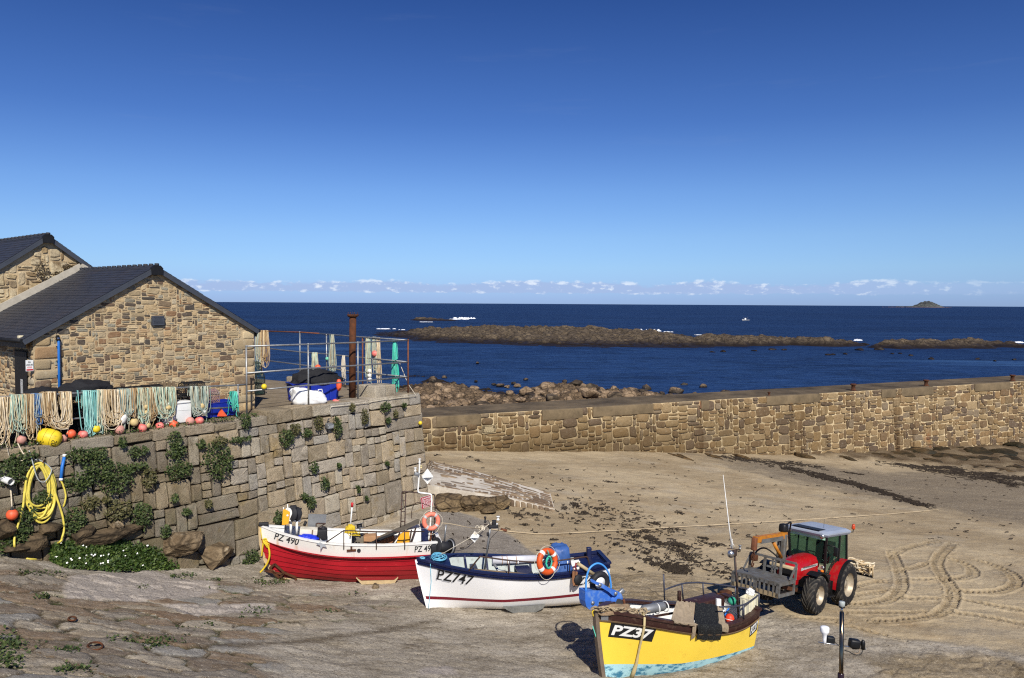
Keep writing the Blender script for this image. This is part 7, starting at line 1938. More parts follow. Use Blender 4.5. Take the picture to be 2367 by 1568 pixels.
# lifebuoy on the gantry: a thing of its own
def lifebuoy(p, axis, Rr, r, mbody, mband, label, off0=.5, n=4):
    e = empty('lifebuoy', p, label=label, cat='lifebuoy'); MB().torus((0, 0, 0), Rr, r, axis, 36, 12).build('ring', mbody, e)
    for k in range(n):
        a = off0 + k * 2 * PI / n; MB().torus((0, 0, 0), Rr, r * 1.05, axis, 5, 12, 0, a - .15, a + .15).build('band', mband, e)
    x, y, z = frame_z(V(axis)); g = MB(); P = []
    for k in range(33):
        a = off0 + k * 2 * PI / 32; d = .03 + .07 * abs(math.sin(a * n / 2 - off0 * n / 2)); P.append((x * math.cos(a) + y * math.sin(a)) * (Rr + r + d) - V((0, 0, d * .4)))
    g.tube(P, .009, 5, closed=False); g.build('grab_line', RM['white'], e); return e
lw = H.O + H.ex * b6(1795, 345, -.02).x + H.ey * b6(1795, 345, -.02).y + V((0, 0, b6(1795, 345, -.02).z))
lifebuoy(lw, (.35, -.93, .1), .27, .085, mat('faded_lifebuoy', (232, 128, 104), .5, 0, .15, 4), mat('grey_tape', (190, 184, 180), .6), 'faded pink lifebuoy hanging on the red boat gantry', .9)
# caution sign on the wall behind
cq = [wq(.16)(*zC(*p)) for p in ((390, 918), (572, 862), (548, 660), (368, 712))]; cgo = (cq[0] + cq[2]) / 2
cs = empty('warning_sign', cgo, label='red CAUTION sign with white lines of text at the foot of the wall', cat='sign')
cf = lambda a, b, d: (cq[0].lerp(cq[1], a)).lerp(cq[3].lerp(cq[2], a), b) + WN * d - cgo
b_ = MB(); cc_ = [(0, 0), (1, 0), (1, 1), (0, 1)]; b_.add([cf(a, b, 0) for a, b in cc_] + [cf(a, b, .02) for a, b in cc_], [(3, 2, 1, 0), (4, 5, 6, 7), (0, 1, 5, 4), (1, 2, 6, 5), (2, 3, 7, 6), (3, 0, 4, 7)]); b_.build('board', mat('sign_red', (166, 24, 50), .45, 0, .08), cs)
t_ = MB(); sign_text(t_, 'CAUTION', .1, .8, .8, cf, .026, 0, .03, .12); rr = random.Random(5)
for k in range(8):
    x = .1; v = .70 - k * .078
    while x < rr.uniform(.7, .9):
        w = rr.uniform(.05, .16); t_.add([cf(x, v, .026), cf(x + w, v, .026), cf(x + w, v + .035, .026), cf(x, v + .035, .026)], [(0, 1, 2, 3)]); x += w + .03
t_.build('lettering', M_white, cs)
for a, b in ((0, 0), (1, 0), (1, 1), (0, 1)): pass
f_ = MB()
for a, b in ((0, 1), (1, 2), (2, 3), (3, 0)): f_.beam(cf(*cc_[a], .022), cf(*cc_[b], .022), .012, .012)
f_.build('border', M_white, cs)

# ---- white boat
zw = crop(1600, 1950, 900, 2367); zw2 = crop(2000, 2050, 450, 2352)
H = Hull((963, 1293), (1398, 1297), 26.1, 27.25, -10.2, 1.05, .62, [zw(*p) for p in ((92, 648), (250, 678), (420, 708), (640, 762), (850, 795), (1050, 818), (1250, 824), (1450, 808), (1700, 772), (1850, 748), (1990, 725))],
         [(1003, 1413), (1340, 1398)], .42, 1.15, .48, (.9, .33, .45))
hb = H.empty('fishing_boat', 'white boat lettered PZ747 with navy gunwale and maroon stripe', 'boat')
tw = lambda px, py: H.inv(*zw(px, py))
st0, st1 = [H.pt(*tw(x, y)).z for x, y in ((180, 1023), (1050, 1055), (1700, 1003))], None
zc_ = np.polyfit([tw(x, y)[0] for x, y in ((180, 1023), (620, 1045), (1050, 1058), (1700, 1003))], [H.pt(*tw(x, y)).z for x, y in ((180, 1023), (620, 1045), (1050, 1058), (1700, 1003))], 2)
vz = lambda t, z: min(.9, max(.02, (z - H.zk(t)) / (H.zs(t) - H.zk(t))))
rows = [lambda t: 0.0, lambda t: vz(t, np.polyval(zc_, t) - .11), lambda t: vz(t, np.polyval(zc_, t)), lambda t: H.v_of(t, .15), lambda t: 1.0]
M_w2 = mat('gloss_white', (236, 236, 236), .25, 0, .03, 1.5, 0, 40, .5)
H.shell(rows, ([M_w2, M_maroon, M_navy], [0, 1, 0, 2]))
dep = lambda t: .62 if t > .17 else .03
H.inner(M_grey, lambda t: .62); H.deck(M_navy, lambda t: .60, t0=.12); H.deck(M_navy, lambda t: .02, 'foredeck', .0, .17, .03, 10, .03); H.deck(M_navy, lambda t: .05, 'stern_deck', .86, .985, .03, 8)
H.sweep(M_navy, 'gunwale', -.03, .04, -.12, .03); H.sweep(M_navy, 'rubbing_strake', -.165, -.12, 0, .04, transom=False)
fr = [.26, .38, .5, .62, .74]
for t in fr:
    for sd_ in (-1, 1):
        mb = MB(); P = [H.pt(t, 1 - (1 - H.v_of(t, .6)) * j / 5, sd_, 0, .1) for j in range(6)]
        for a, b in zip(P[:-1], P[1:]): mb.beam(a, b, .07, .05)
        mb.build('rib', M_navy, hb)
for t, w in ((.3, .22), (.57, .5), (.78, .3)):
    a, b = H.pt(t, H.v_of(t, .3), -1, 0, .06), H.pt(t, H.v_of(t, .3), 1, 0, .06); MB().beam(a, b, w, .04).build('thwart', M_navy, hb)
sk = MB(); ks = [V((H.pt(0, v).x - .01, 0, H.pt(0, v).z)) for v in (1, .7, .4, .15, 0)] + [V((H.pt(t, 0).x, 0, H.pt(t, 0).z)) for t in (.05, .2, .5, .8, 1)]
for a, b in zip(ks[:-1], ks[1:]): sk.beam(a + V((-.01, 0, -.03)), b + V((-.01, 0, -.03)), .07, .07)
sk.build('stem_and_keel', M_w2, hb)
MB().beam(H.bl(*zw(120, 1192), -.1), H.bl(*zw(480, 1190), -.1), .05, .04).build('keel_shoe', M_iron, hb)
br_ = MB(); H.poly(br_, [zw(*p) for p in ((985, 1138), (1100, 1140), (1300, 1132), (1420, 1112), (1395, 1150), (1310, 1195), (1200, 1208), (1080, 1195), (1020, 1165))], -.72, .1); br_.build('bilge_runner', mat('scuffed_runner', (112, 112, 108), .8, 0, .4, 9), hb)
bw = lambda x, y, o=0: H.bl(*zw(x, y), o); bw2 = lambda x, y, o=0: H.bl(*zw2(x, y), o)
MB().box(bw(1755, 1035, 0), (.3, .06, .5)).build('rudder', M_dark, hb)
SER = [(-.03, .15, -.0), (-.035, .05, .64)]
C1 = [zw(*p) for p in ((298, 848), (648, 908), (690, 815), (318, 742))]; C2 = [zw(*p) for p in ((1712, 925), (1925, 870), (1955, 795), (1738, 838))]
tx = MB(); H.text(tx, 'PZ747', C1, .010, 0, .0, 0, -.03, -.13); H.text(tx, 'PZ747', C2, .010, 0, 0, 0, -.03, -.12); tx.build('lettering_shadow', M_shadowtxt, hb)
tx = MB(); H.text(tx, 'PZ747', C1, .018, 0, .012, 0, 0, 0, SER); H.text(tx, 'PZ747', C2, .018, 0, .012, 0, 0, 0, SER); tx.build('lettering', M_ink, hb)
# mast with lights
ma = empty('mast'); ma.parent = hb; mo2 = .1
MB().tube([bw(792, 752, mo2), bw(835, 420, mo2), bw(853, 300, mo2)], .034, 8).build('pole', M_alu, ma)
MB().tube([bw(785, 285, mo2), bw(950, 300, mo2)], .018, 6).build('crossarm', M_iron, ma); MB().bbox(bw(880, 305, mo2), (.34, .14, .1), None, 0, .02).build('bracket', M_dark, ma)
lantern(bw(797, 265, mo2), .045, .2, ma, M_dark); lantern(bw(930, 240, mo2), .06, .14, ma, M_white); lantern(bw(915, 310, mo2), .05, .12, ma, M_hullw); MB().bbox(bw(890, 270, mo2), (.14, .12, .2), None, 0, .02).build('floodlight', M_dark, ma)
MB().bbox(bw(827, 385, mo2 - .08), (.09, .08, .12), None, 0, .02).build('junction_box', M_dark, ma)
MB().tube(smooth([bw(940, 310, mo2 - .05), bw(930, 350, mo2 - .05), bw(880, 400, mo2 - .05), bw(850, 440, mo2 - .05), bw(832, 520, mo2 - .06), bw(805, 620, mo2 - .06)]), .009, 5).build('wire', M_dark, ma); MB().tube(smooth([bw(800, 270, mo2 - .05), bw(825, 240, mo2 - .05), bw(850, 290, mo2 - .05)]), .009, 5).build('wire', M_dark, ma)
MB().tube([bw(300, 618, 0), bw(690, 395, .05), bw(870, 255, mo2)], .012, 5).build('forestay', RM['white'], hb); reflector(hb, bw(690, 412, .05), .2, .2, M_hullw, .5)
co = MB(); rr = random.Random(6)
for k in range(12): co.torus(bw(315 + rr.uniform(-25, 25), 648, rr.uniform(-.2, .15)) + V((0, 0, .02 + .012 * k)), rr.uniform(.12, .26), .014, (rr.uniform(-.2, .2), rr.uniform(-.25, .1), 1), 20, 5)
for k in range(4): co.torus(bw(150, 640, 0) + V((0, 0, .015 * k)), .08, .014, (.1, 0, 1), 14, 5)
tag(co.build('bow_rope', RM['sky'], hb), None)
hl = hullp(*zw(232, 690), .03); MB().tube([bw(225, 660, -.15), hl] + [hullp(*zw(*q), .03) for q in ((235, 780), (240, 870), (228, 980), (224, 1080), (215, 1160))], .011, 5).build('hanging_line', RM['sky'], hb)
for q in ((238, 780), (238, 870), (238, 800)): pass
gr = empty('guard_rail'); gr.parent = hb; nr = -.98
MB().tube(smooth([hullp(*zw(628, 762)), bw(735, 628, nr), bw(775, 618, nr), bw(1050, 655, nr), bw(1370, 674, nr), bw(1640, 645, nr), bw(1830, 618, nr + .15), bw(1858, 640, nr + .2), bw(1875, 705, nr + .2)], 4), .026, 7).build('rail', M_iron, gr)
for x, y0, y1 in ((1045, 655, 818), (1363, 672, 826), (1675, 642, 792)): MB().tube([bw(x, y0, nr), hullp(*zw(x - 8, y1))], .022, 6).build('post', M_iron, gr)
for x in (1037, 1138, 1648, 1770): MB().cyl(bw(x, 662, nr - .01), bw(x, 690, nr - .01), .022, 6).build('clip', M_white, gr)
MB().tube([bw(870, 655, .85), bw(1330, 640, .92)], .14, 12).build('roll_fender', mat('rolled_cover', (206, 206, 212), .6, 0, .1), hb)
for x in (970, 1020, 1115): MB().torus(bw(x, 652, .87), .145, .012, H.ex * 0 + V((1, 0, 0)), 14, 5).build('fender_tie', M_card, hb)
MB().tube([bw(640, 745, -.55), bw(1320, 805, -.6)], .03, 6).build('boathook', M_wood, hb); MB().tube([bw(890, 690, -.3), bw(930, 760, -.4), bw(1090, 790, -.45)], .05, 8).build('hose', M_alu, hb)
MB().bbox(bw2(1620, 690, .35), (.16, .16, .62), None, 0, .02).build('stern_post', M_navy, hb)
wbd = MB(); H.poly(wbd, [zw2(*p) for p in ((1255, 790), (1420, 768), (1425, 960), (1255, 975))], -.3, .03); wbd.build('white_board', M_white, hb)
po_ = empty('davit'); po_.parent = hb; MB().tube([bw2(1390, 840, -1.0), bw2(1720, 1060, -.85)], .06, 10).build('arm', mat('tan_pole', (178, 160, 124), .7, 0, .2), po_)
MB().tube([bw2(1360, 830, -1.0), bw2(1345, 900, -1.05), bw2(1365, 985, -1.05)], .03, 6).build('shackle', mat('red_shackle', (130, 36, 40), .5, .2), po_); MB().torus(bw2(1330, 940, -1.05), .055, .014, (0, 1, 0), 12, 5).build('ring', mat('red_shackle', (130, 36, 40)), po_)
bk = MB(); H.poly(bk, [zw2(*p) for p in ((1285, 1015), (1330, 1005), (1335, 1290), (1300, 1300), (1280, 1200))], -1.12, .05); H.poly(bk, [zw2(*p) for p in ((1345, 1010), (1395, 1020), (1375, 1120), (1410, 1250), (1390, 1305), (1340, 1300))], -1.08, .06); bk.build('wooden_block', mat('brown_block', (134, 92, 62), .7, 0, .25), po_)
c = bw2(1395, 1170, -1.06); MB().lathe([(0, -.05), (.16, -.05), (.17, 0), (.16, .05), (0, .05)], 18, c, (.5, -.85, 0)).build('sheave', M_dark, po_)
MB().tube(smooth([bw2(1530, 960, -.3), bw2(1620, 880, -.2), bw2(1745, 890, -.1)]), .03, 6).build('tiller', mat('tan_pole', (178, 160, 124)), hb)
# lifebuoy, its rope, and the covered engine
toW = lambda l: H.O + H.ex * l.x + H.ey * l.y + V((0, 0, l.z))
lb = toW(bw2(768, 800, -1.08)); lifebuoy(lb, (.62, -.76, .2), .34, .10, mat('orange_lifebuoy', (206, 84, 34), .5, 0, .12, 4, 0, 40, .4, .2, (170, 90, 50)), M_white, 'orange lifebuoy with white bands on the rail of the white boat', .55)
rc = MB(); rr = random.Random(9); nv = V((.62, -.76, .2)).normalized(); xx, yy, _ = frame_z(nv)
for k in range(11): 
    P = []; a_, b_ = rr.uniform(.1, .15), rr.uniform(.15, .22)
    for i in range(20):
        t = 2 * PI * i / 20; P.append(nv * (.06 + rr.uniform(-.01, .01) + .004 * k) + xx * math.cos(t) * a_ + V((0, 0, 1)) * (math.sin(t) * b_ - .04))
    rc.tube(P, .013, 5, closed=True)
rc.tube([nv * .1 + V((0, 0, .13)), nv * .13 + V((0, 0, .3)) + xx * -.06, nv * .12 + V((0, 0, .4)) + xx * -.1], .02, 5)
for k in range(3): rc.torus(nv * .1 + V((0, 0, .16)), .05, .014, (rr.random(), rr.random(), 1), 10, 5)
tag(rc.build('rope_coil', RM['bright'], None, lb), 'turquoise rope coil tied inside the orange lifebuoy', 'rope')
tp_ = toW(bw2(1010, 1000, -.25)); bm = bmesh.new(); bmesh.ops.create_icosphere(bm, subdivisions=5, radius=1)
for v in bm.verts:
    d = v.co.normalized(); f = 1 / max(abs(d.x) ** 4 + abs(d.y) ** 4 + abs(d.z) ** 4, 1e-6) ** .25; q = d * f
    k_ = 1 + .09 * mnoise.noise(d * 2.2 + V((2, 0, 0))) + .07 * abs(mnoise.noise(V((d.x * 6, d.y * 6, d.z * 1.6)))) + .02 * mnoise.noise(d * 14)
    tz = .82 + .3 * max(0, .4 - q.z) * (1 - .3 * q.x)
    v.co = V((q.x * .42 * k_ * tz, q.y * .45 * k_ * tz, max(-.35, q.z * .62 * k_) + .18))
o = MB().bm(bm).build('tarpaulin', mat('blue_tarpaulin', (56, 90, 150), .5, 0, .25, 4, .3, 16), None, tp_ + V((0, 0, .1))); o.rotation_euler = (0, 0, H.th); tag(o, 'crumpled blue tarpaulin covering machinery behind the lifebuoy', 'tarpaulin')

# ---- yellow boat
zh = crop(2200, 2150, 350, 1829); zt2 = crop(2550, 2250, 500, 2367)
sb, ss = at(1380, 1404, 21.2), V((6.95, 24.05, 0)); spx = CX + FPX * (6.95 / 24.05)
H = Hull((1380, 1404), (spx, 1400), 21.2, 24.05, -10.2, 1.02, .7, [zy(*p) for p in ((370, 768), (480, 800), (650, 822), (850, 852), (1050, 882), (1300, 918), (1500, 940), (1680, 945), (1850, 905), (1980, 835), (2085, 745))],
         [(1412, 1592), (1700, 1545)], .34, 1.2, .5, (.85, .34, .4))
hb = H.empty('fishing_boat', 'yellow boat lettered PZ37 with brown rail in the foreground', 'boat')
pw = ((490, 1345), (900, 1335), (1250, 1300), (1600, 1255), (1880, 1195)); q = [H.inv(*zy(*p)) for p in pw]
zc_ = np.polyfit([a for a, b in q], [H.pt(a, b).z for a, b in q], 1)
vz = lambda t, z: min(.9, max(.02, (z - H.zk(t)) / (H.zs(t) - H.zk(t))))
rows = [lambda t: 0.0, lambda t: vz(t, np.polyval(zc_, t)), lambda t: H.v_of(t, .26), lambda t: 1.0]
n = NT('patchy_blue_antifoul'); a = n.noise(2.2, 6, .7, sx=(1, 1, 2)); c = n.mix(n.rng(a, .5, .58), rgb(166, 208, 216), rgb(62, 122, 150)); c = n.mix(n.rng(n.noise(5, 5, .7), .62, .7, 0, .7), c, rgb(214, 226, 220)); n.done(c, .6, 0, .3)
H.shell(rows, ([n.mat, M_yel, M_brownp], [0, 1, 2]))
dep = lambda t: .6
H.inner(M_hullw, dep); H.deck(M_navy, lambda t: .58, t0=.1); H.deck(mat('dull_deck', (126, 120, 108)), lambda t: .04, 'foredeck', 0, .2, .03, 10, .03)
H.sweep(M_brownp, 'gunwale', -.03, .045, -.16, .04); H.sweep(mat('worn_wood_strip', (128, 104, 78), .7, 0, .25), 'rubbing_strake', -.27, -.22, .0, .045, transom=False)
sk = MB(); ks = [V((H.pt(0, v).x - .03, 0, H.pt(0, v).z)) for v in (1.05, .7, .4, .15, 0)] + [V((H.pt(t, 0).x, 0, H.pt(t, 0).z)) for t in (.1, .5, 1)]
for a, b in zip(ks[:-1], ks[1:]): sk.beam(a + V((-.03, 0, -.02)), b + V((-.03, 0, -.02)), .12, .14)
sk.build('stem_and_keel', mat('grey_stem', (112, 98, 84), .7, 0, .3, 5), hb)
by = lambda x, y, o=0: H.bl(*zy(x, y), o); bh = lambda x, y, o=0: H.bl(*zh(x, y), o); bt = lambda x, y, o=0: H.bl(*zt2(x, y), o)
c = hullp(*zy(440, 835), .03); mp_ = MB(); f = H.quad(*[zy(*p) for p in ((412, 870), (478, 880), (480, 800), (412, 782))], .05); mp_.grid([[f(0, 0), f(1, 0)], [f(0, 1), f(1, 1)]]); mp_.build('stem_plate', M_alu, hb)
P1 = [zy(*p) for p in ((485, 1048), (937, 1100), (987, 960), (518, 898))]; P2 = [zy(*p) for p in ((1943, 1052), (2020, 975), (2040, 850), (1955, 935))]
nb = empty('number_plate'); nb.parent = hb
for Pq, g in ((P1, 10), (P2, 4)):
    f = H.quad(*Pq, .008); mb = MB(); mb.grid([[f(i / g, j / 4) for i in range(g + 1)] for j in range(5)]); mb.build('panel', M_ink, nb)
    tx = MB(); H.text(tx, 'PZ37', Pq, .016, 0, .035, .12, 0, 0, False, (.05, .14)); tx.build('lettering', M_white, nb)
# pot hauler with tyre
ph = empty('pot_hauler'); ph.parent = hb; ho_ = .55
M_hblue = mat('hauler_blue', (58, 108, 196), .45, 0, .12, 4, 0, 40, .4, .3, (120, 150, 190), 6)
a_ = MB(); H.poly(a_, [zh(*p) for p in ((500, 880), (760, 878), (1000, 880), (1020, 1010), (1000, 1110), (780, 1125), (770, 1190), (720, 1250), (640, 1280), (570, 1255), (520, 1190), (502, 1100))], ho_, .3); a_.build('body', M_hblue, ph)
c = bh(1140, 1060, ho_); MB().lathe([(0, -.04), (.2, -.04), (.22, .0), (.22, .25), (.18, .3), (0, .3)], 22, c, (0, 1, 0)).build('gear_case', M_hblue, ph)
MB().cyl(bh(1190, 1130, ho_ - .1), bh(1190, 1130, ho_ + .1), .12, 14).build('motor', M_dark, ph)
MB().tube(smooth([bh(1285, 1060, ho_ - .1), bh(1300, 1130, ho_ - .1), bh(1290, 1220, ho_ - .1)]), .04, 6).build('hydraulic_hose', M_rusty, ph)
MB().tube(smooth([bh(515, 880, ho_ + .05), bh(522, 640, ho_ + .05), bh(590, 420, ho_ + .05), bh(740, 318, ho_ + .05), bh(880, 370, ho_ + .05), bh(980, 520, ho_ + .05), bh(1020, 700, ho_ + .05), bh(1028, 830, ho_ + .05)], 5), .028, 8).build('hoop', mat('bright_blue_tube', (74, 150, 224), .45), ph)
c = bh(795, 715, ho_ + .14); wh = empty('wheel'); wh.parent = ph
MB().torus(c, .245, .085, (0, 1, 0), 32, 12).build('tyre', M_dark, wh); MB().lathe([(0, -.03), (.06, -.05), (.1, -.02), (.18, -.03), (.185, .03), (0, .03)], 24, c, (0, -1, 0)).build('rim', M_hullw, wh)
a_ = MB(); H.poly(a_, [zh(*p) for p in ((612, 650), (640, 640), (760, 705), (840, 725), (1010, 830), (1120, 870), (1170, 910), (1165, 960), (1120, 990), (1060, 975), (980, 900), (790, 790), (740, 760), (615, 690))], ho_ - .12, .04); a_.build('arm', M_hblue, ph)
for x, y, o_ in ((800, 762, ho_ - .13), (1125, 935, ho_ - .13), (655, 1128, ho_ - .01)):
    c = bh(x, y, o_); MB().lathe([(0, .03), (.03, .03), (.035, .02), (.055, .018), (.055, 0), (0, 0)], 12, c, (0, -1, 0)).build('bolt', M_alu, ph)
MB().bbox(bh(1240, 900, ho_ + .1), (.2, .1, .14), Matrix.Rotation(-.5, 3, 'Y'), 0, .04).build('valve', M_alu, ph); MB().beam(bh(790, 1118, ho_ - .02), bh(980, 1108, ho_ - .02), .02, .03).build('slot', M_dark, ph)
# bow rope wad and the strap down the side
rw = MB(); rr = random.Random(14)
for k in range(26):
    x = rr.uniform(390, 860); y = 770 + (x - 390) * .09; P = [by(x + dx, y + rr.uniform(-45, 10), -.05 - .18 * rr.random() - .35 * (x - 390) / 500) for dx in (-90, -40, 0, 45, 90)]; rw.tube(smooth(P, 3), rr.uniform(.012, .026), 5)
for k in range(5): rw.torus(by(840 + rr.uniform(-30, 30), 800 + rr.uniform(-20, 20), -.5), rr.uniform(.06, .12), .018, (rr.uniform(-1, 1), -1, rr.uniform(-.5, 1)), 12, 5)
rw.build('bow_rope', mat('dirty_bow_rope', (164, 146, 118), .9, 0, .35, 7, .5, 30), hb)
wd = heap('canvas_bundle', by(560, 775, -.12) + V((0, 0, -.02)), .55, .2, .16, mat('canvas_bundle', (140, 118, 92), .9, 0, .35, 6, .5, 20), None, 2.2, None); wd.parent = hb; wd.rotation_euler = (0, 0.05, -.05)
sp2 = [hullp(*zy(*q), .05) for q in ((852, 850), (848, 940), (830, 1030), (808, 1120), (786, 1220), (770, 1310), (745, 1390), (715, 1470))]
MB().tube([by(845, 800, -.5)] + sp2, [.03, .035, .035, .035, .035, .03, .045, .06, .065], 8).build('strap', mat('cream_strap', (196, 178, 132), .8, 0, .2), hb)
MB().tube(smooth([by(345, 770, -.15), by(325, 790, -.2), by(335, 835, -.2)]), .022, 6).build('bow_loop', RM['yellow'], hb)
MB().tube([by(360, 930, -.02) + V((-.1, 0, 0)), by(390, 1140, 0), by(440, 1440, 0)], .011, 5).build('bow_line', RM['bright'], hb)
# grey gas bottle with white straps
MB().lathe([(0, 0), (.08, .0), (.13, .06), (.13, .75), (.1, .84), (0, .86)], 18, by(835, 775, .1), by(1120, 722, .1) - by(835, 775, .1)).build('gas_cylinder', M_alu, hb)
for x, y in ((1000, 762), (1090, 742)): 
    c = by(x - 12, y - 6, .1); MB().torus(c, .142, .018, by(1120, 722, .1) - by(835, 775, .1), 20, 5, 0).build('cylinder_strap', M_white, hb)
MB().beam(by(920, 845, -.3), by(1180, 800, -.1), .03, .06).build('coaming', M_brownp, hb)
gr = empty('guard_rail'); gr.parent = hb; M_gr = mat('grey_blue_tube', (74, 76, 88), .45, .4, .2)
fo_ = .92
MB().tube(smooth([by(1073, 562, fo_ - .1), by(1250, 502, fo_), by(1380, 490, fo_), by(1480, 494, fo_), by(1800, 532, fo_ - .05), by(1960, 562, fo_ - .1), by(2045, 602, fo_ - .55)], 4), .026, 7).build('rail', M_gr, gr)
MB().tube(smooth([by(2045, 602, fo_ - .55), by(2010, 640, -.6), by(1900, 712, -.82), by(1790, 735, -.88), by(1640, 740, -.9)], 4), .026, 7).build('rail', M_gr, gr)
MB().tube(smooth([by(895, 752, .5), by(975, 685, .55), by(1080, 682, .6), by(1210, 692, .6)], 4), .026, 7).build('rail', M_gr, gr)
for a, b, o_ in (((1060, 405), (1072, 690), fo_ - .1), ((1248, 502), (1262, 660), fo_), ((1465, 496), (1475, 645), fo_), ((2045, 602), (2040, 760), -.4), ((1884, 712), (1888, 880), -.84), ((1800, 535), (1805, 690), fo_ - .05)): MB().tube([by(*a, o_), by(*b, o_)], .024, 6).build('post', M_gr, gr)
MB().bbox(by(1470, 700, .5), (1.3, .5, .3), None, 0, .03).build('locker', M_brownp, hb); MB().bbox(by(1700, 620, .85), (.35, .25, .3), None, 0, .05).build('gear_box', M_rust, hb); MB().cyl(by(1590, 612, .85), by(1660, 618, .85), .06, 8).build('shaft', M_rust, hb); MB().bbox(by(1222, 630, .85), (.08, .1, .32), None, 0, .01).build('bitt', M_brownp, hb)
a_ = MB(); H.poly(a_, [zy(*p) for p in ((1612, 655), (1655, 660), (1655, 735), (1612, 730))], -.5, .05); a_.build('white_post', M_white, hb)
# cloths over the rail
def drape(name, pts_top, pts_bot, m_, label_, seed, thick=.0, over=.14):
    rr = random.Random(seed); n_ = 14; rows = []
    top = [H.bl(*zt2(*p), -.45) for p in pts_top]
    tvb = [H.inv(*zt2(*p)) for p in pts_bot]
    for i in range(n_ + 1):
        a = i / n_; t0 = top[0].lerp(top[1], a); tb_ = tvb[0][0] * (1 - a) + tvb[1][0] * a; vb = tvb[0][1] * (1 - a) + tvb[1][1] * a
        rim = H.pt(tb_, 1, -1, .07) + V((0, 0, .07)); wv = .012 * math.sin(a * 17 + seed) + .012 * rr.uniform(-1, 1)
        rows.append([t0 + V((0, 0, .02 + wv)), t0.lerp(rim + V((0, .12, 0)), .55) + V((0, 0, .02 + wv)), rim + V((0, .12, 0)), rim + V((0, wv, 0))] + [H.pt(tb_, 1 + (vb - 1) * k / 4, -1, .075 + wv * 1.5) for k in range(1, 5)])
    mb = MB(); mb.grid(rows); mb.grid([[p + V((0, .012, -.012)) for p in r] for r in rows], 0, True, True)
    return mb.build(name, m_, hb)
M_burlap = mat('burlap', (150, 134, 112), .95, 0, .3, 9, .7, 60); 
n = NT('rubber_mat'); o2 = n.tc.outputs['Object']; vv = n.voro(22.0); c = n.mix(n.rng(vv, .25, .4), rgb(46, 48, 46), rgb(22, 23, 24)); n.done(c, .7, 0, .3, n.bump(vv, .8, .02)); M_mat = n.mat
drape('burlap_sack', ((500, 525), (735, 540)), ((425, 870), (850, 950)), M_burlap, None, 1); drape('burlap_strip', ((735, 540), (840, 560)), ((735, 1200), (800, 1160)), M_burlap, None, 5)
drape('rubber_mat', ((845, 555), (1245, 590)), ((820, 1200), (1268, 1215)), M_mat, None, 2); drape('burlap_strip', ((1250, 600), (1330, 610)), ((1285, 1050), (1405, 1075)), M_burlap, None, 3)
# aerial mast
ma = empty('mast'); ma.parent = hb; mo2 = -.35
MB().tube([by(1835, 900, mo2), by(1818, 520, mo2), by(1795, 215, mo2)], .03, 8).build('pole', M_iron, ma); MB().tube([by(1790, 225, mo2 - .04), by(1800, 400, mo2 - .04), by(1822, 540, mo2 - .05)], .018, 6).build('cable', M_dark, ma)
MB().bbox(by(1787, 185, mo2), (.13, .13, .16), None, 0, .02).build('junction_box', M_iron, ma); MB().lathe([(0, 0), (.08, .0), (.1, .1), (.1, .15), (0, .16)], 16, by(1750, 180, mo2), (-.6, -.7, -.1)).build('floodlight', M_steel, ma)
MB().tube([by(1720, 135, mo2), by(1850, 150, mo2)], .016, 6).build('crossarm', M_iron, ma); lantern(by(1848, 142, mo2), .045, .11, ma, M_alu)
wt_ = H.bl(1671.5, 1098, mo2); MB().tube([by(1768, 135, mo2), by(1740, -60, mo2), wt_], [.03, .016, .006], 8).build('whip_aerial', M_white, ma)
for k in range(3): MB().tube([by(1770, 40 + 20 * k, mo2), by(1750 + 25 * k, 130, mo2)], .008, 5).build('aerial_foot', M_white, ma)
# loose gear aboard
for i, (x, y, w, d, h, lab) in enumerate(((1925, 730, .34, .3, .56, 'tall cream plastic bin at the stern of the yellow boat, nearer one'), (1975, 690, .3, .3, .5, 'cream plastic bin with a crumpled white bag, behind the taller bin'))):
    p = toW(by(x, y, -.45 + .3 * i)); e = tub('plastic_bin', p - V((0, 0, h / 2)), w, d, h, mat('cream_bin', (222, 216, 190), .5, 0, .06), lab, H.th + .25, 'bin')
p = toW(by(1955, 605, -.15)); heap('plastic_bag', p, .15, .12, .16, M_white, 'crumpled white plastic bag on top of the cream bins', 3.3, 'bag', 1.6)
p = toW(by(1742, 862, -.55)); o = MB().sphere((0, 0, 0), .135, (1, 1, 1.1), 16).build('buoy', mat('red_orange_buoy', (232, 66, 36), .5, 0, .15), None, p); tag(o, 'red orange buoy lying in the stern of the yellow boat', 'buoy'); MB().torus((0, 0, -.03), .137, .012, (.2, .3, 1), 20, 5).build('band', M_white, o)
c = by(1762, 685, .0); MB().lathe([(0, .16), (.1, .12), (.13, .02), (.12, -.06), (0, -.08)], 14, c, (.4, -.3, .8)).build('green_tub', mat('sea_green', (52, 150, 120), .5), hb)
MB().tube([by(1690, 830, -.6), by(1722, 770, -.55), by(1735, 755, -.55)], .025, 6).build('blue_tool', M_blue, hb); MB().tube([by(1640, 800, -.5), by(1700, 770, -.5)], .03, 6).build('roller', M_white, hb)
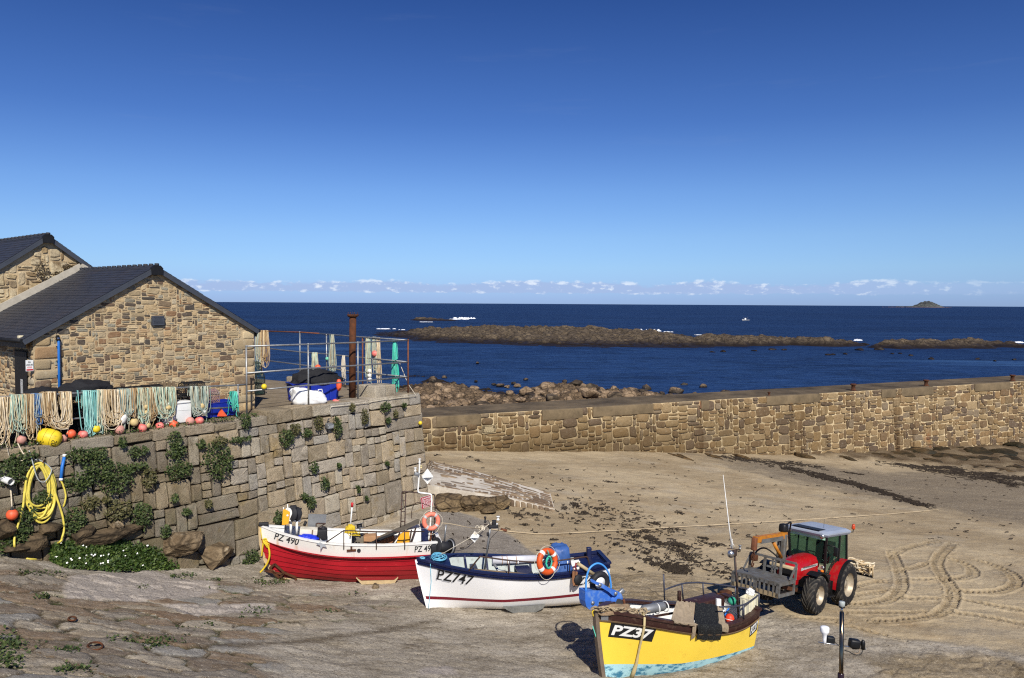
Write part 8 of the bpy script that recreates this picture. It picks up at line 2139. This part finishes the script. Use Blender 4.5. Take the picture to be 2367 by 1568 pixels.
# ------------------------------------------------------------------ tractor
_Fc, _Rc = onz(1890, 1415, -10.5), onz(1952, 1396, -10.8)
tfx = (_Fc - _Rc).normalized(); tfy = V((0, 0, 1)).cross(tfx).normalized(); tfz = tfx.cross(tfy)
TO = _Rc - tfy * .85
TM = Matrix((tfx, tfy, tfz)).transposed().to_4x4(); TM.translation = TO
M_tred = mat('tractor_red', (164, 16, 24), .32, 0, .14, 2, 0, 40, .5, .3, (126, 66, 52), 5)
M_tyre = mat('tyre_rubber', (30, 29, 30), .8, 0, .3, 5, 0, 40, .3, .3, (84, 76, 64), 5); M_lug = mat('tyre_lug', (66, 63, 58), .85, 0, .35, 5, 0, 40, .3, .35, (112, 102, 88), 6)
M_rim = mat('sandy_rim', (176, 164, 142), .5, .3, .25, 4, 0, 40, .4, .45, (122, 98, 74), 4)
M_roof = mat('cab_roof', (150, 158, 172), .4, 0, .1, 2)
M_galv2 = mat('worn_galvanised', (112, 113, 112), .6, .3, .4, 6, .3, 30, .4, .65, (92, 80, 62), 5)
n = NT('cab_glass'); n.done(rgb(96, 140, 122), .04, 0, .5); n.p.inputs['Transmission Weight'].default_value = .92; n.p.inputs['IOR'].default_value = 1.1; M_glass = n.mat
tr = empty('tractor', mat=TM, label='red tractor with a lifting arm and link box parked on the sand', cat='tractor')
def wheel(cx, cy, Rw, w, rr_, nl, front):
    e = empty('wheel'); e.parent = tr; c = V((cx, cy, Rw)); s_ = 1 if cy > 0 else -1
    pf = [(rr_, -w * .46), (Rw * .80, -w * .5), (Rw * .93, -w * .44), (Rw * .965, -w * .2), (Rw * .97, 0), (Rw * .965, w * .2), (Rw * .93, w * .44), (Rw * .80, w * .5), (rr_, w * .46)]
    MB().lathe(pf, 40, c, (0, 1, 0)).build('tyre', M_tyre, e)
    lg = MB()
    for k in range(nl):
        for sd_ in (-1, 1):
            a0 = 2 * PI * (k + (.5 if sd_ > 0 else 0)) / nl; P = []
            for j in range(5):
                t = j / 4; y = sd_ * w * (.02 + .47 * t); a = a0 - t * 1.05 * w / Rw * (1 if not front else 1); r = Rw * (1.0 - .04 * t * t - (.06 if j == 4 else 0))
                da = .032 / Rw * (1 + .3 * t)
                P.append([c + V((math.sin(a + q) * (r - hh), y, math.cos(a + q) * (r - hh))) for q, hh in ((-da * 1.3, .07), (-da, 0), (da, 0), (da * 1.3, .07))])
            lg.grid(P, 0, False, sd_ < 0)
            lg.add(P[0], [(0, 1, 2, 3)]); lg.add(P[-1], [(3, 2, 1, 0)])
    lg.build('tread', M_lug, e)
    o = s_ * w; MB().lathe([(rr_ * 1.02, o * .46), (rr_ * 1.03, o * .42), (rr_ * .93, o * .36), (rr_ * .90, o * .12), (rr_ * .72, o * .04), (rr_ * .60, o * .10), (rr_ * .28, o * .12), (rr_ * .24, o * .2), (.0, o * .2)], 30, c, (0, 1, 0)).build('rim', M_rim, e)
    for k in range(8): 
        a = k * PI / 4; p = c + V((math.cos(a) * rr_ * .45, o * .11, math.sin(a) * rr_ * .45)); MB().cyl(p, p + V((0, s_ * .03, 0)), .022, 6).build('wheel_nut', M_rim, e)
for s_ in (1, -1):
    wheel(.30, s_ * .87, .77, .46, .42, 18, False); wheel(2.6, s_ * .86, .65, .42, .32, 16, True)
# body
bd = MB()
hp = [(1.4, .36, 1.74, .38), (1.9, .37, 1.73, .39), (2.5, .36, 1.66, .38), (2.85, .33, 1.56, .37), (3.0, .27, 1.42, .35)]
P = []
for x, wt, zt_, wb in hp:
    r_ = [(-wb, 1.12 - .1 * (x > 2.6)), (-wb, zt_ - .22), (-wt * .86, zt_ - .05), (-wt * .4, zt_), (0, zt_ + .012), (wt * .4, zt_), (wt * .86, zt_ - .05), (wb, zt_ - .22), (wb, 1.12 - .1 * (x > 2.6))]
    P.append([V((x, a, b)) for a, b in r_])
bd.grid(P, 0, True, True); bd.add(P[-1], [tuple(range(9))]); bd.bbox((2.88, 0, 1.0), (.22, .68, .3), None, 0, .03)
bd.build('bonnet', M_tred, tr)
for s_ in (-1, 1):
    st_ = MB(); st_.add([V((1.5, s_ * .395, 1.40)), V((2.75, s_ * .385, 1.33)), V((2.75, s_ * .385, 1.42)), V((1.5, s_ * .395, 1.49))], [(0, 1, 2, 3), (3, 2, 1, 0)]); so_ = st_.build('side_stripe', M_white, tr)
    lt = MB(); rr = random.Random(3); x = 1.6
    while x < 2.6: w = rr.uniform(.04, .09); lt.add([V((x, s_ * .4, 1.415)), V((x + w, s_ * .4, 1.41)), V((x + w, s_ * .4, 1.455)), V((x, s_ * .4, 1.46))], [(0, 1, 2, 3), (3, 2, 1, 0)]); x += w + .025
    lt.build('stripe_lettering', M_alu, so_)
MB().bbox((3.01, 0, 1.22), (.05, .5, .34), None, 0, .02).build('grille', M_black, tr)
for s_ in (-1, 1): MB().bbox((3.03, s_ * .2, 1.36), (.04, .14, .09), None, 0, .02).build('headlight', M_steel, tr)
MB().bbox((1.7, 0, .78), (3.0, .42, .5), None, 0, .06).build('chassis', M_black, tr)
for x, wd_ in ((2.6, 1.5), (.3, 1.5)): MB().cyl((x, -wd_ / 2, .65), (x, wd_ / 2, .65), .13, 12).build('axle', M_black, tr)
MB().bbox((1.35, .62, .72), (.75, .4, .45), None, 0, .05).build('fuel_tank', M_black, tr); MB().bbox((1.35, .85, .45), (.4, .2, .05), None, 0, .01).build('step', M_black, tr)
MB().beam((1.2, .84, .45), (1.2, .84, .95), .04, .04).build('step_bracket', M_black, tr)
# cab
cbn = empty('cab'); cbn.parent = tr
zf, zt_ = 1.05, 2.48
fl_, fr_ = (1.42, .70), (1.42, -.70); pillars = {'front': [(1.42, .62, 1.1), (1.62, .70, zt_)], 'mid': [(.62, .76, 1.0), (.62, .74, zt_)], 'rear': [(-.18, .72, 1.55), (-.1, .68, zt_)]}
for s_ in (-1, 1):
    for k, (a, b) in pillars.items(): MB().beam((a[0], s_ * a[1], a[2]), (b[0], s_ * b[1], b[2]), .07 if k != 'mid' else .05, .07).build('pillar', M_black, cbn)
    a, b = pillars['front']; c, d = pillars['mid']; e_, f_ = pillars['rear']; g = lambda q, o=0: V((q[0], s_ * (q[1] - .012), q[2]))
    m1 = MB(); m1.add([g(a), g(c), g(d), g(b)], [(0, 1, 2, 3)]); m1.add([g(c), g(e_), g(f_), g(d)], [(0, 1, 2, 3)]); m1.build('side_window', M_glass, cbn)
    MB().bbox((1.02, s_ * .7, 1.0), (.75, .06, .25), None, 0, .02).build('door_sill', M_black, cbn)
mw_ = MB(); mw_.add([V((1.43, -.6, 1.45)), V((1.43, .6, 1.45)), V((1.62, .66, zt_)), V((1.62, -.66, zt_))], [(0, 1, 2, 3)]); mw_.build('windscreen', M_glass, cbn)
mw_ = MB(); mw_.add([V((-.16, -.7, 1.5)), V((-.16, .7, 1.5)), V((-.1, .66, zt_)), V((-.1, -.66, zt_))], [(3, 2, 1, 0)]); mw_.build('rear_window', M_glass, cbn)
MB().beam((1.63, -.66, 2.40), (1.63, .66, 2.40), .03, .09).build('sun_strip', mat('pale_green_strip', (176, 220, 196), .3), cbn)
rf = MB(); P = []
for z, gx_, gy_ in ((2.47, 0, 0), (2.55, .06, .05), (2.60, .06, .05), (2.66, -.06, -.06), (2.68, -.35, -.3)):
    x0, x1, y0 = -.28 - gx_, 1.78 + gx_, .74 + gy_
    P.append([V((x0 + .1, -y0, z)), V((x1 - .15, -y0, z)), V((x1, -y0 + .15, z)), V((x1, y0 - .15, z)), V((x1 - .15, y0, z)), V((x0 + .1, y0, z)), V((x0, y0 - .1, z)), V((x0, -y0 + .1, z)), V((x0 + .1, -y0, z))])
rf.grid(P, 0, False); rf.add(P[-1][:8], [tuple(range(8))]); rf.add(P[0][:8], [tuple(range(7, -1, -1))]); rf.build('cab_roof', M_roof, cbn)
MB().box((1.56, 0, 2.675), (.5, 1.0, .02)).build('roof_hatch', M_black, cbn)
for s_ in (-1, 1): MB().lathe([(0, 0), (.08, 0), (.09, .05), (.07, .1), (0, .1)], 14, (1.74, s_ * .60, 2.5), (1, .1 * s_, -.2)).build('work_light', M_steel, cbn)
MB().bbox((.35, 0, 1.45), (.5, .5, .16), None, 0, .05).build('seat', M_black, cbn); MB().bbox((.12, 0, 1.82), (.14, .48, .65), None, 0, .06).build('seat_back', M_dark, cbn)
MB().torus((.95, 0, 1.72), .2, .02, (-.5, 0, 1), 20, 6).build('steering_wheel', M_black, cbn); MB().cyl((1.2, 0, 1.35), (.97, 0, 1.7), .035, 8).build('steering_column', M_black, cbn); MB().bbox((1.3, 0, 1.45), (.18, .7, .3), None, 0, .05).build('dashboard', M_black, cbn)
mi = MB(); mi.tube([(1.6, .72, 2.2), (1.55, 1.0, 2.2)], .016, 6); mi.bbox((1.53, 1.02, 2.02), (.05, .16, .32), None, 0, .02); mi.build('wing_mirror', M_black, cbn); mi = MB(); mi.tube([(1.6, -.72, 2.2), (1.55, -1.0, 2.2)], .016, 6); mi.bbox((1.53, -1.02, 2.02), (.05, .16, .32), None, 0, .02); mi.build('wing_mirror', M_black, cbn)
be = MB(); be.tube([(-.2, .74, 2.55), (-.34, .82, 2.56), (-.34, .82, 2.66)], .02, 6); beo = be.build('beacon_arm', M_black, cbn); MB().lathe([(0, 0), (.065, 0), (.065, .05), (.055, .16), (.03, .19), (0, .19)], 14, (-.34, .82, 2.66)).build('beacon', mat('amber_beacon', (190, 70, 30), .25), beo)
MB().tube([(1.0, .3, 2.68), (1.02, .3, 3.0)], .006, 5).build('aerial', M_black, cbn)
MB().bbox((1.5, .58, 1.38), (.08, .12, .1), None, 0, .03).build('side_lamp', M_steel, cbn); MB().bbox((1.5, .58, 1.25), (.07, .1, .07), None, 0, .02).build('indicator', mat('amber_lens', (230, 130, 40), .3), cbn)
# mudguards
for s_ in (-1, 1):
    for nm, m_, y0, y1, r in (('rear_mudguard', M_tred, .55, 1.0, .86), ('mudguard_edge', M_black, 1.0, 1.12, .88)):
        P = []
        for k in range(15):
            a = R(-8 + k * 118 / 14) ; P.append([V((.30 + math.cos(a) * q * 1.02, s_ * y, .77 + math.sin(a) * q)) for y, q in ((y0, r), (y1, r), (y1, r - .05), (y0, r - .05), (y0, r))])
        g_ = MB(); g_.grid(P, 0, False); g_.add(P[0][:4], [(0, 1, 2, 3)]); g_.add(P[-1][:4], [(3, 2, 1, 0)]); g_.build(nm, m_, tr)
    g_ = MB(); g_.add([V((.30 + math.cos(R(-8 + k * 118 / 14)) * .84, s_ * .56, .77 + math.sin(R(-8 + k * 118 / 14)) * .84)) for k in range(15)] + [V((.3, s_ * .56, .9))], [tuple(range(16))]); g_.build('guard_side', M_black, tr)
    P = []
    for k in range(9):
        a = R(62 + k * 88 / 8); P.append([V((2.6 + math.cos(a) * q, s_ * y, .65 + math.sin(a) * q)) for y, q in ((.66, .75), (1.06, .75), (1.06, .72), (.66, .72), (.66, .75))])
    g_ = MB(); g_.grid(P, 0, False); g_.build('front_mudguard', M_black, tr)
# lifting arm
cr = empty('lifting_arm'); cr.parent = tr; M_or = mat('orange_arm', (184, 116, 30), .5, 0, .2, 5, 0, 40, .4, .45, (112, 70, 44), 6)
MB().bbox((3.3, -.05, 1.95), (.16, .16, 1.15), None, 0, .02).build('post', M_galv2, cr); MB().bbox((3.4, .05, 1.48), (.16, .95, .1), None, 0, .02).build('cross_plate', mat('cream_plate', (196, 176, 140), .6, 0, .2), cr)
MB().bbox((3.3, -.22, 1.9), (.1, .1, .95), None, 0, .02).build('stay', M_galv2, cr)
MB().beam((3.2, -.05, 2.5), (5.0, -.25, 2.42), .14, .2).build('boom', M_or, cr); MB().beam((3.5, -.055, 2.42), (4.7, -.22, 2.36), .17, .14).build('boom_sleeve', M_galv2, cr); MB().bbox((5.0, -.25, 2.28), (.16, .16, .42), None, 0, .03).build('boom_tip', M_rusty, cr)
MB().cyl((3.4, -.05, 1.75), (3.95, -.12, 2.3), .06, 10).build('ram', M_or, cr)
for k in range(4): MB().torus((5.0, -.25, 2.04 - k * .075), .035, .014, (1, 0, 0) if k % 2 else (0, 1, 0), 10, 5).build('chain_link', M_rust, cr)
MB().tube(smooth([(5.0, -.25, 1.78), (5.0, -.25, 1.7), (5.06, -.25, 1.62), (5.02, -.25, 1.54), (4.94, -.25, 1.58), (4.93, -.25, 1.65)], 3), .024, 6).build('hook', M_rust, cr)
MB().bbox((3.2, -.15, 2.72), (.3, .26, .3), None, 0, .08).build('winch', M_black, cr); MB().tube(smooth([(3.1, -.1, 2.85), (2.8, -.1, 2.9), (2.6, -.2, 2.7), (2.55, -.25, 2.3)]), .03, 6).build('hydraulic_hose', M_black, cr); MB().tube(smooth([(3.4, .05, 1.6), (3.8, -.4, 2.0), (4.1, -.6, 1.9), (4.2, -.6, 1.6)]), .03, 6).build('hydraulic_hose', M_black, cr)
MB().bbox((4.2, -.62, 1.68), (.2, .2, .2), None, 0, .04).build('pump', M_rust, cr)
# link box in front
lk = empty('link_box'); lk.parent = tr; X0, X1, Yw, Z0, Z1 = 4.15, 5.2, .82, .82, 1.27
def bar(nm, a, b, w, h, m_=M_galv2): MB().beam(a, b, w, h).build(nm, m_, lk)
MB().box(((X0 + X1) / 2, 0, Z1), (X1 - X0, 2 * Yw, .04)).build('top_plate', M_galv2, lk)
bar('front_bar', (X1, -Yw, Z1 - .03), (X1, Yw, Z1 - .03), .05, .12); bar('front_bar', (X1, -Yw, Z0 + .06), (X1, Yw, Z0 + .06), .05, .14, mat('muddy_steel', (148, 130, 100), .7, .1, .25))
for k in range(11):
    y = -Yw + .03 + k * (2 * Yw - .06) / 10; bar('slat', (X1, y, Z0), (X1, y, Z1), .05, .13 if k in (0, 5, 10) else .05)
for s_ in (-1, 1): bar('side_rail', (X0, s_ * Yw, Z0 + .05), (X1, s_ * Yw, Z0 + .05), .06, .1); bar('side_rail', (X0, s_ * Yw, Z1 - .05), (X1, s_ * Yw, Z1 - .05), .06, .08); bar('side_rail', (X0, s_ * Yw, Z0), (X0, s_ * Yw, Z1), .06, .06)
MB().box(((X0 + X1) / 2, 0, Z0 + .02), (X1 - X0 - .06, 2 * Yw - .06, .03)).build('floor', M_black, lk)
xb = X0 - .05
bar('back_rail', (xb, -Yw, 1.80), (xb, Yw, 1.80), .06, .07); bar('back_rail', (xb, -Yw, 1.28), (xb, Yw, 1.28), .06, .07); bar('back_rail', (xb, -.2, 1.5), (xb, .2, 1.5), .05, .06)
for y, w in ((-Yw, .07), (-.28, .08), (0, .05), (.1, .05), (.3, .08), (Yw, .07)): bar('back_post', (xb, y, 1.28), (xb, y, 1.80), .05, w)
for s_ in (-1, 1): bar('brace', (xb, s_ * Yw, 1.74), (xb + .4, s_ * Yw, 1.3), .05, .05); bar('lift_arm', (2.9, s_ * .35, .7), (X0, s_ * .4, .95), .08, .12, M_rust)
bar('tow_frame', (3.1, 0, .6), (4.1, 0, 1.4), .1, .1, M_galv2)
# rope bundle on the rear linkage
rb_ = MB(); rr = random.Random(4)
for k in range(26): rb_.tube(smooth([(-1.25 + rr.uniform(-.25, .25), rr.uniform(.1, 1.3), 1.25 + rr.uniform(-.2, .2)) for _ in range(5)], 3), .03, 5)
for k in range(14): rb_.tube([(-1.25 + rr.uniform(-.2, .2), .2 + k * .085, 1.4), (-1.28 + rr.uniform(-.2, .2), .2 + k * .085, .95 + rr.uniform(-.1, .1))], .028, 5)
tag(rb_.build('rope_bundle', RM['cream'], None), 'cream rope bundle on the rear linkage of the tractor', 'rope'); bpy.data.objects['rope_bundle'].matrix_world = TM.copy()
bar2 = MB(); bar2.beam((-.1, 0, .6), (-1.25, .3, .95), .1, .1); bar2.beam((-1.25, -.1, .95), (-1.25, 1.3, .95), .08, .08); bar2.build('rear_linkage', M_black, tr)

# ------------------------------------------------------------------ stainless mast standing close to the camera
zm = crop(3150, 2350, 300, 1513); MY = 9.0
M_mast = mat('polished_mast', (128, 112, 92), .16, 1.0, .1)
mp0 = at(*zm(765, 900), MY); gzb = gz(mp0.x, MY)
fm_ = empty('lamp_mast', V((mp0.x, MY, gzb)), label='polished steel mast with white mushroom aerial and black floodlights, nearest the camera', cat='mast'); mo0 = V(fm_.location)
q = lambda x, y, d=0: at(*zm(x, y), MY + d) - mo0
top = q(767, 262); MB().tube([(0, 0, 0), V((q(755, 1480).x, 0, q(755, 1480).z)), top], .0245, 20).build('pole', M_mast, fm_)
MB().cyl(top, q(769, 165), .013, 12).build('spigot', M_steel, fm_); c = q(769, 168)
MB().lathe([(0, 0), (.033, 0), (.033, .012), (.028, .016)], 18, c).build('lamp_base', M_black, fm_); MB().lathe([(.028, .016), (.033, .02), (.033, .062), (.03, .068), (0, .07)], 18, c).build('lamp_lens', mat('grey_lens', (170, 176, 172), .2, 0, .1), fm_)
MB().lathe([(.028, 0), (.036, 0), (.036, .55), (.028, .56)], 18, q(750, 1480) + V((0, 0, -.55))).build('mast_sleeve', mat('dark_sleeve', (40, 22, 26), .25), fm_)
MB().cyl(q(295, 855, .02), q(770, 925), .008, 8).build('arm', M_steel, fm_); MB().cyl(q(770, 925), q(1245, 995, -.02), .008, 8).build('arm', M_steel, fm_)
c = q(425, 875, .01); MB().lathe([(.006, -.012), (.01, 0), (.02, .006), (.021, .05), (.026, .1), (.046, .128), (.05, .14), (.05, .178), (.046, .19), (.03, .196), (0, .198)], 24, c).build('mushroom_aerial', M_w2, fm_)
fx_ = lambda a, b, d: MB()
MB().bbox(q(535, 815, .05), (.092, .07, .085), Matrix.Rotation(.12, 3, 'Y'), 0, .012).build('floodlight', M_black, fm_)
MB().bbox(q(1015, 880, -.02), (.12, .09, .1), Matrix.Rotation(.15, 3, 'Y'), 0, .022).build('floodlight', M_black, fm_); MB().bbox(q(1015, 960, -.02), (.06, .05, .03), None, 0, .006).build('lamp_bracket', M_black, fm_)
MB().lathe([(0, 0), (.024, 0), (.025, .07), (.021, .09), (.012, .108), (0, .112)], 16, q(1185, 995, -.02)).build('horn', M_black, fm_)
MB().tube(smooth([q(820, 1020, -.02), q(900, 1040, -.04), q(1000, 1095, -.04), q(1085, 1112, -.04), q(1150, 1085, -.04), q(1180, 1030, -.03), q(1185, 995, -.02)]), .005, 6).build('cable', M_black, fm_)
MB().tube(smooth([q(1020, 1085, -.03), q(1075, 1085, -.03), q(1115, 1050, -.03), q(1125, 985, -.02)]), .003, 5).build('cable', mat('tan_cable', (176, 150, 120)), fm_); MB().tube([q(600, 800, .04), q(640, 870, .03), q(690, 905, .0)], .005, 5).build('cable', M_black, fm_)
SC.cycles.use_denoising = False
SC.cycles.max_bounces = 6
SC.cycles.filter_width = 1.2
SC.cycles.sample_clamp_indirect = 4.0
